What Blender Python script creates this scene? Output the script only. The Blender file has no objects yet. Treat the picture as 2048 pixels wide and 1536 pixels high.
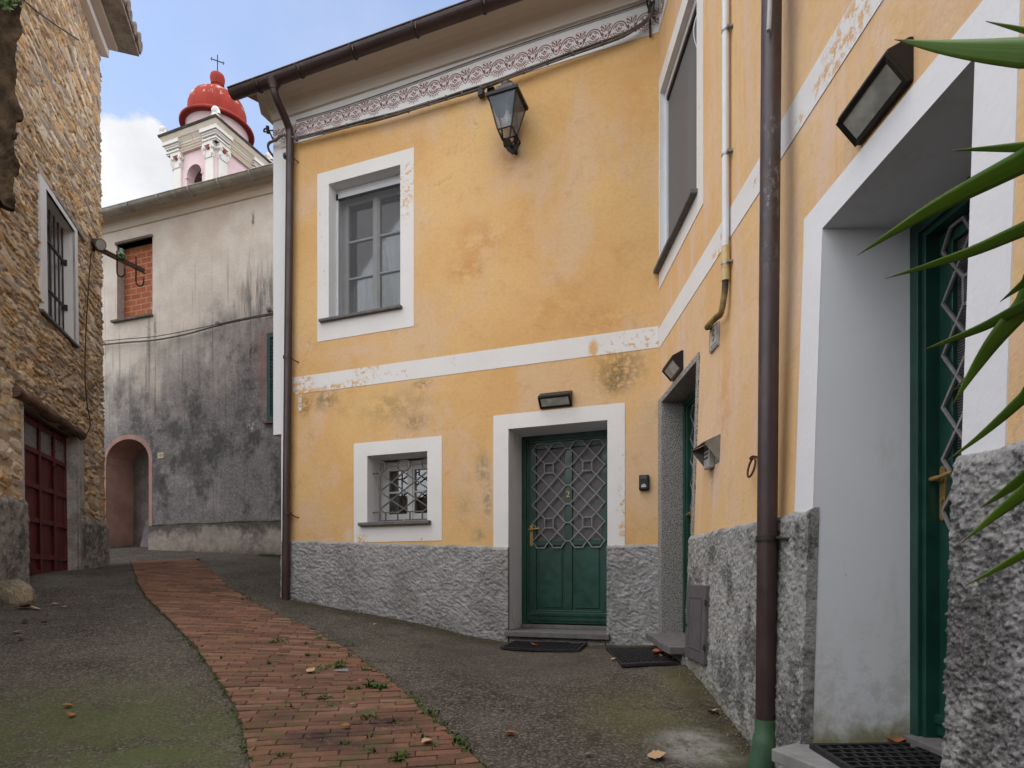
import bpy, bmesh, math, random
import numpy as np
from mathutils import Vector, Matrix, Euler
R = math.radians
random.seed(7)
sc = bpy.context.scene
COL = sc.collection

# ------------------------------------------------------------------ camera, sky, sun, exposure
FPX, CX, HY = 1250.0, 1024.0, 1155.0           # focal length, optical axis and horizon of the 2048 x 1536 picture
cam_d = bpy.data.cameras.new("camera"); cam = bpy.data.objects.new("camera", cam_d); COL.objects.link(cam)
cam.location = (0, 0, 0); cam.rotation_euler = (R(90), 0, 0)
cam_d.sensor_width = 36; cam_d.lens = FPX / 2048 * 36
cam_d.shift_y = (HY - 768) / 2048; cam_d.clip_start = 0.05; cam_d.clip_end = 2000
sc.camera = cam
SUN_EL, SUN_AZ = R(64), R(260)                  # azimuth clockwise from +y: behind the viewer, a little to the left
w = bpy.data.worlds.new("World"); sc.world = w; w.use_nodes = True
def build_world():
    nt = w.node_tree; N = nt.nodes; L = nt.links
    bg = N["Background"]
    sky = N.new("ShaderNodeTexSky"); sky.sky_type = 'NISHITA'; sky.sun_disc = False
    sky.sun_elevation = SUN_EL; sky.sun_rotation = SUN_AZ; sky.air_density = 1.0; sky.dust_density = 0.6; sky.ozone_density = 1.6
    tc = N.new("ShaderNodeTexCoord")
    def math_(op, a, b=None, c=None):
        m = N.new("ShaderNodeMath"); m.operation = op
        for i, x in enumerate((a, b, c)):
            if x is None: continue
            if isinstance(x, (int, float)): m.inputs[i].default_value = x
            else: L.new(x, m.inputs[i])
        return m.outputs[0]
    def dotv(v):
        d = N.new("ShaderNodeVectorMath"); d.operation = 'DOT_PRODUCT'; L.new(tc.outputs["Generated"], d.inputs[0])
        d.inputs[1].default_value = Vector(v).normalized(); return d.outputs["Value"]
    def mr(x, a, b, c=0.0, d=1.0):
        m = N.new("ShaderNodeMapRange"); m.interpolation_type = 'SMOOTHSTEP'
        L.new(x, m.inputs[0]); m.inputs[1].default_value = a; m.inputs[2].default_value = b; m.inputs[3].default_value = c; m.inputs[4].default_value = d
        return m.outputs[0]
    def noise(scale, detail, rough=0.55, off=(0, 0, 0)):
        mp = N.new("ShaderNodeMapping"); L.new(tc.outputs["Generated"], mp.inputs[0]); mp.inputs["Location"].default_value = off
        mp.inputs["Scale"].default_value = (1, 1, 1.5)
        n = N.new("ShaderNodeTexNoise"); L.new(mp.outputs[0], n.inputs["Vector"])
        n.inputs["Scale"].default_value = scale; n.inputs["Detail"].default_value = detail; n.inputs["Roughness"].default_value = rough
        return n.outputs["Fac"]
    # the cumulus bank low over the far roof, thin veils above, and unseen overcast added behind the viewer to light the walls
    bank = mr(dotv((-0.62, 1.0, 0.60)), 0.9925, 0.9992)
    behind = mr(dotv((-0.35, 1.0, 0.95)), 0.72, 0.35)
    n1 = noise(5.5, 9, 0.58, (0.3, 0.1, 0.2)); n2 = noise(2.2, 7, 0.6, (1.7, 0.4, 0.9))
    cl = math_('ADD', math_('MULTIPLY', bank, 0.42), math_('MULTIPLY', behind, 0.42))
    m1 = mr(math_('ADD', n1, cl), 0.66, 0.75)
    veil = mr(n2, 0.42, 0.8, 0.03, 0.30)
    mask = math_('MAXIMUM', m1, veil)
    shade = noise(7.0, 5, 0.6, (4.0, 2.0, 1.0))
    bright = math_('ADD', mr(shade, 0.3, 0.7, 8.2, 10.2), math_('MULTIPLY', behind, 12.0))
    ccol = N.new("ShaderNodeMix"); ccol.data_type = 'RGBA'; ccol.blend_type = 'MULTIPLY'; ccol.inputs[0].default_value = 1
    ccol.inputs[6].default_value = (0.975, 0.99, 1.03, 1); L.new(bright, ccol.inputs[7])
    blue = N.new("ShaderNodeMix"); blue.data_type = 'RGBA'; blue.blend_type = 'MULTIPLY'; blue.inputs[0].default_value = 1
    L.new(sky.outputs[0], blue.inputs[6]); blue.inputs[7].default_value = (2.95, 2.6, 2.4, 1)
    mx = N.new("ShaderNodeMix"); mx.data_type = 'RGBA'
    L.new(mask, mx.inputs[0]); L.new(blue.outputs[2], mx.inputs[6]); L.new(ccol.outputs[2], mx.inputs[7])
    L.new(mx.outputs[2], bg.inputs[0]); bg.inputs[1].default_value = 0.10
build_world()
sd = bpy.data.lights.new("sun", 'SUN'); sd.energy = 1.15; sd.angle = R(35); sd.color = (1.0, 0.97, 0.93)
sun = bpy.data.objects.new("sun", sd); COL.objects.link(sun)
_sv = Vector((math.sin(SUN_AZ) * math.cos(SUN_EL), math.cos(SUN_AZ) * math.cos(SUN_EL), math.sin(SUN_EL)))
sun.rotation_euler = _sv.to_track_quat('Z', 'Y').to_euler(); sun.location = (0, -4, 14)
vs = sc.view_settings; vs.view_transform = 'Standard'; vs.look = 'None'; vs.gamma = 1.0; vs.use_curve_mapping = False
vs.exposure = 0.04
sc.render.engine = 'CYCLES'
sc.cycles.use_denoising = True; sc.cycles.max_bounces = 8; sc.cycles.diffuse_bounces = 4; sc.cycles.glossy_bounces = 3
sc.cycles.transparent_max_bounces = 12; sc.cycles.caustics_reflective = False; sc.cycles.caustics_refractive = False

# ------------------------------------------------------------------ wall planes
def ray(px, py): return ((px - CX) / FPX, 1.0, -(py - HY) / FPX)
class Wall:
    """A vertical wall: u runs along it, z is height, d is the distance out of its face."""
    def __init__(s, O, U, N, batter=None):
        s.O, s.batter = O, batter
        l = math.hypot(*U); s.U = (U[0] / l, U[1] / l); l = math.hypot(*N); s.N = (N[0] / l, N[1] / l)
    def b(s, u, z, d): return s.batter(u, z, d) if s.batter else 0.0
    def pt(s, u, z, d=0.0):
        e = d + s.b(u, z, d)
        return (s.O[0] + s.U[0] * u + s.N[0] * e, s.O[1] + s.U[1] * u + s.N[1] * e, z)
    def uz(s, px, py, d=0.0):
        r = ray(px, py); e = d
        for _ in range(5):
            ox, oy = s.O[0] + s.N[0] * e, s.O[1] + s.N[1] * e
            t = (ox * s.N[0] + oy * s.N[1]) / (r[0] * s.N[0] + r[1] * s.N[1])
            x, y, z = r[0] * t, r[1] * t, r[2] * t
            u = (x - ox) * s.U[0] + (y - oy) * s.U[1]
            e = d + s.b(u, z, d)
        return u, z
    def u(s, px, py=1155, d=0.0): return s.uz(px, py, d)[0]
    def z(s, px, py, d=0.0): return s.uz(px, py, d)[1]
def sm(a, b, x):
    t = min(1, max(0, (x - a) / (b - a))); return t * t * (3 - 2 * t)
def side_batter(u, z, d):
    return 0.034 * max(0.0, 1.7 - z) * sm(0.25, 1.2, u) * min(1, max(0, 1 + d / 0.2))
FR = Wall((1.47, 6.25), (-0.934, 0.357), (-0.357, -0.934))      # ochre front, u to the left
SD = Wall((1.47, 6.25), (0, -1), (-1, 0), side_batter)          # ochre side wing, u towards the viewer
ST = Wall((-6.86, 10.4), (0.314, -0.949), (0.949, 0.314), lambda u, z, d: 0.012 * max(0, 7.0 - z))  # stone house
GR = Wall((-7.74, 12.5), (0.945, -0.326), (-0.326, -0.945))     # grey plaster house across the end

# ------------------------------------------------------------------ mesh building
class MB:
    def __init__(s): s.v = []; s.f = []; s.uv = []; s.mi = []; s.key = {}
    def vert(s, co, uv=None, key=None):
        if key is not None and key in s.key: return s.key[key]
        s.v.append(tuple(co)); s.uv.append(uv if uv is not None else (co[0] + co[1], co[2]))
        if key is not None: s.key[key] = len(s.v) - 1
        return len(s.v) - 1
    def face(s, ids, m=0): s.f.append(tuple(ids)); s.mi.append(m)
    def quad(s, a, b, c, d, m=0, uvs=None):
        ids = [s.vert(p, uvs[i] if uvs else None) for i, p in enumerate((a, b, c, d))]; s.face(ids, m)
    def slab(s, W, u0, u1, z0, z1, d0, d1, nu=1, nz=1, m=0):
        """box on a wall, split nu x nz so that it follows the wall's lean"""
        us = [u0 + (u1 - u0) * i / nu for i in range(nu + 1)]; zs = [z0 + (z1 - z0) * i / nz for i in range(nz + 1)]
        base = len(s.v); ix = {}
        for k, d in enumerate((d0, d1)):
            for i, u in enumerate(us):
                for j, z in enumerate(zs): ix[i, j, k] = s.vert(W.pt(u, z, d), (u, z + d))
        for i in range(nu):
            for j in range(nz):
                for k in (0, 1): s.face((ix[i, j, k], ix[i + 1, j, k], ix[i + 1, j + 1, k], ix[i, j + 1, k]), m)
        for i in range(nu):
            for j in (0, nz): s.face((ix[i, j, 0], ix[i + 1, j, 0], ix[i + 1, j, 1], ix[i, j, 1]), m)
        for j in range(nz):
            for i in (0, nu): s.face((ix[i, j, 0], ix[i, j + 1, 0], ix[i, j + 1, 1], ix[i, j, 1]), m)
    def box(s, x0, x1, y0, y1, z0, z1, T=None, m=0):
        T = T or (lambda p: p)
        c = [(x, y, z) for x in (x0, x1) for y in (y0, y1) for z in (z0, z1)]
        i = [s.vert(T(p)) for p in c]
        for q in ((0, 1, 3, 2), (4, 5, 7, 6), (0, 1, 5, 4), (2, 3, 7, 6), (0, 2, 6, 4), (1, 3, 7, 5)): s.face([i[k] for k in q], m)
    def prism(s, pts0, pts1, m=0):
        """two matching outlines joined into a closed solid"""
        a = [s.vert(p) for p in pts0]; b = [s.vert(p) for p in pts1]; n = len(a)
        s.face(a, m); s.face(b[::-1], m)
        for i in range(n): s.face((a[i], a[(i + 1) % n], b[(i + 1) % n], b[i]), m)
    def tube(s, pts, r, n=10, m=0, caps=True, closed=False):
        P = [Vector(p) for p in pts]; rings = []; up = None
        rr = r if isinstance(r, (list, tuple)) else [r] * len(P)
        L = len(P); acc = 0
        for i, p in enumerate(P):
            if closed: t = (P[(i + 1) % L] - P[i - 1])
            else: t = (P[min(i + 1, L - 1)] - P[max(i - 1, 0)])
            t = t.normalized()
            if up is None:
                up = Vector((0, 0, 1)) if abs(t.z) < 0.9 else Vector((1, 0, 0))
            e1 = (up - t * up.dot(t)).normalized(); e2 = t.cross(e1); up = e1
            if i: acc += (p - P[i - 1]).length
            rings.append([s.vert(p + (e1 * math.cos(2 * math.pi * k / n) + e2 * math.sin(2 * math.pi * k / n)) * rr[i], (rr[i] * 6.28 * k / n, acc)) for k in range(n)])
        for i in range(L if closed else L - 1):
            a, b = rings[i], rings[(i + 1) % L]
            for k in range(n): s.face((a[k], a[(k + 1) % n], b[(k + 1) % n], b[k]), m)
        if caps and not closed: s.face(rings[0][::-1], m); s.face(rings[-1], m)
    def lathe(s, prof, c, n=32, m=0, T=None):
        rings = []
        for r, z in prof:
            ring = []
            for k in range(n):
                a = 2 * math.pi * k / n
                p = (c[0] + r * math.cos(a), c[1] + r * math.sin(a), c[2] + z)
                ring.append(s.vert(T(p) if T else p))
            rings.append(ring)
        for a, b in zip(rings, rings[1:]):
            for k in range(n): s.face((a[k], a[(k + 1) % n], b[(k + 1) % n], b[k]), m)
        s.face(rings[0][::-1], m); s.face(rings[-1], m)
    def wallface(s, W, us, zs, holes=(), d=0.0, m=0):
        for i in range(len(us) - 1):
            for j in range(len(zs) - 1):
                uc, zc = (us[i] + us[i + 1]) / 2, (zs[j] + zs[j + 1]) / 2
                if any(h[0] < uc < h[1] and h[2] < zc < h[3] for h in holes): continue
                q = []
                for a, b in ((i, j), (i + 1, j), (i + 1, j + 1), (i, j + 1)):
                    q.append(s.vert(W.pt(us[a], zs[b], d), (us[a], zs[b]), key=(round(us[a], 4), round(zs[b], 4), round(d, 4))))
                s.face(q, m)
    def reveal(s, W, u0, u1, z0, z1, din, dout=0.0, bottom=True, m=0, nz=8):
        zs = [z0 + (z1 - z0) * i / nz for i in range(nz + 1)]
        for u in (u0, u1):
            for a, b in zip(zs, zs[1:]):
                s.quad(W.pt(u, a, dout), W.pt(u, b, dout), W.pt(u, b, din), W.pt(u, a, din), m, [(dout, a), (dout, b), (din, b), (din, a)])
        for z in ((z0, z1) if bottom else (z1,)):
            s.quad(W.pt(u0, z, dout), W.pt(u1, z, dout), W.pt(u1, z, din), W.pt(u0, z, din), m, [(u0, dout), (u1, dout), (u1, din), (u0, din)])
    def ring(s, W, o, i, d0, d1, m=0, nz=1):
        """rectangular frame: o and i are (u0,u1,z0,z1) outside and inside"""
        s.slab(W, o[0], i[0], o[2], o[3], d0, d1, 1, nz, m); s.slab(W, i[1], o[1], o[2], o[3], d0, d1, 1, nz, m)
        if i[2] > o[2] + 1e-4: s.slab(W, i[0], i[1], o[2], i[2], d0, d1, 4, 1, m)
        if o[3] > i[3] + 1e-4: s.slab(W, i[0], i[1], i[3], o[3], d0, d1, 4, 1, m)
    def build(s, name, mats, parent=None, smooth=False, bevel=0.0, angle=40, props=None, attr=None):
        me = bpy.data.meshes.new(name); me.from_pydata(s.v, [], s.f)
        mats = mats if isinstance(mats, (list, tuple)) else [mats]
        for mt in mats: me.materials.append(mt)
        uvl = me.uv_layers.new(name="UVMap")
        li = np.empty(len(me.loops), dtype=np.int32); me.loops.foreach_get("vertex_index", li)
        uvl.data.foreach_set("uv", np.array(s.uv, dtype=np.float32)[li].ravel())
        if len(mats) > 1: me.polygons.foreach_set("material_index", np.array(s.mi, dtype=np.int32))
        if attr is not None:
            a = me.color_attributes.new("Col", 'FLOAT_COLOR', 'POINT'); a.data.foreach_set("color", np.asarray(attr, dtype=np.float32).ravel())
        bm = bmesh.new(); bm.from_mesh(me); bmesh.ops.recalc_face_normals(bm, faces=bm.faces); bm.to_mesh(me); bm.free()
        if smooth:
            me.polygons.foreach_set("use_smooth", np.ones(len(me.polygons), dtype=bool))
            if angle < 180: me.set_sharp_from_angle(angle=R(angle))
        o = bpy.data.objects.new(name, me); COL.objects.link(o)
        if bevel:
            b = o.modifiers.new("bevel", 'BEVEL'); b.width = bevel; b.segments = 2; b.limit_method = 'ANGLE'; b.angle_limit = R(40)
        if parent is not None: attach(o, parent)
        if props: tag(o, *props)
        return o
def attach(o, parent):
    o.parent = parent
    if parent.type == 'EMPTY': o.matrix_parent_inverse = Matrix.Translation(-Vector(parent.location))
def tag(o, label=None, cat=None, group=None, kind=None):
    if label: o["label"] = label
    if cat: o["category"] = cat
    if group: o["group"] = group
    if kind: o["kind"] = kind
    return o
def thing(name, loc, label, cat, group=None):
    e = bpy.data.objects.new(name, None); COL.objects.link(e); e.location = loc; e.empty_display_size = 0.2
    return tag(e, label, cat, group)
def text_mesh(name, s, W, u, z, d, size, right, mat, parent=None, ext=0.002):
    """a word on a wall as a flat raised mesh; right = +1 when u grows to the reader's right"""
    cu = bpy.data.curves.new(name, 'FONT'); cu.body = s; cu.size = size; cu.extrude = ext; cu.align_x = 'CENTER'; cu.align_y = 'CENTER'
    o = bpy.data.objects.new(name, cu); COL.objects.link(o)
    me = bpy.data.meshes.new_from_object(o.evaluated_get(bpy.context.evaluated_depsgraph_get()))
    bpy.data.objects.remove(o)
    X = Vector((W.U[0] * right, W.U[1] * right, 0)); Nn = Vector((W.N[0], W.N[1], 0))
    p = Vector(W.pt(u, z, d)); Mx = Matrix(((X.x, 0, Nn.x, p.x), (X.y, 0, Nn.y, p.y), (0, 1, 0, p.z), (0, 0, 0, 1)))
    me.transform(Mx); me.materials.clear(); me.materials.append(mat); me.name = name
    ob = bpy.data.objects.new(name, me); COL.objects.link(ob)
    if parent is not None: attach(ob, parent)
    return ob

# ------------------------------------------------------------------ materials
class Mat:
    def __init__(s, name, rough=0.8, spec=0.5, metal=0.0):
        s.m = bpy.data.materials.new(name); s.m.use_nodes = True; s.nt = s.m.node_tree; s.N = s.nt.nodes; s.L = s.nt.links
        s.b = s.N["Principled BSDF"]; s.b.inputs["Roughness"].default_value = rough
        s.b.inputs["Specular IOR Level"].default_value = spec; s.b.inputs["Metallic"].default_value = metal
        s.tc = s.N.new("ShaderNodeTexCoord"); s.uv = s.tc.outputs["UV"]; s.ob = s.tc.outputs["Object"]
    def put(s, sock, x):
        if isinstance(x, (int, float)): sock.default_value = x
        elif isinstance(x, tuple): sock.default_value = (x + (1,)) if len(x) == 3 and len(sock.default_value) == 4 else x
        else: s.L.new(x, sock)
    def vec(s, v, scale=(1, 1, 1), loc=(0, 0, 0), rot=(0, 0, 0)):
        n = s.N.new("ShaderNodeMapping"); s.L.new(v, n.inputs[0]); n.inputs["Scale"].default_value = scale
        n.inputs["Location"].default_value = loc; n.inputs["Rotation"].default_value = rot; return n.outputs[0]
    def noise(s, v, scale, detail=4, rough=0.55, dist=0.0, col=False):
        n = s.N.new("ShaderNodeTexNoise"); s.L.new(v, n.inputs["Vector"]); n.inputs["Scale"].default_value = scale
        n.inputs["Detail"].default_value = detail; n.inputs["Roughness"].default_value = rough; n.inputs["Distortion"].default_value = dist
        return n.outputs["Color" if col else "Fac"]
    def voro(s, v, scale, feat='F1', out="Distance", rand=1.0):
        n = s.N.new("ShaderNodeTexVoronoi"); s.L.new(v, n.inputs["Vector"]); n.feature = feat; n.inputs["Scale"].default_value = scale
        n.inputs["Randomness"].default_value = rand; return n.outputs[out]
    def mr(s, x, a, b, c=0.0, d=1.0):
        n = s.N.new("ShaderNodeMapRange"); n.interpolation_type = 'SMOOTHSTEP'; s.put(n.inputs[0], x)
        for i, k in enumerate((a, b, c, d)): n.inputs[i + 1].default_value = k
        return n.outputs[0]
    def math(s, op, a, b=0.0):
        n = s.N.new("ShaderNodeMath"); n.operation = op; s.put(n.inputs[0], a); s.put(n.inputs[1], b); return n.outputs[0]
    def mul(s, a, b): return s.math('MULTIPLY', a, b)
    def add(s, a, b): return s.math('ADD', a, b)
    def mix(s, f, a, b, mode='MIX'):
        n = s.N.new("ShaderNodeMix"); n.data_type = 'RGBA'; n.blend_type = mode; s.put(n.inputs[0], f); s.put(n.inputs[6], a); s.put(n.inputs[7], b); return n.outputs[2]
    def spot(s, v, c, r, lo=1.0, hi=0.0):
        """soft elliptical patch of dirt or wear at c with radii r (texture metres)"""
        k = s.vec(v, (1 / r[0], 1 / r[1], 0), (-c[0] / r[0], -c[1] / r[1], 0))
        n = s.N.new("ShaderNodeVectorMath"); n.operation = 'LENGTH'; s.L.new(k, n.inputs[0]); return s.mr(n.outputs["Value"], lo, hi)
    def sep(s, v):
        n = s.N.new("ShaderNodeSeparateXYZ"); s.L.new(v, n.inputs[0]); return n.outputs
    def color(s, x): s.put(s.b.inputs["Base Color"], x); return s
    def bump(s, h, strength=0.3, dist=0.01):
        n = s.N.new("ShaderNodeBump"); n.inputs["Strength"].default_value = strength; n.inputs["Distance"].default_value = dist
        s.L.new(h, n.inputs["Height"]); s.L.new(n.outputs[0], s.b.inputs["Normal"]); return s
    def rough(s, x): s.put(s.b.inputs["Roughness"], x); return s
def simple(name, col, rough=0.6, spec=0.4, metal=0.0, var=0.25, scale=8.0, bump=0.0):
    M = Mat(name, rough, spec, metal); n = M.noise(M.ob, scale, 6, 0.6)
    lo = tuple(c * (1 - var) for c in col); hi = tuple(min(1, c * (1 + var)) for c in col)
    M.color(M.mix(M.mr(n, 0.25, 0.75), lo, hi)); M.rough(M.mr(M.noise(M.ob, scale * 3, 4), 0.3, 0.7, max(0.05, rough - 0.1), min(1, rough + 0.1)))
    if bump: M.bump(M.noise(M.ob, scale * 12, 5, 0.65), bump, 0.005)
    return M.m

def ochre(name, spots, streak):
    M = Mat(name, 0.92, 0.15); v = M.uv
    big = M.noise(v, 0.7, 9, 0.62, 0.5); c = M.mix(M.mr(big, 0.38, 0.62), (0.64, 0.385, 0.158), (0.69, 0.45, 0.20))
    pink = M.mr(M.noise(M.vec(v, (1, 0.6, 1), (7.3, 2.1, 0)), 1.15, 8, 0.62, 0.4), 0.48, 0.62)
    c = M.mix(M.mul(pink, 0.8), c, (0.645, 0.45, 0.285))
    org = M.mr(M.noise(M.vec(v, (1, 0.8, 1), (3.1, 9.1, 0)), 1.6, 8, 0.65, 0.3), 0.55, 0.76)
    c = M.mix(M.mul(org, 0.6), c, (0.56, 0.31, 0.125))
    pale = M.mr(M.noise(M.vec(v, (1, 1, 1), (13.1, 4.1, 0)), 3.2, 9, 0.7), 0.6, 0.74)
    c = M.mix(M.mul(pale, 0.5), c, (0.68, 0.52, 0.31))
    if streak:
        st = M.mr(M.noise(M.vec(v, (3.6, 0.55, 1), (1.2, 0.4, 0)), 1.6, 8, 0.6, 0.5), 0.47, 0.68)
        c = M.mix(M.mul(st, 0.75), c, (0.64, 0.47, 0.38))
        st2 = M.mr(M.noise(M.vec(v, (6.5, 0.5, 1), (5.2, 3.4, 0)), 1.7, 6, 0.6, 0.3), 0.58, 0.72)
        c = M.mix(M.mul(st2, 0.55), c, (0.52, 0.28, 0.12))
    fine = M.noise(v, 26, 8, 0.75)
    c = M.mix(M.mr(fine, 0.35, 0.8, 0.0, 0.38), c, (0.44, 0.26, 0.12), 'MIX')
    c = M.mix(M.mr(M.noise(M.vec(v, (1, 1, 1), (9, 9, 0)), 3.5, 9, 0.75), 0.52, 0.70, 0, 0.45), c, (0.47, 0.27, 0.12))
    for (u, z, ru, rz, colr, k, sc_) in spots:
        m = M.mul(M.spot(v, (u, z), (ru, rz)), M.mr(M.noise(M.vec(v, (1, 1, 1), (u, z, 0)), sc_, 8, 0.78), 0.40, 0.56))
        c = M.mix(M.mul(m, k * .82), c, colr)
    pits = M.mr(M.voro(v, 7.5, 'F1'), 0.035, 0.012)
    pits = M.mul(pits, M.mr(M.noise(v, 2.2, 3), 0.5, 0.6))
    c = M.mix(M.mul(pits, 0.7), c, (0.17, 0.10, 0.05))
    wv = M.N.new('ShaderNodeVectorMath'); wv.operation = 'MULTIPLY_ADD'; M.L.new(M.noise(v, 5, 7, .7, 0, True), wv.inputs[0]); wv.inputs[1].default_value = (.32, .32, 0); M.L.new(v, wv.inputs[2])
    ck = M.mul(M.mr(M.voro(wv.outputs[0], .9, 'DISTANCE_TO_EDGE'), .007, .002), M.mr(M.noise(M.vec(v, (1, 1, 1), (4, 4, 0)), 1.1, 3), .56, .62)); c = M.mix(M.mul(ck, .28), c, (.30, .18, .09))
    if streak: c = M.mix(0.16, c, (.80, .60, .42))
    M.color(c)
    h = M.add(M.mul(M.noise(v, 55, 6, 0.7), 0.55), M.mul(M.noise(v, 7, 5, 0.6), 0.9))
    M.bump(h, 0.5, 0.012); return M.m
def white_paint(name, spots=(), base=(0.71, 0.70, 0.685), under=(0.62, 0.36, 0.15), dirt=0.25, coord="uv"):
    M = Mat(name, 0.88, 0.2); v = M.uv if coord == "uv" else M.ob
    c = M.mix(M.mr(M.noise(v, 1.7, 7, 0.62), 0.3, 0.72, 0, dirt), base, (0.58, 0.54, 0.48))
    c = M.mix(M.mr(M.noise(v, 28, 6, 0.75), 0.3, 0.8, 0, 0.2), c, (0.56, 0.52, 0.47))
    h = M.add(M.mul(M.noise(v, 45, 6, 0.7), 0.6), M.noise(v, 8, 4))
    for (u, z, ru, rz, thr) in spots:
        m = M.mul(M.spot(v, (u, z), (ru, rz), 1.0, 0.35), M.mr(M.noise(M.vec(v, (1, 1, 1), (u * 3, z, 0)), 17, 9, 0.72), thr, thr + 0.03))
        c = M.mix(M.mul(m, 0.92), c, under); h = M.math('SUBTRACT', h, M.mul(m, 0.6))
    few = M.mul(M.mr(M.noise(M.vec(v, (1, 1, 1), (31, 7, 0)), 9, 8, 0.8), 0.70, 0.72), M.mr(M.noise(v, 1.3, 2), 0.5, 0.6))
    c = M.mix(M.mul(few, 0.8), c, under)
    M.color(c).bump(h, 0.35, 0.008); return M.m
def roughcast(name, c0, c1, dark, dk=0.6, moss=None, scale=1.0):
    M = Mat(name, 0.95, 0.15); v = M.ob
    c = M.mix(M.mr(M.noise(v, 9 * scale, 7, 0.7), 0.3, 0.7), c0, c1)
    c = M.mix(M.mul(M.mr(M.noise(v, 2.3, 9, 0.75), 0.48, 0.58), dk), c, dark)
    c = M.mix(M.mr(M.noise(v, 90 * scale, 4, 0.7), 0.4, 0.75, 0, 0.5), c, (0.5, 0.49, 0.47))
    c = M.mix(M.mul(M.mr(M.noise(M.vec(v, (1, 1, 1), (2, 7, 1)), 42 * scale, 6, 0.7), 0.54, 0.64), 0.6), c, tuple(x * .7 for x in dark))
    if moss:
        z = M.sep(v)[2]; y = M.sep(v)[1]
        k = M.add(M.add(z, M.mul(y, -0.2)), M.mul(M.noise(v, 5, 6, 0.7), -0.5))
        c = M.mix(M.mul(M.mr(k, moss, moss - 0.35), 0.75), c, (0.13, 0.125, 0.055))
    M.color(c).bump(M.add(M.noise(v, 70 * scale, 6, 0.75), M.mul(M.noise(v, 25 * scale, 4), 1.2)), 0.7, 0.012); return M.m

# ------------------------------------------------------------------ numpy noise for real relief
def _h(ix, iy, seed):
    n = (ix.astype(np.int64) * 374761393 + iy.astype(np.int64) * 668265263 + seed * 974711) & 0x7fffffff
    n = ((n ^ (n >> 13)) * 1274126177) & 0x7fffffff
    return ((n ^ (n >> 16)) & 0xffffff) / float(0xffffff)
def vnoise(x, y, seed=0):
    ix, iy = np.floor(x), np.floor(y); fx, fy = x - ix, y - iy
    fx = fx * fx * fx * (fx * (fx * 6 - 15) + 10); fy = fy * fy * fy * (fy * (fy * 6 - 15) + 10)
    a, b, c, d = _h(ix, iy, seed), _h(ix + 1, iy, seed), _h(ix, iy + 1, seed), _h(ix + 1, iy + 1, seed)
    return (a * (1 - fx) + b * fx) * (1 - fy) + (c * (1 - fx) + d * fx) * fy
def fbm(x, y, oct=5, seed=0, gain=0.5):
    s, a, t = 0, 1.0, 0
    for k in range(oct):
        s = s + a * vnoise(x * 2 ** k + 17.3 * k, y * 2 ** k - 9.1 * k, seed + k); t += a; a *= gain
    return s / t
def grid_mesh(mb, us, zs, P, holes=()):
    """regular grid with position array P[i, j]; cells whose centre lies in a hole are left out"""
    nu, nz = len(us), len(zs); base = len(mb.v)
    mb.v.extend(map(tuple, P.reshape(-1, 3).tolist()))
    UU, ZZ = np.meshgrid(us, zs, indexing='ij'); mb.uv.extend(map(tuple, np.stack([UU, ZZ], -1).reshape(-1, 2).tolist()))
    for i in range(nu - 1):
        for j in range(nz - 1):
            uc, zc = (us[i] + us[i + 1]) / 2, (zs[j] + zs[j + 1]) / 2
            if any((h(uc, zc) if callable(h) else (h[0] < uc < h[1] and h[2] < zc < h[3])) for h in holes): continue
            a = base + i * nz + j; mb.f.append((a, a + nz, a + nz + 1, a + 1)); mb.mi.append(0)

# ------------------------------------------------------------------ the sloping ground
def at(px, py, Y): r = ray(px, py); return (r[0] * Y, Y, r[2] * Y)
def on(W, px, py, d=0.0): return W.pt(*W.uz(px, py, d), d)
_ctl = [at(190, 1132, 10.35), at(130, 1141, 8.95), at(45, 1156, 7.6), at(0, 1205, 6.7), at(-300, 1260, 5.2),
        on(GR, 205, 1097), on(GR, 300, 1098), on(GR, 450, 1104), on(GR, 560, 1112), at(330, 1119, 10.9),
        on(FR, 580, 1197), on(FR, 700, 1219), on(FR, 850, 1246), on(FR, 1000, 1283), on(FR, 1240, 1290), on(FR, 1306, 1290),
        on(SD, 1372, 1328, 0.03), on(SD, 1450, 1425, 0.03), (1.3, 3.27, -1.0), at(1024, 1536, 3.25), at(500, 1536, 3.25), at(0, 1536, 3.25),
        (0, 0, -1.66), (-3, 0, -1.66), (1.4, 1.0, -1.42), (3, 0, -1.66), (-5, 3, -1.05), (-3, -4, -2.2), (2, -4, -2.2), (-10, 14, 0.75), (-3, 13, 0.6)]
_cx = np.array([c[:2] for c in _ctl]); _cz = np.array([c[2] for c in _ctl])
def _tk(r2): return np.where(r2 > 1e-12, 0.5 * r2 * np.log(np.maximum(r2, 1e-12)), 0)
_K = _tk(((_cx[:, None] - _cx[None]) ** 2).sum(-1)) + np.eye(len(_cx)) * 0.25
_Pm = np.c_[np.ones(len(_cx)), _cx]
_S = np.linalg.solve(np.block([[_K, _Pm], [_Pm.T, np.zeros((3, 3))]]), np.r_[_cz, 0, 0, 0])
def gz(x, y):
    x = np.clip(np.asarray(x, float), -11, 4); y = np.clip(np.asarray(y, float), -4, 14)
    r2 = (x[..., None] - _cx[:, 0]) ** 2 + (y[..., None] - _cx[:, 1]) ** 2
    return _tk(r2) @ _S[:-3] + _S[-3] + _S[-2] * x + _S[-1] * y
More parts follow.
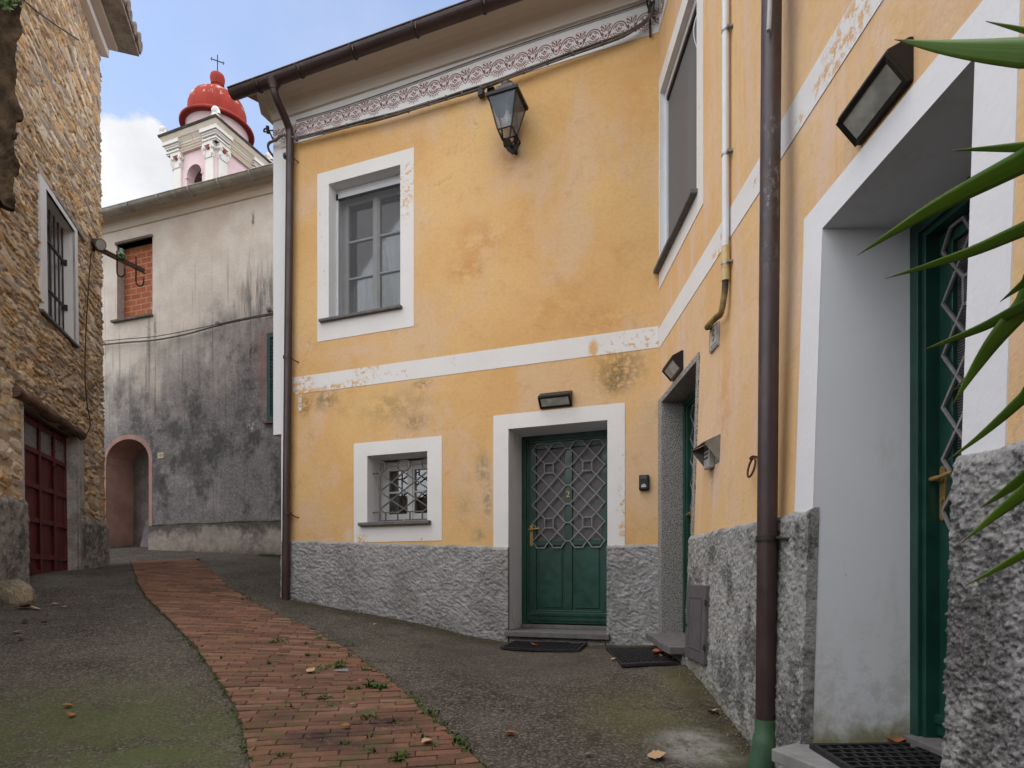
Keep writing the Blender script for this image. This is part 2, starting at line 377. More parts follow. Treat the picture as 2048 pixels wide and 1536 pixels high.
def gp(px, py):
    """the ground point seen at a picture point"""
    r = ray(px, py); lo = 1.5; prev = r[2] * lo - float(gz(r[0] * lo, lo))
    Y = lo
    while Y < 16:
        Y2 = Y + 0.1; f = r[2] * Y2 - float(gz(r[0] * Y2, Y2))
        if f <= 0 < prev or prev <= 0 < f:
            t = prev / (prev - f); Y = Y + 0.1 * t; return Vector((r[0] * Y, Y, float(gz(r[0] * Y, Y))))
        prev = f; Y = Y2
    return Vector((r[0] * 12, 12, float(gz(r[0] * 12, 12))))

def mat_ground():
    M = Mat("worn_asphalt", 0.93, 0.2); v = M.ob
    c = M.mix(M.mr(M.noise(v, 1.3, 9, 0.7), 0.36, 0.64), (0.045, 0.035, 0.025), (0.098, 0.081, 0.062)); c = M.mix(M.mr(M.noise(M.vec(v, (1, 1, 1), (5, 2, 0)), 2.6, 9, 0.75), 0.5, 0.66, 0, 0.6), c, (0.05, 0.045, 0.028))
    c = M.mix(M.mr(M.noise(M.vec(v, (1, 1, 1), (1, 8, 0)), 7, 8, 0.75), 0.56, 0.68, 0, 0.5), c, (0.15, 0.135, 0.11))
    agg = M.voro(v, 85, 'F1', "Color"); ag = M.sep(agg)[0]
    c = M.mix(M.mr(ag, 0.62, 1.0, 0, 0.6), c, (0.25, 0.23, 0.20)); c = M.mix(M.mr(ag, 0.4, 0.0, 0, 0.7), c, (0.022, 0.018, 0.014))
    c = M.mix(M.mr(M.noise(v, 34, 5, 0.75), 0.4, 0.75, 0, 0.4), c, (0.16, 0.145, 0.12))
    def P(px, py): g = gp(px, py); return (g.x, g.y)
    mz = M.mr(M.noise(v, 3.0, 9, 0.75), 0.32, 0.56)
    for (px, py, rx, ry, k, col) in ((150, 1440, 1.5, 1.3, 0.75, (0.085, 0.098, 0.035)), (330, 1500, 0.9, 0.8, 0.8, (0.09, 0.11, 0.035)), (1300, 1430, 0.75, 0.75, 0.6, (0.12, 0.12, 0.045)),
                                     (1385, 1360, 0.35, 0.5, 0.9, (0.15, 0.155, 0.05)), (1440, 1500, 0.35, 0.3, 0.8, (0.13, 0.14, 0.05)), (1100, 1330, 1.2, 0.6, 0.6, (0.075, 0.058, 0.045)), (900, 1300, 0.7, 0.5, 0.6, (0.07, 0.056, 0.045)),
                                     (1330, 1310, 0.35, 0.3, 0.7, (0.15, 0.14, 0.06))):
        m = M.mul(M.spot(v, P(px, py), (rx, ry)), mz); c = M.mix(M.mul(m, k), c, col)
    m = M.mul(M.spot(v, P(1400, 1490), (0.36, 0.3), 1.0, 0.3), M.mr(M.noise(v, 9, 8, 0.75), 0.3, 0.62)); c = M.mix(M.mul(m, 0.9), c, (0.34, 0.33, 0.30))
    m = M.mul(M.spot(v, P(420, 1140), (0.8, 0.6)), mz); c = M.mix(M.mul(m, 0.5), c, (0.19, 0.18, 0.16))
    m = M.mul(M.spot(v, P(120, 1160), (1.0, 0.8)), mz); c = M.mix(M.mul(m, 0.5), c, (0.17, 0.16, 0.145))
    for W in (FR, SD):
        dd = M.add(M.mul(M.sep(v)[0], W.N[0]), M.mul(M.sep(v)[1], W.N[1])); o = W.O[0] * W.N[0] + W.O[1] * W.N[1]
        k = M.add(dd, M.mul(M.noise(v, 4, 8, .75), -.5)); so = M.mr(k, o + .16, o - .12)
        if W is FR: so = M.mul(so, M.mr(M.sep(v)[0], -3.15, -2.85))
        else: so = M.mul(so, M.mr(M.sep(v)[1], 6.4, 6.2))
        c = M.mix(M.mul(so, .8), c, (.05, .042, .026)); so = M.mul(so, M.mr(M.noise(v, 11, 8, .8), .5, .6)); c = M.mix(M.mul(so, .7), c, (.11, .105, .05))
    wv = M.N.new('ShaderNodeVectorMath'); wv.operation = 'MULTIPLY_ADD'; M.L.new(M.noise(v, 3.5, 6, 0.7, 0, True), wv.inputs[0]); wv.inputs[1].default_value = (.5, .5, .5); M.L.new(v, wv.inputs[2])
    cr = M.mul(M.mr(M.voro(wv.outputs[0], 0.42, 'DISTANCE_TO_EDGE'), 0.006, 0.001), M.mr(M.noise(v, .8, 3), .45, .55))
    c = M.mix(M.mul(cr, 0.6), c, (0.02, 0.018, 0.015))
    M.color(c); M.rough(M.mr(M.noise(v, 2, 4), 0.3, 0.7, 0.8, 0.97))
    M.bump(M.add(M.mul(ag, 0.7), M.mul(M.noise(v, 45, 6, 0.75), 1.2)), 1.0, 0.011); return M.m
def build_ground():
    fx = np.arange(-9.0, 3.0, 0.05); fy = np.arange(1.5, 13.2, 0.05)
    xs = np.r_[[-400, -120, -40, -18, -12], fx, [4, 8, 20, 60, 400]]; ys = np.r_[[-400, -100, -30, -10, -4, -2, 0, 0.8], fy, [15, 20, 40, 120, 400]]
    X, Y = np.meshgrid(xs, ys, indexing='ij')
    Z = gz(X, Y) + (fbm(X * 1.3, Y * 1.3, 4, 3) - 0.5) * 0.016 + (fbm(X * 9, Y * 9, 3, 5) - 0.5) * 0.007 - 0.004
    mb = MB(); grid_mesh(mb, xs, ys, np.stack([X, Y, Z], -1))
    o = mb.build("ground", mat_ground(), smooth=True, angle=180, props=(None, None, None, "structure"))
build_ground()

# brick path: courses laid across the lane, clipped to its two winding edges
LE = [gp(*p) for p in ((470, 1640), (490, 1590), (505, 1536), (488, 1470), (469, 1411), (447, 1375), (425, 1343), (390, 1294), (337, 1238), (298, 1201), (276, 1167), (267, 1140), (262, 1124))]
RE = [gp(*p) for p in ((1090, 1640), (1026, 1590), (966, 1536), (905, 1480), (854, 1435), (815, 1395), (776, 1362), (698, 1304), (610, 1255), (512, 1211), (459, 1177), (415, 1138), (392, 1121))]
def edge_x(E, y):
    for a, b in zip(E, E[1:]):
        if min(a.y, b.y) <= y <= max(a.y, b.y):
            t = (y - a.y) / (b.y - a.y + 1e-9); return a.x + (b.x - a.x) * t
    return E[0].x if y < E[0].y else E[-1].x
def mat_brick_path():
    M = Mat("paving_brick", 0.9, 0.2); v = M.ob
    g = M.N.new("ShaderNodeNewGeometry").outputs["Random Per Island"]
    c = M.mix(M.mr(g, 0, 1), (0.095, 0.046, 0.030), (0.20, 0.096, 0.056)); c = M.mix(M.mr(g, 0.8, 1.0, 0, 0.7), c, (0.215, 0.135, 0.095)); c = M.mix(M.mr(g, 0.1, 0.0, 0, 0.45), c, (0.07, 0.045, 0.036))
    c = M.mix(M.mr(M.noise(v, 3, 8, 0.7), 0.4, 0.7, 0, 0.55), c, (0.115, 0.065, 0.048))
    c = M.mix(M.mr(M.noise(v, 60, 6, 0.75), 0.4, 0.8, 0, 0.5), c, (0.24, 0.15, 0.115))
    c = M.mix(M.mr(M.noise(M.vec(v, (1, 1, 1), (4, 4, 0)), 14, 8, 0.8), 0.58, 0.7, 0, 0.7), c, (0.06, 0.045, 0.038))
    for (px, py, rx, ry, k) in ((770, 1452, 0.42, 0.2, 0.9), (640, 1482, 0.34, 0.18, 0.85), (560, 1440, 0.25, 0.12, 0.7), (720, 1500, 0.4, 0.14, 0.7), (600, 1350, .25, .2, .4), (420, 1180, .4, .5, .35)):
        q = gp(px, py); m = M.mul(M.spot(v, (q.x, q.y), (rx, ry)), M.mr(M.noise(v, 13, 8, 0.75), 0.38, 0.5)); c = M.mix(M.mul(m, k), c, (0.03, 0.02, 0.022))
    y = M.sep(v)[1]
    mo = M.mul(M.mr(M.noise(v, 5, 8, 0.8), 0.48, 0.6), M.mr(y, 7.0, 4.0)); c = M.mix(M.mul(mo, 0.65), c, (0.085, 0.075, 0.03))
    M.color(c).bump(M.noise(v, 80, 6, 0.75), 0.6, 0.005); return M.m
def build_path():
    bed = MB(); n = 90; y0, y1 = LE[0].y, 10.8
    for i in range(n):
        q = []
        for k in (i, i + 1):
            y = y0 + (y1 - y0) * k / n; a, b = edge_x(LE, y) - 0.015, edge_x(RE, y) + 0.015
            q.append([(a + (b - a) * t, y, float(gz(a + (b - a) * t, y)) + 0.012) for t in (0, .25, .5, .75, 1)])
        for k in range(4): bed.quad(q[0][k], q[0][k + 1], q[1][k + 1], q[1][k])
    joint = Mat("path_joint", 0.95, 0.1)
    joint.color(joint.mix(joint.mr(joint.noise(joint.ob, 6, 7, 0.75), 0.42, 0.62), (0.045, 0.036, 0.03), (0.055, 0.06, 0.022)))
    path = bed.build("path", joint.m, smooth=True, angle=180, props=(None, None, None, "structure"))
    mb = MB(); rng = random.Random(5); ang = R(7); ca, sa = math.cos(ang), math.sin(ang)
    ROW, LEN = 0.060, 0.25; v = -1.0
    # path frame: e = along a course, f = from course to course
    row = 0; f = 1.4
    while f < 11.6:
        off = rng.uniform(-0.02, 0.02) + (LEN / 2 if row % 2 else 0); wob = rng.uniform(-0.006, 0.006)
        e = -6.5 + off
        while e < 3:
            e0, e1 = e + 0.0015, e + LEN - rng.uniform(0.001, 0.004); e += LEN
            f0, f1 = f + 0.002 + wob * .5, f + ROW - rng.uniform(0.003, 0.009) + wob * .5
            def wxy(a, b): return (a * ca - b * sa, a * sa + b * ca)
            cs = [wxy(e0, f0), wxy(e1, f0), wxy(e1, f1), wxy(e0, f1)]
            cy = sum(c[1] for c in cs) / 4; cx = sum(c[0] for c in cs) / 4
            if cy < y0 or cy > 10.75: continue
            if max(c[0] for c in cs) < edge_x(LE, cy) or min(c[0] for c in cs) > edge_x(RE, cy): continue
            jl, jr = rng.uniform(-.012, .012), rng.uniform(-.012, .012); cs = [(min(max(c[0], edge_x(LE, c[1]) + jl), edge_x(RE, c[1]) + jr), c[1] + rng.uniform(-.0015, .0015)) for c in cs]
            if cs[1][0] - cs[0][0] < 0.02 and cs[2][0] - cs[3][0] < 0.02: continue
            dz = rng.uniform(0.010, 0.017); tx, ty = rng.uniform(-0.012, 0.012), rng.uniform(-0.03, 0.03); ch = 0.004
            top, bot = [], []
            for (x, y) in cs:
                g = float(gz(x, y)); h = g + 0.008 + dz + tx * (x - cx) + ty * (y - cy)
                vx, vy = cx - x, cy - y
                bot.append((x, y, g - 0.02)); top.append(((x, y, h - ch), (x + math.copysign(min(ch, abs(vx)), vx), y + math.copysign(min(ch, abs(vy)), vy), h)))
            A = [mb.vert(p) for p in bot]; B = [mb.vert(p[0]) for p in top]; Cc = [mb.vert(p[1]) for p in top]
            for k in range(4):
                k2 = (k + 1) % 4; mb.face((A[k], A[k2], B[k2], B[k])); mb.face((B[k], B[k2], Cc[k2], Cc[k]))
            mb.face(Cc)
        f += ROW; row += 1
    o = mb.build("brick_paving", mat_brick_path(), path, smooth=False)
build_path()

# ------------------------------------------------------------------ the ochre house (front + side wing)
Z_EAVE, Z_FRZ = 5.80, 5.45
UL_LO, UL_HI = FR.u(563), FR.u(547, 500)
f_ = FR.uz
WIN = dict(o=(f_(828, 500)[0], f_(635, 500)[0], (f_(635, 684)[1] + f_(827, 653)[1]) / 2, (f_(635, 348)[1] + f_(828, 296)[1]) / 2),
           i=(f_(801, 450)[0], f_(658, 450)[0], (f_(660, 640)[1] + f_(800, 612)[1]) / 2, (f_(658, 367)[1] + f_(801, 331)[1]) / 2))
LOW = dict(o=(f_(884, 950)[0], f_(708, 950)[0], (f_(708, 1085)[1] + f_(883, 1081)[1]) / 2, (f_(708, 888)[1] + f_(884, 871)[1]) / 2),
           i=(f_(855, 950)[0], f_(735, 950)[0], (f_(735, 1047)[1] + f_(855, 1041)[1]) / 2, (f_(735, 911)[1] + f_(855, 903)[1]) / 2))
DOR = dict(o=(f_(1250, 950)[0], f_(987, 950)[0], 0.28, (f_(987, 832)[1] + f_(1250, 805)[1]) / 2),
           i=(f_(1215, 950)[0], f_(1017, 950)[0], -0.575, (f_(1017, 858)[1] + f_(1215, 840)[1]) / 2))
ZB0, ZB1 = (f_(600, 786)[1] + f_(1318, 697)[1]) / 2, (f_(600, 750)[1] + f_(1318, 656)[1]) / 2
MID = (0.145, 1.31, -0.54, 1.715)
NEAR = (3.305, 4.276, -0.78, 1.645); NEAR_O = (3.114, 4.45, 0.25, 1.795)
SWIN = (0.06, 1.29, 3.07, 4.80); SWIN_O = (0.012, 1.45, 2.87, 4.965)
S_END = 9.0
house = thing("ochre_house", FR.pt(0, -0.65, 0), "ochre plastered house with white bands, two street wings and three green doors", "house")
def steps(a, b, n): return [a + (b - a) * i / n for i in range(n + 1)]
def cuts(a, b, step, extra):
    c = sorted(set([round(x, 4) for x in list(np.arange(a, b, step)) + [b] + list(extra)])); out = [c[0]]
    for x in c[1:]:
        if x - out[-1] > 0.004: out.append(x)
    return out
def F_(px, py): return FR.uz(px, py)
S_ = lambda px, py: SD.uz(px, py)
DK, GY = (0.10, 0.085, 0.05), (0.24, 0.225, 0.15)
fs = [(*F_(1240, 738), .42, .34, (0.16, .12, .055), .95, 12), (*F_(1230, 765), .2, .2, DK, .8, 22), (*F_(650, 800), .34, .2, DK, .75, 10), (*F_(845, 768), .2, .08, DK, .85, 10), (*F_(610, 812), .14, .2, DK, .9, 12),
      (*F_(790, 812), .8, .3, (0.34, .24, .11), .75, 7), (*F_(966, 935), .14, .26, GY, 1, 9), (*F_(975, 1000), .09, .38, GY, 1, 9), (*F_(930, 1010), .22, .22, (.4, .3, .16), .7, 8), (*F_(955, 1070), .15, .12, GY, .8, 10),
      (*F_(670, 955), .12, .22, (.62, .47, .33), .9, 6), (*F_(696, 1070), .12, .12, (.6, .55, .47), .9, 9), (*F_(830, 845), .3, .15, DK, .6, 12),
      (*F_(1010, 345), .35, .5, (.6, .4, .29), .9, 4), (*F_(960, 480), .5, .4, (.54, .26, .08), .85, 5), (*F_(930, 540), .35, .25, (.50, .24, .07), .8, 6), (*F_(1110, 620), .5, .4, (.55, .27, .09), .7, 5), (*F_(1200, 640), .5, .25, (.5, .25, .09), .85, 7),
      (*F_(720, 705), .9, .35, (.64, .45, .31), .9, 4), (*F_(1270, 200), .3, .8, (.62, .33, .12), .8, 4), (*F_(1015, 320), .22, .25, (.42, .22, .08), .7, 6), (*F_(1300, 830), .12, .35, (.5, .38, .22), .6, 9)]
M_OCHRE = ochre("ochre_plaster_front", fs, False)
ss = [(*S_(1425, 930), .07, .35, DK, .8, 10), (*S_(1500, 840), .35, .5, (.6, .38, .22), .7, 5), (*S_(1450, 800), .25, .5, (.54, .27, .09), .9, 6), (*S_(1640, 200), .3, .6, (.66, .5, .4), .9, 4), (*S_(1760, 60), .25, .3, (.66, .5, .4), .9, 4), (*S_(1660, 290), .18, .3, (.62, .45, .38), .8, 4),
      (*S_(1330, 640), .25, .3, (.62, .33, .12), .7, 5), (*S_(1700, 270), .1, .25, (.3, .2, .1), .5, 8)]
M_OCHRE_S = ochre("ochre_plaster_side", ss, True)
B = lambda px, py, ru, rz, t: (*F_(px, py), ru, rz, t)
M_BAND = white_paint("peeling_white_band", [B(1280, 685, .55, .17, .55), B(1187, 697, .07, .13, .42), B(1240, 710, .5, .07, .56), B(605, 765, .25, .16, .5), B(600, 785, .55, .06, .45), B(690, 770, .5, .08, .52), B(735, 742, .25, .14, .52), B(790, 748, .3, .1, .56), B(905, 725, .08, .1, .55),
                                          B(815, 365, .16, .34, .52), B(812, 410, .1, .2, .53), B(812, 440, .06, .08, .55), B(645, 440, .15, .5, .6), B(650, 560, .2, .5, .61),
                                          B(722, 1078, .14, .08, .5), B(845, 1078, .12, .07, .56), B(1245, 1010, .08, .3, .54), B(1247, 1060, .07, .12, .48), B(1246, 930, .05, .2, .57)])
M_BAND_S = white_paint("peeling_white_band_side", [(*S_(1440, 495), .25, .12, .54), (*S_(1510, 360), .12, .07, .54), (*S_(1385, 610), .2, .07, .52), (*S_(1700, 60), .3, .16, .5), (*S_(1660, 130), .22, .12, .53), (*S_(1590, 260), .1, .07, .55), (*S_(1600, 240), .15, .05, .55),
                                                   (*S_(1335, 110), .1, .3, .54), (*S_(1400, 300), .07, .5, .58), (*S_(1326, 470), .07, .5, .58)])
M_WHITE = white_paint("clean_white_plaster", [], (0.72, 0.72, 0.725), dirt=0.14)
def mat_reveal():
    M = Mat("white_reveal_plaster", 0.9, 0.15); v = M.ob
    c = M.mix(M.mr(M.noise(v, 2.5, 6), 0.3, 0.7, 0, 0.2), (0.75, 0.765, 0.79), (0.66, 0.655, 0.65))
    z = M.sep(v)[2]; y = M.sep(v)[1]
    k = M.add(M.mul(z, 1.0), M.mul(M.noise(v, 6, 7, 0.7), -0.45))
    near = M.mr(y, 2.55, 2.95)
    c = M.mix(M.mul(M.mul(M.mr(k, -0.82, -1.02), near), 0.9), c, (0.17, 0.17, 0.055))
    c = M.mix(M.mul(M.mul(M.mr(k, -0.35, -0.75), M.mr(M.noise(v, 7, 8, 0.8), 0.45, 0.6)), 0.4), c, (0.42, 0.38, 0.33))
    c = M.mix(M.mul(M.mr(M.noise(M.vec(v, (1, 1, .35)), 3.2, 9, .75), .52, .68), .3), c, (.45, .42, .38)); c = M.mix(M.mul(M.mr(M.noise(M.vec(v, (1, 1, .6)), 13, 9, .8), .66, .70), .5), c, (.33, .30, .27))
    M.color(c).bump(M.add(M.noise(v, 40, 6, 0.7), M.mul(M.noise(v, 3, 3, .5), 1.0)), 0.2, 0.006); return M.m
M_REVEAL = mat_reveal()
M_CAST = roughcast("trowelled_grey_render", (0.24, 0.235, 0.232), (0.36, 0.352, 0.345), (0.13, 0.125, 0.115), 0.5, None)
M_CAST_S = roughcast("mouldy_grey_roughcast", (0.235, 0.23, 0.215), (0.40, 0.395, 0.375), (0.065, 0.062, 0.057), 0.85, -1.72)
M_SLATE = simple("grey_slate", (0.135, 0.127, 0.123), 0.85, 0.2, 0, 0.2, 14, 0.25)
M_STEP = simple("pale_stone_step", (0.23, 0.222, 0.215), 0.8, 0.3, 0, 0.2, 10, 0.2)

def build_house_walls():
    zs0 = -1.9
    mb = MB(); holes = [WIN['i'], LOW['i'], (DOR['i'][0], DOR['i'][1], -3, DOR['i'][3])]
    ex = [h for k in (WIN['i'], LOW['i'], DOR['i']) for h in k]
    us = cuts(0, UL_LO, 0.4, [k for h in (WIN['i'], LOW['i'], DOR['i']) for k in h[:2]]); zs = cuts(zs0, Z_EAVE + 0.25, 0.4, [k for h in (WIN['i'], LOW['i'], DOR['i']) for k in h[2:]])
    mb.wallface(FR, us, zs, holes)
    mb.wallface(FR, [0, UL_LO], [zs0, Z_EAVE + 0.2], [], -0.62, 0)
    for a, b in zip(steps(-0.62, 0, 2), steps(-0.62, 0, 2)[1:]):
        mb.quad(FR.pt(UL_LO, zs0, a), FR.pt(UL_LO, Z_EAVE + .25, a), FR.pt(UL_LO, Z_EAVE + .25, b), FR.pt(UL_LO, zs0, b))
    mb.quad(FR.pt(UL_LO, zs0, -.62), FR.pt(UL_LO, Z_EAVE + .25, -.62), FR.pt(UL_LO, Z_EAVE + .25, -6), FR.pt(UL_LO, zs0, -6))
    mb.build("wall", M_OCHRE, house)
    mb = MB(); hs = [SWIN, (MID[0], MID[1], -3, MID[3]), (NEAR[0], NEAR[1], -3, NEAR[3])]
    us = cuts(0, S_END, 0.2, [k for h in (SWIN, MID, NEAR) for k in h[:2]]); zs = cuts(zs0, Z_EAVE + 0.25, 0.25, [k for h in (SWIN, MID, NEAR) for k in h[2:]])
    mb.wallface(SD, us, zs, hs)
    mb.quad(SD.pt(S_END, zs0, 0), SD.pt(S_END, 6, 0), SD.pt(S_END, 6, -5), SD.pt(S_END, zs0, -5)); mb.quad(SD.pt(0, zs0, -.9), SD.pt(0, 6, -.9), SD.pt(S_END, 6, -.9), SD.pt(S_END, zs0, -.9))
    mb.build("wall", M_OCHRE_S, house)
    # white corner strip, with the overhanging boxed piece round the corner
    mb = MB(); zc = FR.z(547, 870)
    mb.slab(FR, FR.u(573, 500), UL_LO, -0.3, Z_FRZ - 0.02, 0.0, 0.004, 1, 6)
    mb.slab(FR, UL_LO + 0.001, UL_HI, zc, Z_FRZ + 0.3, -0.45, 0.004, 1, 8)
    mb.build("corner_strip", M_WHITE, house)
    # reveals of the openings
    for W, h, di, do in ((FR, WIN['i'], -.30, 0), (FR, LOW['i'], -.42, 0), (FR, DOR['i'], -.60, 0), (SD, SWIN, -.16, 0), (SD, NEAR, -.62, 0), (SD, MID, -.4, -.21)):
        mb = MB(); mb.reveal(W, *h, di, do, h in (WIN['i'], LOW['i'], SWIN), nz=12); mb.build("reveal", M_REVEAL, house)
    # painted bands and surrounds, 3 mm proud
    mb = MB(); mb.slab(FR, 0.004, FR.u(585, 770), ZB0, ZB1, 0, 0.004, 8, 1); mb.build("trim_band", M_BAND, house)
    mb = MB(); mb.slab(SD, 0.004, S_END, 2.285, 2.485, 0, 0.004, 30, 1); mb.build("trim_band", M_BAND_S, house)
    for nm, D in (("window_surround", WIN), ("window_surround", LOW), ("door_surround", DOR)):
        mb = MB(); o = list(D['o']); i = list(D['i'])
        if D is DOR: i[2] = o[2]
        mb.ring(FR, o, i, 0, 0.005, nz=6); mb.build(nm, M_BAND, house)
    mb = MB(); mb.ring(SD, SWIN_O, SWIN, 0, 0.005, nz=6); mb.build("window_surround", M_BAND_S, house)
    mb = MB(); mb.ring(SD, NEAR_O, (NEAR[0], NEAR[1], NEAR_O[2], NEAR[3]), 0, 0.006, nz=10); mb.build("door_surround", M_WHITE, house)
    # frieze, cove, gutter
    mb = MB(); mb.slab(FR, 0.0, UL_HI, Z_FRZ, Z_EAVE + 0.04, 0, 0.006, 8, 1); mb.slab(SD, 0.01, S_END, Z_FRZ, Z_EAVE + 0.04, 0, 0.006, 8, 1)
    mb.build("frieze_band", M_WHITE, house)
    prof = [(0.006, 5.80), (0.035, 5.802), (0.04, 5.825), (0.055, 5.86), (0.085, 5.90), (0.13, 5.935), (0.19, 5.957), (0.25, 5.965), (0.30, 5.967), (0.30, 6.03), (0.0, 6.10)]
    mb = MB()
    for W, ua, ub in ((FR, -0.1, UL_HI), (SD, -0.1, S_END)):
        for i in range(16):
            u0, u1 = ua + (ub - ua) * i / 16, ua + (ub - ua) * (i + 1) / 16
            for (d0, z0), (d1, z1) in zip(prof, prof[1:]):
                mb.quad(W.pt(u0, z0, d0), W.pt(u1, z0, d0), W.pt(u1, z1, d1), W.pt(u0, z1, d1))
    # eave return round the left corner
    e = 0.12
    for (d0, z0), (d1, z1) in zip(prof, prof[1:]):
        mb.quad(FR.pt(UL_HI, z0, d0), FR.pt(UL_HI + max(0, (d0 - .03) * .75), z0, d0 * .0 - .001), FR.pt(UL_HI + max(0, (d1 - .03) * .75), z1, -.001), FR.pt(UL_HI, z1, d1))
        mb.quad(FR.pt(UL_HI + max(0, (d0 - .03) * .75), z0, -.001), FR.pt(UL_HI + max(0, (d0 - .03) * .75), z0, -5), FR.pt(UL_HI + max(0, (d1 - .03) * .75), z1, -5), FR.pt(UL_HI + max(0, (d1 - .03) * .75), z1, -.001))
    mb.build("cornice", M_COVE, house, smooth=True, angle=35)
    mb = MB()
    mb.quad(FR.pt(-.3, 6.02, .33), FR.pt(UL_HI + .25, 6.02, .33), FR.pt(UL_HI + .25, 7.8, -5), FR.pt(-.3, 7.8, -5))
    mb.quad(SD.pt(-.3, 6.02, .33), SD.pt(S_END, 6.02, .33), SD.pt(S_END, 7.8, -5), SD.pt(-.3, 7.8, -5))
    mb.build("roof", simple("clay_roof_tile", (0.33, 0.16, 0.10), 0.85, 0.2), house)
    # half round gutters with a rolled front lip and brackets
    mb = MB()
    def gutter(W, ua, ub, dc, zc, r, n):
        us = steps(ua, ub, n); angs = [R(180 + 180 * k / 12) for k in range(13)]
        for rr in (r, r - 0.006):
            for a, b in zip(us, us[1:]):
                for t0, t1 in zip(angs, angs[1:]):
                    mb.quad(W.pt(a, zc + rr * math.sin(t0), dc + rr * math.cos(t0)), W.pt(b, zc + rr * math.sin(t0), dc + rr * math.cos(t0)), W.pt(b, zc + rr * math.sin(t1), dc + rr * math.cos(t1)), W.pt(a, zc + rr * math.sin(t1), dc + rr * math.cos(t1)))
        mb.tube([W.pt(u, zc + 0.004, dc + r) for u in us], 0.011, 8)
        for u in (ua, ub):
            c = [mb.vert(W.pt(u, zc + r * math.sin(t), dc + r * math.cos(t))) for t in angs]; mb.face(c)
        return us
    gutter(FR, 0.2, 5.12, 0.385, 5.985, 0.082, 20); gutter(SD, 0.25, S_END, 0.385, 5.985, 0.082, 10)
    for u in (0.9, 1.75, 2.55, 3.35, 4.1, 4.72):
        pts = [FR.pt(u, 5.985 + 0.088 * math.sin(R(a)), 0.385 + 0.088 * math.cos(R(a))) for a in range(180, 361, 18)]
        for k, dq in enumerate((-0.012, 0.012)):
            pass
        mb.tube(pts, 0.009, 6); mb.tube([FR.pt(u, 5.99, 0.30), FR.pt(u, 6.0, 0.29), FR.pt(u, 6.03, 0.2)], 0.008, 6)
        mb.slab(FR, u - .05, u - .044, 5.90, 5.985, 0.385 - .02, 0.385 + .083)
    mb.build("gutter", M_BROWN, house, smooth=True, angle=50)
M_COVE = white_paint("stained_cove_plaster", [], (0.60, 0.53, 0.45), dirt=0.5, coord="ob")
def mat_brown(name, chips):
    M = Mat(name, 0.42, 0.5); v = M.ob
    c = M.mix(M.mr(M.noise(v, 3, 6, 0.6), 0.3, 0.7), (0.034, 0.018, 0.018), (0.052, 0.030, 0.029))
    st = M.noise(M.vec(v, (1, 1, 0.12)), 40, 5, 0.7); c = M.mix(M.mr(st, 0.5, 0.75, 0, 0.3), c, (0.10, 0.07, 0.065))
    pk = M.mr(M.noise(M.vec(v, (1, 1, 0.35)), 60, 6, 0.8), 0.685, 0.71)
    if chips:
        z = M.sep(v)[2]; band = M.mul(M.mr(z, 1.3, 1.9), M.mr(z, 3.0, 2.2)); face = M.mr(M.sep(v)[1], 3.27, 3.22)
        k2 = M.mul(M.mul(M.mr(M.noise(M.vec(v, (1, 1, 0.5)), 45, 8, 0.8), 0.52, 0.58), M.mr(M.noise(v, 4, 3), 0.42, 0.6)), M.mul(band, face))
        c = M.mix(M.mul(k2, 0.8), c, (0.17, 0.19, 0.18))
    c = M.mix(M.mul(pk, 0.8), c, (0.36, 0.33, 0.32))
    M.color(c); M.rough(M.mr(M.noise(v, 8, 4), 0.3, 0.7, 0.34, 0.55)); M.bump(M.noise(v, 18, 4), 0.12, 0.004); return M.m
M_BROWN = mat_brown("brown_painted_metal", False); M_PIPE = mat_brown("chipped_brown_pipe", True)
build_house_walls()

# the trowelled plinths, with real relief
def plinth(name, W, u0, u1, zt0, zt1, res, amp, fn, mat, proud, zlo=-1.75, hole=None, lip=0.03):
    us = np.linspace(u0, u1, max(2, int(round((u1 - u0) / res)) + 1)); n = int((max(zt0, zt1) - zlo) / res); T = np.linspace(0, 1, n)
    P = np.zeros((len(us), n, 3))
    U, TT = np.meshgrid(us, T, indexing='ij')
    ztop = zt0 + (zt1 - zt0) * (U - u0) / (u1 - u0) + (fbm(U * 9, U * 0 + 3, 4, 11) - 0.5) * 0.025
    Z = zlo + (ztop - zlo) * TT
    D = proud + amp * fn(U, Z)
    fade = np.minimum(1, (1 - TT) * n * res / lip); D = D * np.sqrt(np.clip(fade, 0.0, 1)) - 0.004 * (fade < 0.02)
    E = np.vectorize(W.b)(U, Z, 0.0) if W.batter else 0
    E = D + E
    P[..., 0] = W.O[0] + W.U[0] * U + W.N[0] * E; P[..., 1] = W.O[1] + W.U[1] * U + W.N[1] * E; P[..., 2] = Z
    mb = MB(); grid_mesh(mb, us, np.arange(n), P)
    # thin returns at both ends, so that it has thickness
    for i in (0, len(us) - 1):
        for j in range(n - 1):
            a, b = P[i, j], P[i, j + 1]; ca, cb = W.pt(us[i], Z[i, j], -0.02), W.pt(us[i], Z[i, j + 1], -0.02)
            mb.quad(a, b, cb, ca)
    return mb.build(name, mat, house, smooth=True, angle=180)
def trowel(U, Z):
    wx = fbm(U * 3, Z * 3, 3, 21) * 1.2; a = U * 0.8 + Z * 0.9 + wx * 0.25; b = -U * 0.55 + Z * 1.1 + wx * 0.2
    r1 = 1 - np.abs(2 * fbm(a * 14, b * 24, 4, 22) - 1); r2 = 1 - np.abs(2 * fbm(U * 22 + wx, Z * 28, 4, 25) - 1)
    return np.clip(r1 ** 3, 0, 1) * .8 + r2 ** 3 * 0.6 + fbm(U * 45, Z * 45, 3, 27) * 0.4 + fbm(U * 5, Z * 5, 3, 29) * .5
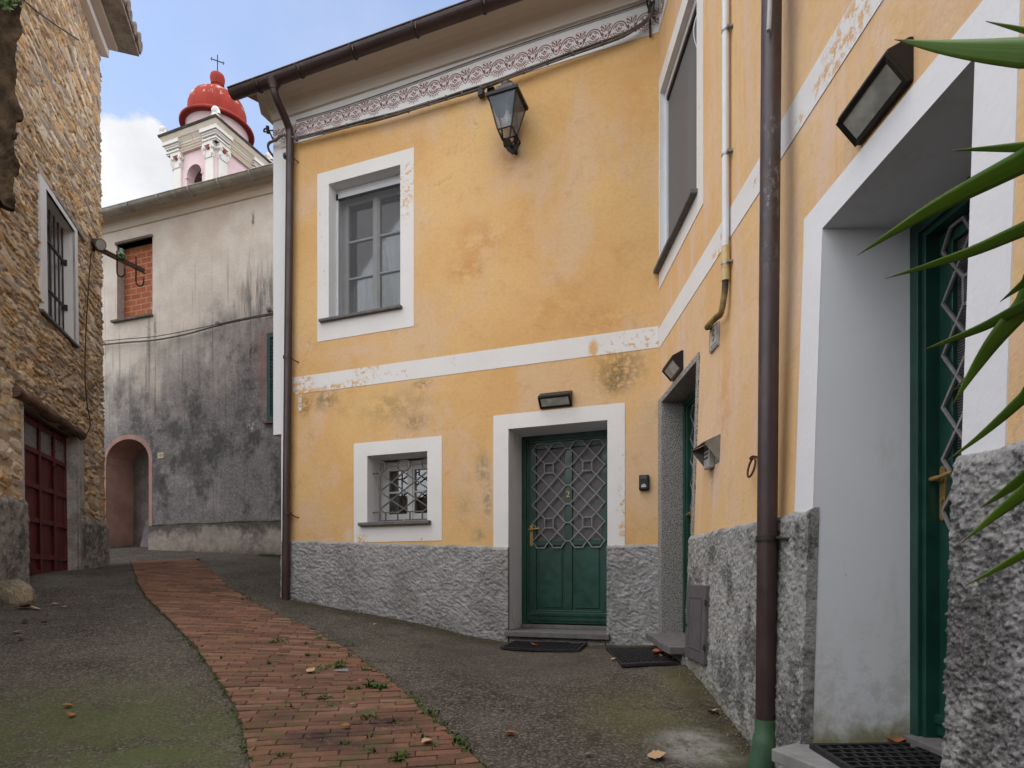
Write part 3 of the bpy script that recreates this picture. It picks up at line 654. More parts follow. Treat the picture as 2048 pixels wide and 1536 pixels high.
def popcorn(U, Z):
    n = fbm(U * 52, Z * 60, 4, 31, 0.65); m = fbm(U * 95, Z * 95, 2, 33)
    return np.clip((n - 0.36) * 3.0, 0, 1.1) * 0.9 + m * 0.4 + fbm(U * 4, Z * 4, 3, 35) * .7
plinth("plinth", FR, DOR['i'][1] - .003, UL_LO - 0.01, 0.335, 0.475, 0.010, 0.0155, trowel, M_CAST, 0.012)
plinth("plinth", FR, 0.0, DOR['i'][0] + .003, 0.34, 0.335, 0.010, 0.0155, trowel, M_CAST, 0.012)
plinth("plinth", SD, MID[1] + 0.002, NEAR[0] + .003, 0.33, 0.33, 0.008, 0.0095, popcorn, M_CAST_S, 0.018)
plinth("plinth", SD, NEAR[1] - .003, NEAR[1] + 0.95, 0.385, 0.385, 0.0045, 0.0115, popcorn, M_CAST_S, 0.02)

# stencilled frieze: rosettes under festoons with palmettes between
def build_stencil():
    mb = MB()
    def stroke(W, pts, w0, w1=None, d=0.0085):
        w1 = w0 if w1 is None else w1; n = len(pts); L, Rr = [], []
        for i, p in enumerate(pts):
            a, b = pts[max(0, i - 1)], pts[min(n - 1, i + 1)]; tx, tz = b[0] - a[0], b[1] - a[1]; l = math.hypot(tx, tz) + 1e-9
            w = (w0 + (w1 - w0) * i / (n - 1)) / 2 * 1.25; L.append((p[0] - tz / l * w, p[1] + tx / l * w)); Rr.append((p[0] + tz / l * w, p[1] - tx / l * w))
        for i in range(n - 1): mb.quad(*[W.pt(q[0], q[1], d) for q in (L[i], L[i + 1], Rr[i + 1], Rr[i])])
    def blob(W, c, ru, rz, rot=0, n=8, d=0.0085):
        cs, sn = math.cos(rot), math.sin(rot)
        mb.face([mb.vert(W.pt(c[0] + 1.3 * ru * math.cos(t) * cs - rz * math.sin(t) * sn, c[1] + 1.3 * ru * math.cos(t) * sn + rz * math.sin(t) * cs, d)) for t in [2 * math.pi * k / n for k in range(n)]])
    def arc(c, r, a0, a1, n=10, sq=1.0): return [(c[0] + r * math.cos(R(a0 + (a1 - a0) * k / n)), c[1] + sq * r * math.sin(R(a0 + (a1 - a0) * k / n))) for k in range(n + 1)]
    def motif(W, u, z, p):
        c = (u, z)
        stroke(W, arc(c, .082, 8, 172, 14), .009)                                   # festoon
        for s in (-1, 1):
            stroke(W, [(u + s * .081, z + .01), (u + s * .092, z - .012), (u + s * .112, z - .022)], .010, .006)
            stroke(W, [(u + s * .098, z + .022), (u + s * .104, z + .0), (u + s * .120, z - .01)], .012, .004)
        stroke(W, arc(c, .060, 20, 160, 10), .007); stroke(W, arc(c, .060, 195, 345, 12), .009)
        stroke(W, arc(c, .042, 205, 335, 8), .008); stroke(W, arc(c, .045, 35, 75, 5), .008); stroke(W, arc(c, .045, 105, 145, 5), .008)
        stroke(W, [(u - .030, z + .012), (u, z - .022), (u + .030, z + .012)], .010); blob(W, (u, z + .012), .010, .013)
        for k in range(11):
            a = R(200 + 14 * k); blob(W, (u + .086 * math.cos(a), z + .086 * math.sin(a)), .0045, .014, a + R(90), 6)
            if k % 2: blob(W, (u + .108 * math.cos(a), z + .106 * math.sin(a)), .003, .009, a + R(90), 6)
        v = u + p / 2                                                               # palmette
        for s in (-1, 1):
            stroke(W, [(v + s * .006, z + .035), (v + s * .022, z + .065), (v + s * .052, z + .088)], .004, .016)
            stroke(W, [(v + s * .006, z + .025), (v + s * .034, z + .040), (v + s * .05, z + .058)], .004, .012)
            stroke(W, [(v + s * .052, z + .02), (v + s * .034, z - .004), (v + s * .03, z - .035), (v, z - .062)], .009, .007)
        stroke(W, [(v, z + .03), (v, z + .09)], .004, .015); blob(W, (v, z - .02), .013, .018, 0, 4)
        for s in (-.035, -.018, .018, .035): blob(W, (v + s, z + .098), .004, .004, 0, 6)
    u0, u1 = FR.u(604, 245), FR.u(1290, 45); n = 16; p = (u0 - u1) / n
    for i in range(-1, n + 2): motif(FR, u1 + p * i, Z_FRZ + 0.148, p)
    for i in range(8): motif(SD, 0.18 + p * i, Z_FRZ + 0.148, p)
    mb.build("stencil_frieze", simple("oxblood_stencil_paint", (0.27, 0.125, 0.115), 0.9, 0.1, 0, 0.4, 20), house)
build_stencil()

# ------------------------------------------------------------------ doors and windows of the ochre house
def mat_green():
    M = Mat("dark_green_door_paint", 0.38, 0.5); v = M.ob
    c = M.mix(M.mr(M.noise(v, 4, 6, 0.6), 0.3, 0.7), (0.005, 0.036, 0.025), (0.010, 0.056, 0.040))
    c = M.mix(M.mr(M.noise(M.vec(v, (1, 1, 0.15)), 22, 6, 0.7), 0.55, 0.75, 0, 0.4), c, (0.022, 0.10, 0.075))
    sc_ = M.mr(M.noise(M.vec(v, (1, 1, 0.28)), 26, 9, 0.8), 0.69, 0.71); c = M.mix(M.mul(sc_, 0.6), c, (0.27, 0.27, 0.17))
    c = M.mix(M.mr(M.noise(v, 2.2, 8, 0.72), 0.5, 0.7, 0, 0.45), c, (0.028, 0.075, 0.06)); c = M.mix(M.mr(M.noise(v, 30, 8, 0.8), 0.70, 0.73, 0, 0.6), c, (0.10, 0.12, 0.08))
    M.color(c); M.rough(M.mr(M.noise(v, 12, 5), 0.3, 0.7, 0.30, 0.52)); M.bump(M.noise(M.vec(v, (1, 1, 0.1)), 60, 4), 0.12, 0.002); return M.m
def mat_mesh_glass():
    M = Mat("rippled_door_glass", 0.35, 0.5); v = M.ob
    w1 = M.N.new("ShaderNodeTexWave"); M.L.new(M.vec(v, (1, 1, 0.0)), w1.inputs[0]); w1.inputs["Scale"].default_value = 26; w1.inputs["Distortion"].default_value = 0.6
    w2 = M.N.new("ShaderNodeTexWave"); w2.bands_direction = 'Z'; M.L.new(v, w2.inputs[0]); w2.inputs["Scale"].default_value = 26; w2.inputs["Distortion"].default_value = 0.6
    g = M.math('MAXIMUM', w1.outputs["Fac"], w2.outputs["Fac"]); n = M.noise(v, 90, 4, 0.7)
    c = M.mix(M.mr(M.add(M.mul(g, .7), M.mul(n, .5)), 0.45, 1.0), (0.018, 0.017, 0.018), (0.135, 0.125, 0.125)); M.color(c)
    M.bump(M.add(g, n), 0.6, 0.003); return M.m
M_GREEN = mat_green(); M_DGLASS = mat_mesh_glass()
M_GRILLE = simple("grey_painted_iron", (0.20, 0.19, 0.185), 0.5, 0.4, 0, 0.2, 20)
M_BRASS = simple("worn_brass", (0.40, 0.26, 0.10), 0.38, 0.5, 0.6, 0.1, 5)
M_BLACK = simple("black_enamel", (0.008, 0.0075, 0.009), 0.42, 0.35, 0, 0.3, 10)
M_IRON = simple("dark_wrought_iron", (0.035, 0.030, 0.028), 0.6, 0.4, 0.3, 0.3, 20)
M_DARK = simple("dark_interior", (0.012, 0.012, 0.013), 0.9, 0.1)

def bar_net(mb, W, segs, d, wd, th):
    """flat iron bars along (u,z) segments"""
    for (a, b) in segs:
        ax, az = a; bx, bz = b; tx, tz = bx - ax, bz - az; l = math.hypot(tx, tz)
        if l < 1e-4: continue
        tx, tz = tx / l, tz / l; nx, nz = -tz * wd / 2, tx * wd / 2; ex, ez = tx * wd * .35, tz * wd * .35
        q = [(ax - ex + nx, az - ez + nz), (bx + ex + nx, bz + ez + nz), (bx + ex - nx, bz + ez - nz), (ax - ex - nx, az - ez - nz)]
        jit = random.uniform(0, 0.0012)
        mb.prism([W.pt(p[0], p[1], d) for p in q], [W.pt(p[0], p[1], d + th + jit) for p in q])
def door_grille_segs(u0, u1, z0, z1, sgn):
    """the diagonal lattice with four little squares and chamfered ends, two leaves wide"""
    segs = []; Wd = u1 - u0; gap = Wd * 0.058; cw = (Wd - gap) / 2; du = cw / 4; dz = (z1 - z0) / 11.5
    zt = z1 - 0.75 * dz
    for col in (0, 1):
        ub = u0 + col * (cw + gap)
        def Np(i, j): return (ub + i * du, zt - j * dz)
        sq = {(2, 2), (2, 8)}
        for i in range(4):
            for j in range(11):
                if (i + j) % 2: continue
                for dj in (-1, 1):
                    j2 = j + dj
                    if not 0 <= j2 <= 10: continue
                    a, b = list(Np(i, j)), list(Np(i + 1, j2))
                    if (i, j) in sq: a = [a[0] + du * .52, a[1] - dj * dz * .52]
                    if (i + 1, j2) in sq: b = [b[0] - du * .52, b[1] + dj * dz * .52]
                    segs.append((tuple(a), tuple(b)))
        for (i, j) in sq:
            c = Np(i, j); k = [(c[0] + sx * du * .52, c[1] + sz * dz * .52) for sx, sz in ((-1, -1), (1, -1), (1, 1), (-1, 1))]
            segs += list(zip(k, k[1:] + k[:1]))
        for j, s in ((0, 1), (10, -1)):
            for i in (1, 3):
                c = (ub + i * du, zt - j * dz); a, b = (c[0] - du * .45, c[1] + s * dz * .7), (c[0] + du * .45, c[1] + s * dz * .7)
                segs += [(Np(i - 1, j), a), (a, b), (b, Np(i + 1, j))]
    for j in range(0, 11, 2): segs.append(((u0 + cw, zt - j * dz), (u0 + cw + gap, zt - j * dz)))
    return segs
def make_door(W, u0, u1, z0, z1, df, leaf_in, handle_at_u0, number=None, sgn=1):
    """df: front of the frame, leaf_in: how far the leaf is set behind it"""
    mb = MB(); fw = 0.055
    mb.ring(W, (u0 - .01, u1 + .01, z0, z1 + .01), (u0 + fw, u1 - fw, z0, z1 - fw), df - 0.12, df)
    mb.ring(W, (u0 + fw - .002, u1 - fw + .002, z0, z1 - fw + .002), (u0 + fw + .025, u1 - fw - .025, z0, z1 - fw - .025), df - 0.12 - leaf_in, df - 0.02)
    a, b, zb, zt = u0 + fw + .004, u1 - fw - .004, z0 + .012, z1 - fw - .004; d1 = df - leaf_in; d0 = d1 - 0.045
    H = zt - zb; st = 0.105; mid = (a + b) / 2; ms = 0.045; zr0, zr1 = zb + H * .425, zb + H * .455
    door = None
    # leaf: stiles, rails, muntin
    mb.slab(W, a, a + st, zb, zt, d0, d1); mb.slab(W, b - st, b, zb, zt, d0, d1)
    mb.slab(W, a + st, b - st, zt - .09, zt, d0, d1); mb.slab(W, a + st, b - st, zr0, zr1, d0, d1); mb.slab(W, a + st, b - st, zb, zb + .15, d0, d1)
    mb.slab(W, mid - ms, mid + ms, zb + .15, zr0, d0, d1); mb.slab(W, mid - ms, mid + ms, zr1, zt - .09, d0, d1)
    door = mb.build("door", M_GREEN, house, bevel=0.004)
    pn = MB()
    for x0, x1 in ((a + st, mid - ms), (mid + ms, b - st)):
        pn.slab(W, x0 - .005, x1 + .005, zb + .145, zr0 + .005, d0 + .006, d1 - .018); pn.slab(W, x0 + .03, x1 - .03, zb + .18, zr0 - .03, d0 + .01, d1 - .006)
    pn.slab(W, a, b, zb + .085, zb + .125, d1 - .004, d1 + .022); pn.slab(W, a, b, zb + .03, zb + .085, d1 - .004, d1 + .012)
    pn.build("lower_panel", M_GREEN, door, bevel=0.004)
    g = MB(); g.slab(W, a + st - .006, mid - ms + .006, zr1 - .006, zt - .084, d0 + .012, d1 - .022); g.slab(W, mid + ms - .006, b - st + .006, zr1 - .006, zt - .084, d0 + .012, d1 - .022)
    g.build("door_glass", M_DGLASS, door)
    gr = MB(); bar_net(gr, W, door_grille_segs(a + .065, b - .03 if handle_at_u0 else b - .065, zr0 - .03, zt - .03, sgn), d1 + .010, .013, .010)
    gr.build("door_grille", M_GRILLE, door)
    hd = MB(); hu = (a + .05) if handle_at_u0 else (b - .05); hz = zb + H * .505; s = 1 if handle_at_u0 else -1
    k = [(hu + .019 * math.cos(t), hz - .045 + (.105 if math.sin(t) > 0 else -.105) + .019 * math.sin(t)) for t in [2 * math.pi * (q + .5) / 16 for q in range(16)]]
    hd.prism([W.pt(p[0], p[1], d1) for p in k], [W.pt(p[0], p[1], d1 + .008) for p in k])
    hd.tube([W.pt(hu, hz + .02, d1), W.pt(hu, hz + .02, d1 + .045)], .010, 10); hd.tube([W.pt(hu, hz + .02, d1 + .012), W.pt(hu, hz + .02, d1 + .018)], .017, 14)
    hd.tube([W.pt(hu - s * .022, hz + .02, d1 + .046), W.pt(hu, hz + .02, d1 + .048), W.pt(hu + s * .05, hz + .022, d1 + .05), W.pt(hu + s * .1, hz + .03, d1 + .048), W.pt(hu + s * .115, hz + .03, d1 + .046)], [.009, .011, .0095, .010, .006], 10)
    hd.tube([W.pt(hu, hz - .075, d1), W.pt(hu, hz - .075, d1 + .014)], .010, 10)
    hd.build("door_handle", M_BRASS, door, smooth=True, angle=50)
    if number: text_mesh("house_number", number, W, mid, zb + H * .70, d1 + .008, .095, -1, M_BRASS, door, .004)
    return door, d1
make_door(FR, DOR['i'][0] + .0, DOR['i'][1], -0.535, DOR['i'][3], -0.42, 0.035, False, "2")
make_door(SD, MID[0], MID[1], MID[2] + .01, MID[3], -0.195, 0.06, True)
make_door(SD, NEAR[0], NEAR[1], NEAR[2] + .015, NEAR[3], -0.405, 0.085, True)
# dark boards behind the doors close the openings
for W, q in ((FR, (DOR['i'][0] - .1, DOR['i'][1] + .1, -.9, DOR['i'][3] + .1, -.615, -.60)), (SD, (NEAR[0] - .1, NEAR[1] + .1, -1.2, NEAR[3] + .1, -.63, -.60)), (SD, (MID[0] - .1, MID[1] + .1, -1, MID[3] + .1, -.5, -.42))):
    mb = MB(); mb.slab(W, *q); mb.build("back_wall", M_DARK, house)

# doorsteps, sills
def slab_obj(name, W, u0, u1, z0, z1, d0, d1, mat, bev=0.006):
    mb = MB(); mb.slab(W, u0, u1, z0, z1, d0, d1, 4, 1); return mb.build(name, mat, house, bevel=bev)
slab_obj("doorstep", FR, FR.u(1218, 1262, .09), FR.u(1008, 1262, .09), -.635, -.578, -.42, .09, M_SLATE)
slab_obj("threshold", FR, DOR['i'][0] + .01, DOR['i'][1] - .01, -.578, -.537, -.55, -.36, M_SLATE)
slab_obj("doorstep", SD, MID[0] - .02, MID[1] + .04, -.605, -.545, -.30, .16, M_SLATE)
slab_obj("window_sill", FR, WIN['i'][0] - .03, WIN['i'][1] + .12, WIN['i'][2] - .03, WIN['i'][2] + .004, -.2, .055, M_SLATE)
slab_obj("window_sill", FR, LOW['i'][0] - .05, LOW['i'][1] + .1, LOW['i'][2] - .035, LOW['i'][2] + .004, -.3, .06, M_SLATE)
slab_obj("window_sill", SD, -.0, SWIN[1] + .03, SWIN[2] - .035, SWIN[2] + .004, -.15, .06, M_SLATE)
mb = MB(); st0 = [SD.uz(1545, 1498, 0)];
zS = -0.785
pz = [(1.19, 2.87), (1.29, 2.50), (1.30, 1.85), (1.6, 1.85), (1.95, 1.95), (1.95, 2.96), (1.36, 2.98)]
mb.prism([(x, y, zS - .06) for x, y in pz], [(x, y, zS) for x, y in pz]); mb.prism([(x + .06 if x < 1.5 else x, y - .03, -1.7) for x, y in pz], [(x + .06 if x < 1.5 else x, y - .03, zS - .062) for x, y in pz])
mb.build("doorstep", M_STEP, house, bevel=0.006)
mb = MB(); mb.slab(SD, NEAR[0] + .005, NEAR[1] - .005, zS, zS + .05, -.6, -.36); mb.build("threshold", M_SLATE, house, bevel=0.006)
# footing below the raised steps
mb = MB(); mb.slab(FR, DOR['i'][0] + .02, DOR['i'][1] - .02, -1.3, -.637, -.4, .03); mb.build("step_footing", M_CAST, house)
mb = MB(); mb.slab(SD, MID[0] + .01, MID[1] + .02, -1.3, -.607, -.3, .05); mb.build("step_footing", M_CAST, house)

# granite lining of the middle door
def mat_granite():
    M = Mat("speckled_granite", 0.55, 0.4); v = M.ob; n = M.noise(v, 110, 3, 0.7)
    c = M.mix(M.mr(n, 0.40, 0.58), (0.055, 0.053, 0.052), (0.40, 0.385, 0.36)); c = M.mix(M.mr(M.voro(v, 85, 'F1'), 0.25, 0.1, 0, 0.6), c, (0.05, 0.048, 0.047)); M.color(c); return M.m
M_GRAN = mat_granite(); mb = MB()
mb.slab(SD, .003, MID[0] + .004, MID[2] - .04, MID[3] + .05, -.21, .012, 1, 8); mb.slab(SD, MID[1] - .004, MID[1] + .055, MID[2] - .0, MID[3] + .05, -.21, .012, 1, 8)
mb.slab(SD, MID[0] + .004, MID[1] - .004, MID[3] - .004, MID[3] + .05, -.21, .012, 6, 1); mb.build("granite_lining", M_GRAN, house, bevel=0.003)

# windows
M_WFRAME = simple("off_white_window_paint", (0.52, 0.52, 0.51), 0.5, 0.4, 0, 0.08, 10)
def mat_glass():
    M = Mat("window_glass", 0.03, 0.5); nt = M.nt; M.b.inputs["Base Color"].default_value = (0.01, 0.011, 0.012, 1)
    tr = M.N.new("ShaderNodeBsdfTransparent"); tr.inputs[0].default_value = (0.86, 0.89, 0.9, 1); mx = M.N.new("ShaderNodeMixShader"); fr = M.N.new("ShaderNodeFresnel"); fr.inputs[0].default_value = 1.5
    gl = M.N.new("ShaderNodeBsdfGlossy"); gl.inputs["Roughness"].default_value = 0.02
    M.L.new(M.add(fr.outputs[0], 0.06), mx.inputs[0]); M.L.new(tr.outputs[0], mx.inputs[1]); M.L.new(gl.outputs[0], mx.inputs[2]); M.L.new(mx.outputs[0], M.N["Material Output"].inputs[0]); return M.m
def mat_screen(alpha, col):
    M = Mat("insect_mesh", 0.7, 0.2); M.b.inputs["Base Color"].default_value = col + (1,)
    tr = M.N.new("ShaderNodeBsdfTransparent"); mx = M.N.new("ShaderNodeMixShader"); mx.inputs[0].default_value = alpha
    M.L.new(tr.outputs[0], mx.inputs[1]); M.L.new(M.b.outputs[0], mx.inputs[2]); M.L.new(mx.outputs[0], M.N["Material Output"].inputs[0]); return M.m
def mat_curtain():
    M = Mat("net_curtain", 0.95, 0.1); v = M.uv
    f = M.noise(M.vec(v, (9, 0.25, 1)), 3, 4, 0.6); M.color(M.mix(M.mr(f, 0.3, 0.7), (0.55, 0.55, 0.58), (0.82, 0.82, 0.84))); M.bump(f, 0.8, 0.03); return M.m
M_GLASS = mat_glass(); M_SCREEN = mat_screen(0.42, (0.13, 0.13, 0.135)); M_CURT = mat_curtain(); M_ALU = simple("white_aluminium", (0.62, 0.64, 0.66), 0.4, 0.5, 0, 0.05)
def curtain(mb, W, u0, u1, z0, z1, d, waves, lean=0.0, seed=0):
    n = 36; rng = random.Random(seed)
    for i in range(n):
        q = []
        for k in (i, i + 1):
            t = k / n; dd = d + .025 * math.sin(t * waves * 6.28 + rng.random() * .0) + .01 * math.sin(t * waves * 15 + 1)
            ut, ub = u0 + (u1 - u0) * t, u0 + (u1 - u0) * t * (1 - lean)
            q.append((W.pt(ub, z0, dd), W.pt(ut, z1, dd), (ut, z0), (ut, z1)))
        mb.quad(q[0][0], q[1][0], q[1][1], q[0][1], 0, [q[0][2], q[1][2], q[1][3], q[0][3]])
def make_window(W, u0, u1, z0, z1, d, rows, parent=house):
    """two casements, each split by glazing bars; d is the face of the outer frame"""
    mb = MB(); fw = .05; mid = (u0 + u1) / 2
    mb.ring(W, (u0 - .005, u1 + .005, z0, z1 + .005), (u0 + fw, u1 - fw, z0 + fw, z1 - fw), d - .06, d)
    panes = MB()
    for a, b in ((u0 + fw, mid - .004), (mid + .004, u1 - fw)):
        a2, b2, c2, e2 = a + .045, b - .045, z0 + fw + .07, z1 - fw - .06
        mb.ring(W, (a, b, z0 + fw, z1 - fw), (a2, b2, c2, e2), d - .05, d + .008)
        for k in range(1, rows):
            zz = c2 + (e2 - c2) * k / rows; mb.slab(W, a2, b2, zz - .012, zz + .012, d - .04, d + .003)
        panes.slab(W, a2 - .006, b2 + .006, c2 - .006, e2 + .006, d - .024, d - .020)
    mb.slab(W, mid - .028, mid + .028, z0 + fw, z1 - fw, d + .004, d + .02)
    fr = mb.build("window", M_WFRAME, parent, bevel=0.004); panes.build("pane", M_GLASS, fr); return fr
w1 = make_window(FR, WIN['i'][0], WIN['i'][1], WIN['i'][2] + .01, WIN['i'][3] - .03, -.27, 3)
mb = MB(); a, b, z0, z1 = WIN['i']; dS = -.155
mb.slab(FR, a, b, z1 - .105, z1 - .002, dS - .05, dS + .012); mb.slab(FR, b - .028, b, z0 + .004, z1 - .105, dS - .02, dS + .012); mb.slab(FR, a, a + .028, z0 + .004, z1 - .105, dS - .02, dS + .012)
mb.build("screen_frame", M_ALU, w1, bevel=0.003)
for q in ((a + .028, b - .028, z1 - .125, z1 - .105, dS - .02, dS + .008), (a + .028, b - .028, z0 + .004, z0 + .025, dS - .02, dS + .008), (b - .028, b - .001, z1 - .125, z1 - .05, dS - .012, dS + .016)):
    mb = MB(); mb.slab(FR, *q); mb.build("screen_bar", M_BLACK, w1)
mb = MB(); mb.quad(FR.pt(a + .025, z0 + .02, dS), FR.pt(b - .025, z0 + .02, dS), FR.pt(b - .025, z1 - .11, dS), FR.pt(a + .025, z1 - .11, dS)); mb.build("insect_screen", M_SCREEN, w1)
mb = MB(); curtain(mb, FR, b - .12, (a + b) / 2 + .02, z0 + .02, z1 - .22, -.35, 5, .25); curtain(mb, FR, a + .02, (a + b) / 2 - .0, z0 + .02, z1 - .22, -.35, 5, .45, 3); mb.build("curtain", M_CURT, w1, smooth=True, angle=180)
w2 = make_window(FR, LOW['i'][0], LOW['i'][1], LOW['i'][2] + .01, LOW['i'][3] - .03, -.33, 2)
mb = MB(); curtain(mb, FR, LOW['i'][1] - .14, (LOW['i'][0] + LOW['i'][1]) / 2 + .05, LOW['i'][2] + .03, LOW['i'][3] - .06, -.45, 3); mb.build("curtain", simple("grey_curtain", (0.13, 0.13, 0.13), 0.9, 0.1), w2, smooth=True, angle=180)
w3 = make_window(SD, SWIN[0], SWIN[1], SWIN[2] + .01, SWIN[3] - .02, -.13, 3)
mb = MB(); mb.slab(SD, SWIN[0], SWIN[1], SWIN[3] - .07, SWIN[3] - .002, -.10, -.045, 3, 1); mb.slab(SD, SWIN[0], SWIN[0] + .03, SWIN[2] + .004, SWIN[3] - .07, -.10, -.05); mb.slab(SD, SWIN[1] - .03, SWIN[1], SWIN[2] + .004, SWIN[3] - .07, -.10, -.05); mb.build("screen_frame", M_ALU, w3, bevel=0.003)
mb = MB(); mb.slab(SD, SWIN[0] + .03, SWIN[1] - .03, SWIN[3] - .10, SWIN[3] - .07, -.10, -.055); mb.build("screen_bar", M_BLACK, w3)
mb = MB(); mb.quad(*[SD.pt(u, z, -.072) for u, z in ((SWIN[0] + .028, SWIN[2] + .01), (SWIN[1] - .028, SWIN[2] + .01), (SWIN[1] - .028, SWIN[3] - .08), (SWIN[0] + .028, SWIN[3] - .08))]); mb.build("insect_screen", mat_screen(0.8, (0.17, 0.17, 0.172)), w3)
mb = MB(); curtain(mb, SD, SWIN[0] + .05, SWIN[1] - .05, SWIN[2], SWIN[3] - .05, -.30, 7); mb.build("curtain", M_CURT, w3, smooth=True, angle=180)
mb = MB(); mb.tube([SD.pt(SWIN[1] - .03, 4.55 - .38 * t, -.03 + .05 * math.sin(math.pi * t)) for t in steps(0, 1, 10)], .004, 6); mb.build("pull_cord", M_ALU, w3, smooth=True)
for W, q in ((FR, (WIN['i'][0] - .2, WIN['i'][1] + .2, WIN['i'][2] - .2, WIN['i'][3] + .2, -.60, -.58)), (FR, (LOW['i'][0] - .2, LOW['i'][1] + .2, LOW['i'][2] - .2, LOW['i'][3] + .2, -.60, -.58)), (SD, (SWIN[0], SWIN[1] + .2, SWIN[2] - .2, SWIN[3] + .2, -.52, -.5))):
    mb = MB(); mb.slab(W, *q); mb.build("back_wall", M_DARK, house)
# lattice grille of the little window
mb = MB(); a, b, z0, z1 = LOW['i'][0] - .03, LOW['i'][1] - .11, LOW['i'][2] + .03, LOW['i'][3] - .07; dg = -.10
n = 4.4; du = (b - a) / n; zz = (z1 - z0) / 6.6; segs = []
L0 = b
def Q(i, j): return (L0 - i * du, z1 - zz * (1.3 + j))
for i in range(5):
    for j in range(0, 5):
        if (i + j) % 2: continue
        for di, dj in ((1, 1), (1, -1)):
            if i + di <= 4 and 0 <= j + dj <= 4: segs.append((Q(i, j), Q(i + di, j + dj)))
for i in (0, 2, 4):
    c = Q(i, 0); c2 = Q(i, 4)
    for s in (-1, 1):
        if i == 0 and s < 0: continue
        if i == 4 and s > 0: continue
        k = (c[0] - s * du * .55, z1 - .02); k2 = (c2[0] - s * du * .55, z0 + .02)
        segs += [(c, (c[0] - s * du * .5, c[1] + zz * .5)), ((c[0] - s * du * .5, c[1] + zz * .5), (c[0] - s * du * .5, z1 - zz * .2)), ((c[0] - s * du * .5, z1 - zz * .2), (c[0] - s * du * .25, z1)), ((c[0] - s * du * .25, z1), (c[0], z1))]
        segs += [(c2, (c2[0] - s * du * .5, c2[1] - zz * .5)), ((c2[0] - s * du * .5, c2[1] - zz * .5), (c2[0] - s * du * .5, z0)), ((c2[0] - s * du * .5, z0), (c2[0] - s * du * .1, z0))]
segs += [((L0, z0), (L0, z1)), ((L0 - du * .5, z1 - zz * .5), (L0 - du * 1.5, z1 - zz * .5)), ((L0 - du * 2.5, z1 - zz * .5), (L0 - du * 3.5, z1 - zz * .5)), ((L0 - du * .5, z0 + zz * .9), (L0 - du * 1.5, z0 + zz * .9)), ((L0 - du * 2.5, z0 + zz * .9), (L0 - du * 3.5, z0 + zz * .9)), ((L0 - du * 2.5, z0), (L0 - du * 3.5, z0)), ((L0 - du * .5, z0), (L0 - du * 1.5, z0))]
bar_net(mb, FR, segs, dg, .015, .013)
for zq in (z0 + zz * 1.0, z1 - zz * 1.2): mb.tube([FR.pt(L0, zq, dg), FR.pt(LOW['i'][1], zq, dg - .01)], .007, 6)
mb.build("window_grille", simple("rusty_grey_iron", (0.10, 0.092, 0.085), 0.6, 0.3, 0, 0.3, 20), w2)

# ------------------------------------------------------------------ things fixed to the ochre house
def bez(pts, n=8):
    """Catmull-Rom curve through points"""
    P = [Vector(p) for p in pts]; P = [P[0] * 2 - P[1]] + P + [P[-1] * 2 - P[-2]]; out = []
    for i in range(1, len(P) - 2):
        for k in range(n):
            t = k / n; a, b, c, d = P[i - 1], P[i], P[i + 1], P[i + 2]
            out.append(0.5 * ((2 * b) + (c - a) * t + (2 * a - 5 * b + 4 * c - d) * t * t + (3 * b - a - 3 * c + d) * t ** 3))
    out.append(P[-2]); return out
def lerp(a, b, t): return tuple(x + (y - x) * t for x, y in zip(a, b))
# left downpipe with its swan neck
t = thing("downpipe", on(FR, 571, 1196, .08), "brown downpipe with a curved swan neck at the left corner of the ochre house", "downpipe")
top_u, bot_u = FR.u(580, 300, .08), FR.u(571, 1190, .08)
zb = FR.z(571, 1196, .08)
mb = MB()
neck = bez([FR.pt(top_u - .02, 5.905, .385), FR.pt(top_u - .02, 5.84, .38), FR.pt(top_u - .02, 5.77, .34), FR.pt(top_u - .01, 5.66, .19), FR.pt(top_u, 5.58, .10), FR.pt(top_u, 5.50, .08), FR.pt(top_u, 5.38, .08)], 7)
low = [FR.pt(top_u + (bot_u - top_u) * k / 10, 5.38 + (zb - .05 - 5.38) * k / 10, .08) for k in range(1, 11)]
mb.tube(neck + [Vector(p) for p in low], [.044] * 14 + [.047] * (len(neck) + len(low) - 14), 16); mb.build("pipe", M_BROWN, t, smooth=True, angle=60)
mb = MB(); mb.lathe([(.085, .0), (.075, -.03), (.05, -.075), (.048, -.10)], FR.pt(top_u - .02, 5.945, .385), 20); mb.build("outlet_funnel", M_BROWN, t, smooth=True, angle=60)
for py in (313, 715, 1027):
    u, z = FR.uz(575, py, .08); mb = MB(); mb.tube([FR.pt(u, z - .016, .08), FR.pt(u, z + .016, .08)], .054, 16); mb.tube([FR.pt(u - .05, z, .09), FR.pt(u - .09, z - .04, .05), FR.pt(u - .11, z - .05, 0)], .007, 6); mb.tube([FR.pt(u + .04, z, .06), FR.pt(u + .04, z, 0)], .008, 6); mb.build("pipe_clamp", M_BROWN, t, smooth=True)
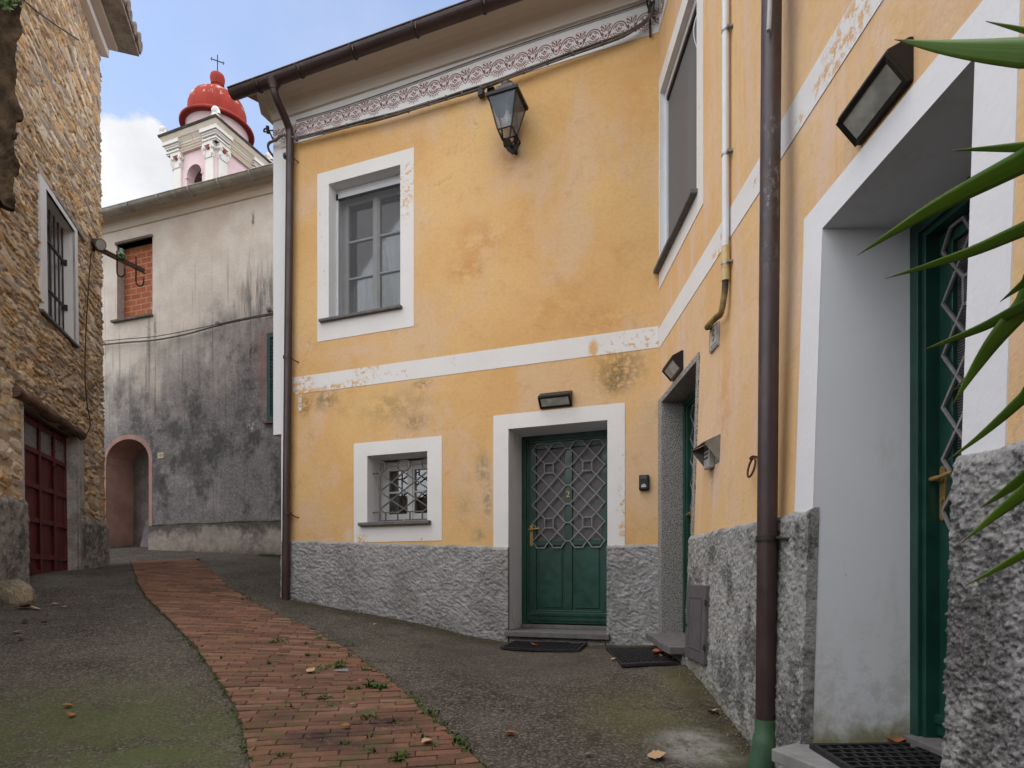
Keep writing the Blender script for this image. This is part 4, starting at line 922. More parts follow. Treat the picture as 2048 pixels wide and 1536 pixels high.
# right downpipe, leaning, with the green boot
PB, PT = Vector((1.325, 3.27, -.93)), Vector((1.383, 3.27, 5.95))
t = thing("downpipe", PB, "dark brown downpipe with a green boot between the second and third doors", "downpipe")
mb = MB(); mb.tube([PB.lerp(PT, k / 12) for k in range(13)], .0505, 24); mb.build("pipe", M_PIPE, t, smooth=True, angle=60)
M_BOOT = simple("faded_green_plastic", (0.045, 0.095, 0.052), 0.5, 0.4, 0, 0.35, 7, 0.1)
mb = MB(); q = PB
mb.tube([q + Vector((-.035, -.005, -.13)), q + Vector((-.028, -.004, -.06)), q + Vector((-.008, 0, .02)), q + Vector((0, 0, .10)), q + Vector((.001, 0, .115)), q + Vector((.0005, 0, .19))], [.064, .066, .064, .061, .054, .0525], 24); mb.build("pipe_boot", M_BOOT, t, smooth=True, angle=50)
for z in (.205, 3.1):
    c = PB.lerp(PT, (z - PB.z) / (PT.z - PB.z)); mb = MB(); mb.tube([c - Vector((0, 0, .012)), c + Vector((0, 0, .012))], .056, 20); mb.tube([c - Vector((0, 0, .02)), c - Vector((0, 0, .015))], .054, 20)
    mb.tube([c + Vector((.03, -.05, 0)), c + Vector((.03, -.075, -.004)), c + Vector((.06, -.13, -.01))], .008, 8); mb.build("pipe_clamp", M_IRON, t, smooth=True)
# grey flex hanging against it
mb = MB(); mb.tube(bez([SD.pt(2.985, 4.2, .10), SD.pt(2.99, 3.6, .12), (1.335, 3.215, 3.25), (1.325, 3.205, 3.02), (1.315, 3.20, 2.80)], 8), .012, 10); mb.tube([(1.3152, 3.2, 2.801), (1.3148, 3.2, 2.798)], .009, 10)
mb.build("hanging_flex", simple("grey_plastic", (0.33, 0.33, 0.34), 0.5, 0.4), smooth=True, props=("loose grey flex hanging down beside the right downpipe at the top", "cable"))

# lantern
def build_lantern():
    uL, zT = FR.u(1014, 230, .27), 4.985
    t = thing("lantern", FR.pt(uL, 4.55, 0), "black iron street lantern with glass panes under the stencilled frieze", "lantern")
    dc, a, b, zb = .26, .152, .078, 4.665
    def C(s, k, z): return [FR.pt(uL + x * s, z, dc + y * s) for x, y in ((-1, -1), (1, -1), (1, 1), (-1, 1))]
    mb = MB(); top, bot = C(a, 0, zT), C(b, 0, zb)
    for k in range(4):
        mb.tube([top[k], bot[k]], .0085, 6); mb.tube([bot[k], bot[(k + 1) % 4]], .008, 6)
    mb.prism(C(a + .02, 0, zT - .012), C(a + .024, 0, zT + .016)); mb.prism(C(b * .55, 0, zb - .10), C(b * .45, 0, zb - .115))
    for k in range(4): mb.tube([bot[k], C(b * .5, 0, zb - .10)[k]], .0075, 6)
    mb.build("cage", M_BLACK, t)
    mb = MB(); mb.prism(C(a + .012, 0, zT + .016), C(a * .62, 0, zT + .075)); mb.prism(C(a * .66, 0, zT + .075), C(a * .60, 0, zT + .12)); c = FR.pt(uL, zT + .12, dc)
    mb.lathe([(.072, 0), (.074, .03), (.066, .062), (.04, .085), (.012, .095), (.004, .10)], c, 20); mb.build("lantern_roof", simple("rusty_black_iron", (0.035, 0.02, 0.017), 0.5, 0.4, 0.2, 0.4, 12), t, smooth=True, angle=35)
    Mg = Mat("dusty_lantern_glass", 0.12, 0.6); Mg.color(Mg.mix(Mg.mr(Mg.noise(Mg.ob, 5, 2, 0.5), .3, .7), (0.14, 0.18, 0.24), (0.22, 0.26, 0.32)))
    tr = Mg.N.new("ShaderNodeBsdfTransparent"); mx = Mg.N.new("ShaderNodeMixShader"); mx.inputs[0].default_value = .30; Mg.L.new(tr.outputs[0], mx.inputs[1]); Mg.L.new(Mg.b.outputs[0], mx.inputs[2]); Mg.L.new(mx.outputs[0], Mg.N["Material Output"].inputs[0])
    for k in range(4):
        mb = MB(); k2 = (k + 1) % 4; mb.quad(*[Vector(x) for x in (top[k], top[k2], bot[k2], bot[k])]); p = mb.build("pane", Mg.m, t); s = p.modifiers.new("thickness", 'SOLIDIFY'); s.thickness = .003
    mb = MB(); mb.lathe([(.004, .0), (.03, .02), (.046, .06), (.047, .09), (.036, .125), (.022, .15), (.018, .19)], FR.pt(uL, 4.71, dc), 18); mb.build("bulb", simple("milky_bulb", (0.72, 0.71, 0.68), 0.3, 0.5, 0, 0.05), t, smooth=True)
    mb = MB(); mb.tube([FR.pt(uL, zT - .02, dc), FR.pt(uL, 4.88, dc)], .02, 10); mb.build("lamp_holder", M_BRASS, t, smooth=True)
    mb = MB(); mb.slab(FR, uL - .02, uL + .02, 4.60, 5.10, 0, .02); mb.tube([FR.pt(uL, 5.06, .01), FR.pt(uL, 5.07, dc)], .014, 8)
    mb.prism([FR.pt(uL - .09, 4.63, .10), FR.pt(uL + .09, 4.63, .10), FR.pt(uL + .06, 4.585, .10), FR.pt(uL, 4.53, .10), FR.pt(uL - .06, 4.585, .10)], [FR.pt(uL - .09, 4.63, .12), FR.pt(uL + .09, 4.63, .12), FR.pt(uL + .06, 4.585, .12), FR.pt(uL, 4.53, .12), FR.pt(uL - .06, 4.585, .12)])
    mb.tube([FR.pt(uL, 4.60, 0), FR.pt(uL, 4.60, dc)], .010, 8); mb.tube([FR.pt(uL - .09, 4.63, .11), FR.pt(uL - .075, 4.66, dc - b * .9)], .008, 6); mb.tube([FR.pt(uL + .09, 4.63, .11), FR.pt(uL + .075, 4.66, dc - b * .9)], .008, 6)
    mb.build("wall_bracket", M_BLACK, t)
build_lantern()

# three bulkhead lamps: triangular hoods with a glazed face
def mat_lampglass():
    M = Mat("bulkhead_glass", 0.25, 0.5); n = M.noise(M.vec(M.ob, (1, 1, 1)), 9, 3, 0.6)
    M.color(M.mix(M.mr(n, 0.3, 0.7), (0.27, 0.275, 0.245), (0.46, 0.455, 0.40))); M.bump(M.noise(M.ob, 60, 3), 0.3, 0.003); return M.m
M_LG = mat_lampglass()
def bulkhead(W, u0, u1, ztop, label):
    t = thing("bulkhead_lamp", W.pt((u0 + u1) / 2, ztop - .15, 0), label, "wall lamp", "black bulkhead lamps over the doors")
    zf, zb, dp = ztop - .06, ztop - .16, .098
    fv = Vector((dp, zf)), Vector((.012, zb))
    def fp(u, s, out): # point on the tilted face: s 0 at the upper front edge, 1 at the wall
        d = fv[0].x + (fv[1].x - fv[0].x) * s; z = fv[0].y + (fv[1].y - fv[0].y) * s; nx, nz = .75, -.66
        return W.pt(u, z + nz * out, d + nx * out)
    mb = MB(); prof = [(0, ztop), (.015, ztop), (dp, zf + .014), (dp, zf), (.012, zb), (0, zb)]
    mb.prism([W.pt(u0, z, d) for d, z in prof], [W.pt(u1, z, d) for d, z in prof]); h = mb.build("housing", M_BLACK, t, bevel=.004)
    mb = MB(); s = 1 if u1 > u0 else -1
    o = [(u0, .02), (u1, .02), (u1, .98), (u0, .98)]; m = .022 * s; i = [(u0 + m, .16), (u1 - m, .16), (u1 - m, .84), (u0 + m, .84)]
    for k in range(4):
        k2 = (k + 1) % 4; mb.prism([fp(*o[k], 0), fp(*o[k2], 0), fp(*i[k2], 0), fp(*i[k], 0)], [fp(*o[k], .012), fp(*o[k2], .012), fp(*i[k2], .008), fp(*i[k], .008)])
    mb.build("bezel", M_BLACK, t)
    mb = MB(); mb.prism([fp(*p, 0.0005) for p in i], [fp(*p, .0045) for p in i]); mb.build("lamp_glass", M_LG, t)
    mb = MB(); mb.tube([W.pt(u0 + .10 * s, ztop - .115, .03), W.pt(u1 - .10 * s, ztop - .115, .03)], .004, 6); return t
cu, cz = FR.uz(1111, 783, 0)
bulkhead(FR, cu + .165, cu - .185, 1.965, "black bulkhead wall lamp above the white door surround of door 2")
bulkhead(SD, .55, .895, 1.95, "black bulkhead lamp beside the granite lintel of the corner door")
bulkhead(SD, 6.25 - 2.636, 6.25 - 2.285, 1.98, "large black bulkhead lamp near the plant, above the nearest door")

# key safe
u, z = FR.uz(1288, 965, .03); t = thing("key_safe", FR.pt(u, z, 0), "small black key safe on the ochre wall right of door 2", "key box")
mb = MB(); mb.slab(FR, u - .05, u + .05, z - .078, z + .078, 0, .045); mb.build("case", M_BLACK, t, bevel=.012)
M_PALE = simple("pale_print", (0.62, 0.62, 0.62), 0.6, 0.3, 0, 0.05)
mb = MB(); mb.slab(FR, u - .034, u + .034, z + .03, z + .062, .045, .050); mb.build("shutter", simple("charcoal_plastic", (0.045, 0.045, 0.048), 0.45, 0.4), t, bevel=.004)
mb = MB(); cc = (u, z - .045)
k = [(cc[0] + .021 * math.cos(R(a)), cc[1] + .026 * math.sin(R(a))) for a in range(0, 181, 20)]
bar_net(mb, FR, list(zip(k, k[1:])) + [(k[-1], k[0])], .0455, .006, .001); k = [(cc[0] + .011 * math.cos(R(a)), cc[1] + .004 + .011 * math.sin(R(a))) for a in range(0, 181, 30)]
bar_net(mb, FR, list(zip(k, k[1:])), .0455, .004, .001); mb.slab(FR, cc[0] - .004, cc[0] + .004, cc[1] + .003, cc[1] + .011, .0455, .0465); mb.build("emblem", M_PALE, t)
# meter tag
u, z = FR.uz(601, 806, 0); t = thing("number_tag", FR.pt(u, z, 0), "narrow white tag with upright digits 0 1 8 9 by the left downpipe", "tag")
mb = MB(); mb.slab(FR, u - .02, u + .02, z - .105, z + .10, 0.004, .009); mb.build("plate", simple("white_tag_enamel", (0.7, 0.68, 0.67), 0.5, 0.3, 0, 0.08), t, bevel=.002)
M_INK = simple("dark_red_ink", (0.10, 0.02, 0.025), 0.7, 0.2)
for i, ch in enumerate("0189"): text_mesh("digit", ch, FR, u, z + .078 - .043 * i, .0095, .05, -1, M_INK, t, .001)
mb = MB(); mb.slab(FR, u - .012, u + .012, z - .092, z - .086, .0085, .0098); mb.build("dash", M_INK, t)
# house number 5
u0, u1 = SD.u(1422, 700), SD.u(1440, 700); zt, zb5 = SD.z(1440, 656), SD.z(1422, 702)
u0, u1 = 6.25 - 4.60, 6.25 - 4.42; z = (SD.z(1431, 656) + SD.z(1431, 695)) / 2; uc = (u0 + u1) / 2
t = thing("house_number_plate", SD.pt(uc, z, 0), "small grey stone plate with the number 5 under the bent hose", "number plate")
mb = MB(); mb.slab(SD, u0, u1, z - .085, z + .085, 0, .016); mb.build("plate", simple("pale_grey_marble", (0.40, 0.39, 0.37), 0.55, 0.4, 0, 0.2, 12), t, bevel=.003)
mb = MB(); mb.ring(SD, (u0 + .006, u1 - .006, z - .079, z + .079), (u0 + .011, u1 - .011, z - .074, z + .074), .0155, .0175); mb.build("plate_border", M_IRON, t)
text_mesh("numeral", "5", SD, uc, z + .012, .0165, .12, 1, M_IRON, t, .0015)
mb = MB(); rng = random.Random(2)
for k in range(9): mb.slab(SD, uc - .055 + .0125 * k, uc - .047 + .0125 * k, z - .06, z - .052 + rng.uniform(0, .006), .0155, .0172)
mb.build("small_lettering", M_IRON, t)
# intercom under its little hood
y0, y1 = 4.98, 4.50; uI = 6.25 - 4.72; zI = SD.z(1415, 905)
t = thing("intercom", SD.pt(uI, zI, 0), "grey door intercom under a bent metal hood on the side wall", "intercom")
mb = MB(); hw = .155; zt = .56 + .52 - .06
uc = SD.u(1440, 900) - hw; zt, zlow = SD.z(1425, 876, .02), SD.z(1425, 928, .02)
A = [(uc - hw, zt, 0), (uc - hw, zt - .055, .115), (uc + hw, zt - .055, .115), (uc + hw, zt, 0)]
P3 = lambda u, z, d: SD.pt(u, z, d)
def sheet(mb, pts, th=.004):
    n = (Vector(pts[1]) - Vector(pts[0])).cross(Vector(pts[2]) - Vector(pts[0])).normalized() * th; mb.prism(pts, [Vector(p) + n for p in pts])
sheet(mb, [P3(*a) for a in A])
for s in (-1, 1): sheet(mb, [P3(uc + s * hw, zt - .002, 0), P3(uc + s * hw, zt - .057, .113), P3(uc + s * hw * .98, zlow + .0, 0)])
mb.slab(SD, uc - hw, uc + hw, zlow, zt, 0, .004); mb.build("hood", simple("weathered_zinc", (0.22, 0.21, 0.19), 0.55, 0.4, 0.2, 0.25, 10), t)
mb = MB(); mb.slab(SD, uc - .06, uc + .055, zlow - .02, zt - .03, .004, .045); mb.build("call_panel", simple("grey_aluminium_panel", (0.40, 0.40, 0.40), 0.4, 0.5, 0.3, 0.1), t, bevel=.004)
mb = MB(); rng = random.Random(4)
for i in range(3):
    for j in range(2):
        zq, uq = zt - .075 - .03 * i, uc - .035 + .045 * j; mb.tube([SD.pt(uq, zq, .045), SD.pt(uq, zq, .048)], .008, 8); mb.slab(SD, uq + .010, uq + .026, zq - .006, zq + .006, .0445, .0465)
mb.build("call_button", M_IRON, t)
# iron tether ring
u, z = SD.uz(1508, 935, .02); t = thing("tether_ring", SD.pt(u, z + .05, 0), "rusty iron tether ring on the side wall left of the right downpipe", "ring")
mb = MB(); c = Vector(SD.pt(u, z, .035)); mb.tube([c + Vector((.012 * math.sin(a), .050 * math.cos(a) , .055 * math.sin(a))) for a in [2 * math.pi * k / 24 for k in range(24)]], .0065, 8, closed=True); mb.build("ring", simple("rusty_iron", (0.085, 0.04, 0.028), 0.75, 0.3, 0.2, 0.4, 30), t, smooth=True)
mb = MB(); mb.tube(bez([SD.pt(u, z + .06, 0), SD.pt(u, z + .065, .03), SD.pt(u, z + .052, .045), SD.pt(u, z + .045, .03)], 5), .006, 8); mb.build("staple", bpy.data.materials["rusty_iron"], t, smooth=True)
# conduit with the corrugated tail
uc = 6.25 - 4.20; d0 = .035
t = thing("conduit", SD.pt(uc, 2.0, 0), "white plastic conduit ending in a bent corrugated hose on the side wall", "conduit")
zA, zB_ = SD.z(1458, 488, d0), SD.z(1458, 552, d0)
mb = MB(); mb.tube([SD.pt(uc, z, d0) for z in steps(zA, 6.0, 6)], .0235, 16); mb.build("pipe", simple("white_pvc", (0.66, 0.67, 0.69), 0.4, 0.4, 0, 0.05), t, smooth=True, angle=60)
mb = MB(); mb.tube([SD.pt(uc, zB_, d0), SD.pt(uc, zA + .02, d0)], .027, 16); mb.tube([SD.pt(uc, zB_ + .085, d0), SD.pt(uc, zB_ + .09, d0)], .029, 16); mb.build("sleeve", simple("yellowed_pvc", (0.52, 0.40, 0.19), 0.5, 0.4, 0, 0.15), t, smooth=True, angle=60)
hose = bez([SD.pt(uc, zB_ + .01, d0), SD.pt(uc - .005, zB_ - .08, d0 + .005), SD.pt(uc - .03, zB_ - .20, .055), SD.pt(uc - .10, SD.z(1440, 625, .07), .07), SD.pt(6.25 - 4.50, SD.z(1422, 645, .06), .06), SD.pt(6.25 - 4.56, SD.z(1419, 653, .03), .03), SD.pt(6.25 - 4.56, SD.z(1424, 658, .0), -.01)], 14)
mb = MB(); mb.tube(hose, [.0225 if k % 2 else .0185 for k in range(len(hose))], 12)
Mh = Mat("sun_bleached_hose", 0.6, 0.3); zz_ = Mh.sep(Mh.ob)[2]; Mh.color(Mh.mix(Mh.mr(zz_, zB_ - .02, zB_ - .14), (0.035, 0.032, 0.026), Mh.mix(Mh.mr(Mh.noise(Mh.ob, 14, 4), .3, .7), (0.13, 0.085, 0.025), (0.27, 0.20, 0.08))))
mb.build("corrugated_hose", Mh.m, t, smooth=True, angle=180)
for py in (45, 296, 490 + 28):
    z = SD.z(1458, py, d0); mb = MB(); mb.tube([SD.pt(uc, z - .007, d0), SD.pt(uc, z + .007, d0)], .0275 if py < 500 else .0305, 16); mb.slab(SD, uc + .022, uc + .05, z - .006, z + .008, 0, .04); mb.build("clip", simple("clip_metal%d" % py, (0.30, 0.31, 0.32), 0.45, 0.5, 0.5), t, smooth=True, angle=50)
# meter cupboard door in the plinth
M_METER = simple("grey_brown_enamel", (0.108, 0.098, 0.100), 0.5, 0.4, 0, 0.12, 8)
dM = .056; u0, u1 = SD.u(1371, 1250, dM), SD.u(1409, 1250, dM)
zt = (SD.z(1374, 1170, dM) + SD.z(1410, 1170, dM)) / 2; zl = (SD.z(1368, 1312, dM) + SD.z(1402, 1328, dM)) / 2
mb = MB(); mb.slab(SD, u0, u1, zl, zt, -.02, dM, 1, 3); cup = mb.build("meter_door", M_METER, house, bevel=.004)
mb = MB(); mb.ring(SD, (u0 + .075, u1 - .075, zl + .085, zt - .085), (u0 + .085, u1 - .085, zl + .095, zt - .095), dM - .001, dM + .004); mb.build("panel_bead", M_METER, cup)
for z in (zl + .12, zt - .12): mb = MB(); mb.tube([SD.pt(u1 + .004, z - .02, dM), SD.pt(u1 + .004, z + .02, dM)], .007, 8); mb.build("hinge", M_IRON, cup)
mb = MB(); mb.tube([SD.pt(u0 + .03, (zl + zt) / 2 - .03, dM), SD.pt(u0 + .03, (zl + zt) / 2 - .03, dM + .008)], .011, 10); mb.build("lock", M_IRON, cup)

# cables along the frieze
def strand_obj(name, strands, r, mat, props, parent=None):
    mb = MB()
    for s in strands: mb.tube(bez(s, 5), r, 6)
    return mb.build(name, mat, parent, smooth=True, props=props)
M_CABLE = simple("weathered_grey_cable", (0.135, 0.115, 0.098), 0.7, 0.3, 0, 0.3, 15)
cpx = [(594, 280), (681, 257), (741, 243), (810, 225), (876, 203), (927, 188), (990, 168), (1060, 140), (1140, 111), (1235, 78), (1274, 58), (1298, 39), (1306, 20), (1310, -15)]
base = [FR.uz(x, y, .07) for x, y in cpx]
t = thing("cable_bundle", FR.pt(2.3, 5.4, 0), "bundle of grey cables strapped along the wall below the stencilled frieze", "cable")
strands = []
for k, (dz, dd) in enumerate(((0, .07), (.02, .078), (-.012, .085), (.012, .09))):
    strands.append([FR.pt(u, z + dz + .006 * math.sin(i * 2.1 + k), dd + .004 * math.cos(i * 1.7 + k)) for i, (u, z) in enumerate(base)])
strand_obj("strand", strands, .0095, M_CABLE, None, t)
for i in range(20):
    mb = MB(); tt = i / 19 * (len(base) - 2.2); a = int(tt); fr_ = tt - a; u, z = base[a][0] + (base[a + 1][0] - base[a][0]) * fr_, base[a][1] + (base[a + 1][1] - base[a][1]) * fr_
    mb.tube([FR.pt(u - .009, z + .004, .08), FR.pt(u + .009, z + .004, .08)], .026, 8); mb.build("cable_tie", M_CABLE, t, smooth=True, angle=40)
strand_obj("loop", [[FR.pt(base[0][0] - .02, base[0][1], .08), FR.pt(FR.u(578, 283), FR.z(578, 281), .10), FR.pt(FR.u(562, 288), FR.z(562, 289), .09), FR.pt(UL_HI + .03, FR.z(547, 291), .05), FR.pt(UL_HI + .07, FR.z(542, 300), .0), FR.pt(UL_HI + .02, FR.z(548, 312), -.10)]], .016, M_CABLE, None, t)
mb = MB(); u, z = FR.uz(963, 186, .06); mb.slab(FR, u - .03, u + .03, z - .045, z + .02, .03, .10); mb.tube([FR.pt(u - .1, z + .03, .1), FR.pt(u - .03, z - .01, .09)], .008, 6); mb.slab(FR, u - .14, u - .06, z + .0, z + .045, .0, .05); mb.build("junction_box", M_BLACK, t, bevel=.006)
strand_obj("cable", [[FR.pt(FR.uz(x, y, .025)[0], FR.uz(x, y, .025)[1] + .055, .025) for x, y in ((592, 250), (700, 218), (850, 166), (1000, 112), (1150, 62), (1240, 33), (1302, 12))]], .0065, M_CABLE, ("single dark cable clipped along the top of the white frieze", "cable"))
mb = MB(); u, z = FR.uz(1300, 60, .05); mb.tube([FR.pt(u, z - .05, .03), FR.pt(u, z + .2, .05)], .012, 8); mb.tube(bez([FR.pt(u, z + .18, .05), FR.pt(u + .02, z + .26, .1), FR.pt(u - .06, z + .34, .14), FR.pt(u - .04, z + .5, .12)], 6), .01, 8); mb.tube([FR.pt(u - .0, z + .17, .04), FR.pt(u - .03, z + .24, .09)], .03, 8)
mb.build("cable_spike", M_IRON, t, smooth=True)
mb = MB(); u, z = UL_HI + .0, FR.z(548, 262); mb.tube(bez([FR.pt(u, z - .12, .0), FR.pt(u + .05, z, .03), FR.pt(u + .1, z + .03, .04), FR.pt(u + .12, z + .0, .04), FR.pt(u + .09, z - .01, .04)], 5), .010, 8); mb.tube([FR.pt(u, z + .01, .0), FR.pt(u + .05, z + .0, .03)], .008, 6); mb.tube([FR.pt(u + .06, z - .03, .03), FR.pt(u + .06, z + .05, .04)], .022, 8)
mb.build("cable_hook", M_IRON, smooth=True, props=("iron cable hook on the upper left corner of the ochre house", "hook"))

# ------------------------------------------------------------------ rubber doormats
M_RUBBER = simple("black_rubber", (0.016, 0.015, 0.016), 0.55, 0.4, 0, 0.3, 14)
def doormat(c, zf, label, nx, ny):
    """c: four ground corners in order; ring mat with an open lattice"""
    P = [Vector(p) for p in c]; ctr = sum(P, Vector()) / 4
    t = thing("doormat", ctr, label, "doormat", "black rubber doormats at the doors")
    def Q(a, b, h): p = P[0].lerp(P[1], a).lerp(P[3].lerp(P[2], a), b); return (p.x, p.y, zf(p.x, p.y) + h)
    mb = MB(); m = .05; mb2 = MB()
    def bar(a0, b0, a1, b1, a2, b2, a3, b3, h0, h1, n, mm):
        for k in range(n):
            f0, f1 = k / n, (k + 1) / n
            q = [(a0 + (a1 - a0) * f0, b0 + (b1 - b0) * f0), (a0 + (a1 - a0) * f1, b0 + (b1 - b0) * f1), (a3 + (a2 - a3) * f1, b3 + (b2 - b3) * f1), (a3 + (a2 - a3) * f0, b3 + (b2 - b3) * f0)]
            mm.prism([Q(x, y, h0) for x, y in q], [Q(x, y, h1) for x, y in q])
    bar(0, 0, 1, 0, 1, m, 0, m, .0, .022, 10, mb); bar(0, 1 - m, 1, 1 - m, 1, 1, 0, 1, .0, .022, 10, mb); bar(0, m, m * .6, m, m * .6, 1 - m, 0, 1 - m, .0, .022, 1, mb); bar(1 - m * .6, m, 1, m, 1, 1 - m, 1 - m * .6, 1 - m, .0, .022, 1, mb)
    bar(0.02, 0.02, .98, 0.02, .98, .98, .02, .98, .001, .006, 10, mb2)
    mb.build("border", M_RUBBER, t)
    for i in range(1, nx):
        a = m * .6 + (1 - m * 1.2) * i / nx; bar(a - .10 / nx, m, a + .10 / nx, m, a + .10 / nx, 1 - m, a - .10 / nx, 1 - m, .004, .020, 6, mb2)
    for j in range(1, ny):
        b = m + (1 - 2 * m) * j / ny
        for i in range(nx):
            a0 = m * .6 + (1 - m * 1.2) * i / nx; a1 = a0 + (1 - m * 1.2) / nx; bb = b + (.5 / ny * (1 - 2 * m) if i % 2 else 0)
            if bb > 1 - m: continue
            bar(a0, bb - .12 / ny, a1, bb - .12 / ny, a1, bb + .12 / ny, a0, bb + .12 / ny, .004, .018, 1, mb2)
    mb2.build("lattice", M_RUBBER, t)
G_ = lambda x, y: float(gz(x, y)) + .006
doormat([gp(1000, 1299), gp(1158, 1305), gp(1175, 1289), gp(1028, 1286)], G_, "black rubber doormat on the asphalt below door 2, with a brown leaf on it", 22, 7)
doormat([gp(1243, 1336), gp(1355, 1331), gp(1306, 1300), gp(1212, 1300)], G_, "black rubber doormat lying askew on the asphalt by the corner step", 16, 10)
doormat([(1.365, 2.87, zS), (1.33, 2.0, zS), (1.85, 2.0, zS), (1.855, 2.90, zS)], lambda x, y: zS + .001, "black rubber doormat on the pale step of the nearest door", 13, 9)

# ------------------------------------------------------------------ the stone house on the left
stone = thing("stone_house", ST.pt(0, .2, 0), "tall rubble stone house with a barred window and a dark red garage door", "house")
s_ = ST.uz
SW_O = (s_(151, 560)[0], s_(76, 500)[0], None, None)
zwo1 = (s_(82, 359)[1] + s_(154, 466)[1]) / 2; zwo0 = (s_(71, 611)[1] + s_(148, 687)[1]) / 2
SW = (s_(146, 560)[0], s_(88, 480)[0], zwo0 + .0, (s_(93, 386)[1] + s_(146, 464)[1]) / 2)
GD = (s_(153, 1000)[0], s_(45, 980)[0], -.2, (s_(48, 800)[1] + s_(143, 874)[1]) / 2)
def stones_height(U, Z):
    """height field and colour of a wall of thin, roughly coursed rubble slabs"""
    wu = U + (fbm(U * 2.2, Z * 5, 3, 41) - .5) * .16; wz = Z + (fbm(U * 3.0, Z * 3.0, 3, 42) - .5) * .10
    big = np.clip((3.6 - Z) / 3.0, 0, 1)                       # lower stones are bigger and pointed with mortar
    def cells(su, szz, seed):
        gx, gy = wu / su, wz / szz; ix, iy = np.floor(gx), np.floor(gy)
        F1 = np.full(U.shape, 9.); F2 = np.full(U.shape, 9.); I = np.zeros(U.shape); Cx = np.zeros(U.shape); Cy = np.zeros(U.shape)
        for dx in (-1, 0, 1):
            for dy in (-1, 0, 1):
                cx, cy = ix + dx, iy + dy; jx, jy = _h(cx, cy, seed), _h(cx, cy, seed + 1); ax, ay = cx + .15 + .7 * jx, cy + .15 + .7 * jy
                wgt = .55 + .95 * _h(cx, cy, seed + 2)
                d = np.maximum(np.abs(gx - ax) * .85 + .25 * np.abs(gy - ay) * jx, np.abs(gy - ay)) * .85 + np.hypot(gx - ax, gy - ay) * .25; d = d / wgt
                n = d < F1; F2 = np.where(n, F1, np.minimum(F2, d)); I = np.where(n, _h(cx, cy, seed + 3), I); Cx = np.where(n, gx - ax, Cx); Cy = np.where(n, gy - ay, Cy); F1 = np.where(n, d, F1)
        return F2 - F1, I, Cx, Cy
    e1, i1, x1, y1 = cells(.20, .040, 50); e3, i3, x3, y3 = cells(.36, .078, 80); mk = fbm(U * 1.7, Z * 3.2, 3, 81) > .56; e1, i1, x1, y1 = np.where(mk, e3, e1), np.where(mk, i3, i1), np.where(mk, x3, x1), np.where(mk, y3, y1); e2, i2, x2, y2 = cells(.25, .085, 60)
    low = big > .5 + (fbm(U * 2, Z * 2, 3, 47) - .5) * .6
    e = np.where(low, e2, e1); idx = np.where(low, i2, i1); cx = np.where(low, x2, x1); cy = np.where(low, y2, y1)
    joint = np.clip(e / np.where(low, .20, .13), 0, 1); body = joint ** .4
    r1 = (idx * 7.13) % 1; r2 = (idx * 13.7) % 1; r3 = (idx * 29.3) % 1
    H = body * (.010 + .028 * r1) + joint * ((r2 - .5) * .05 * cx + (r3 - .5) * .06 * cy) + fbm(U * 28, Z * 50, 4, 44) * .010 * body
    pal = np.array([(.64, .43, .22), (.52, .34, .17), (.70, .50, .29), (.44, .30, .18), (.54, .42, .29), (.76, .60, .40), (.64, .39, .18), (.42, .335, .24)])
    k = np.clip((r3 * len(pal)).astype(int), 0, len(pal) - 1); col = pal[k] * np.array((1.05, 1.08, 1.18)) * (.80 + .36 * r2[..., None])
    col = col * (.8 + .4 * fbm(U * 22, Z * 40, 4, 45)[..., None])
    mort = np.where(low[..., None], np.array((.38, .335, .27)), np.array((.13, .09, .052))) * (.7 + .6 * fbm(U * 30, Z * 30, 4, 46)[..., None])
    f = np.clip((joint - .12) / .35, 0, 1)[..., None]; col = mort * (1 - f) + col * f
    H = np.where(low, np.maximum(H, .020 + .006 * fbm(U * 25, Z * 25, 3, 48)), H)
    grey = np.clip((1.6 - Z) / 1.6, 0, 1)[..., None] * .25; col = col * (1 - grey) + np.array((.25, .22, .185)) * grey
    return H, col
def mat_stone():
    M = Mat("rubble_stone", 0.92, 0.2); a = M.N.new("ShaderNodeVertexColor"); a.layer_name = "Col"; v = M.ob
    c = M.mix(M.mr(M.noise(v, 50, 6, 0.75), .25, .8, 0, .5), a.outputs[0], M.mix(0.5, a.outputs[0], (0.16, 0.12, 0.08)))
    c = M.mix(M.mr(M.noise(M.vec(v, (1, 1, 1), (3, 1, 2)), 1.4, 6, .65), .52, .72, 0, .35), c, (0.22, 0.19, 0.155))
    M.color(c).bump(M.noise(v, 70, 7, 0.75), .8, .008); return M.m
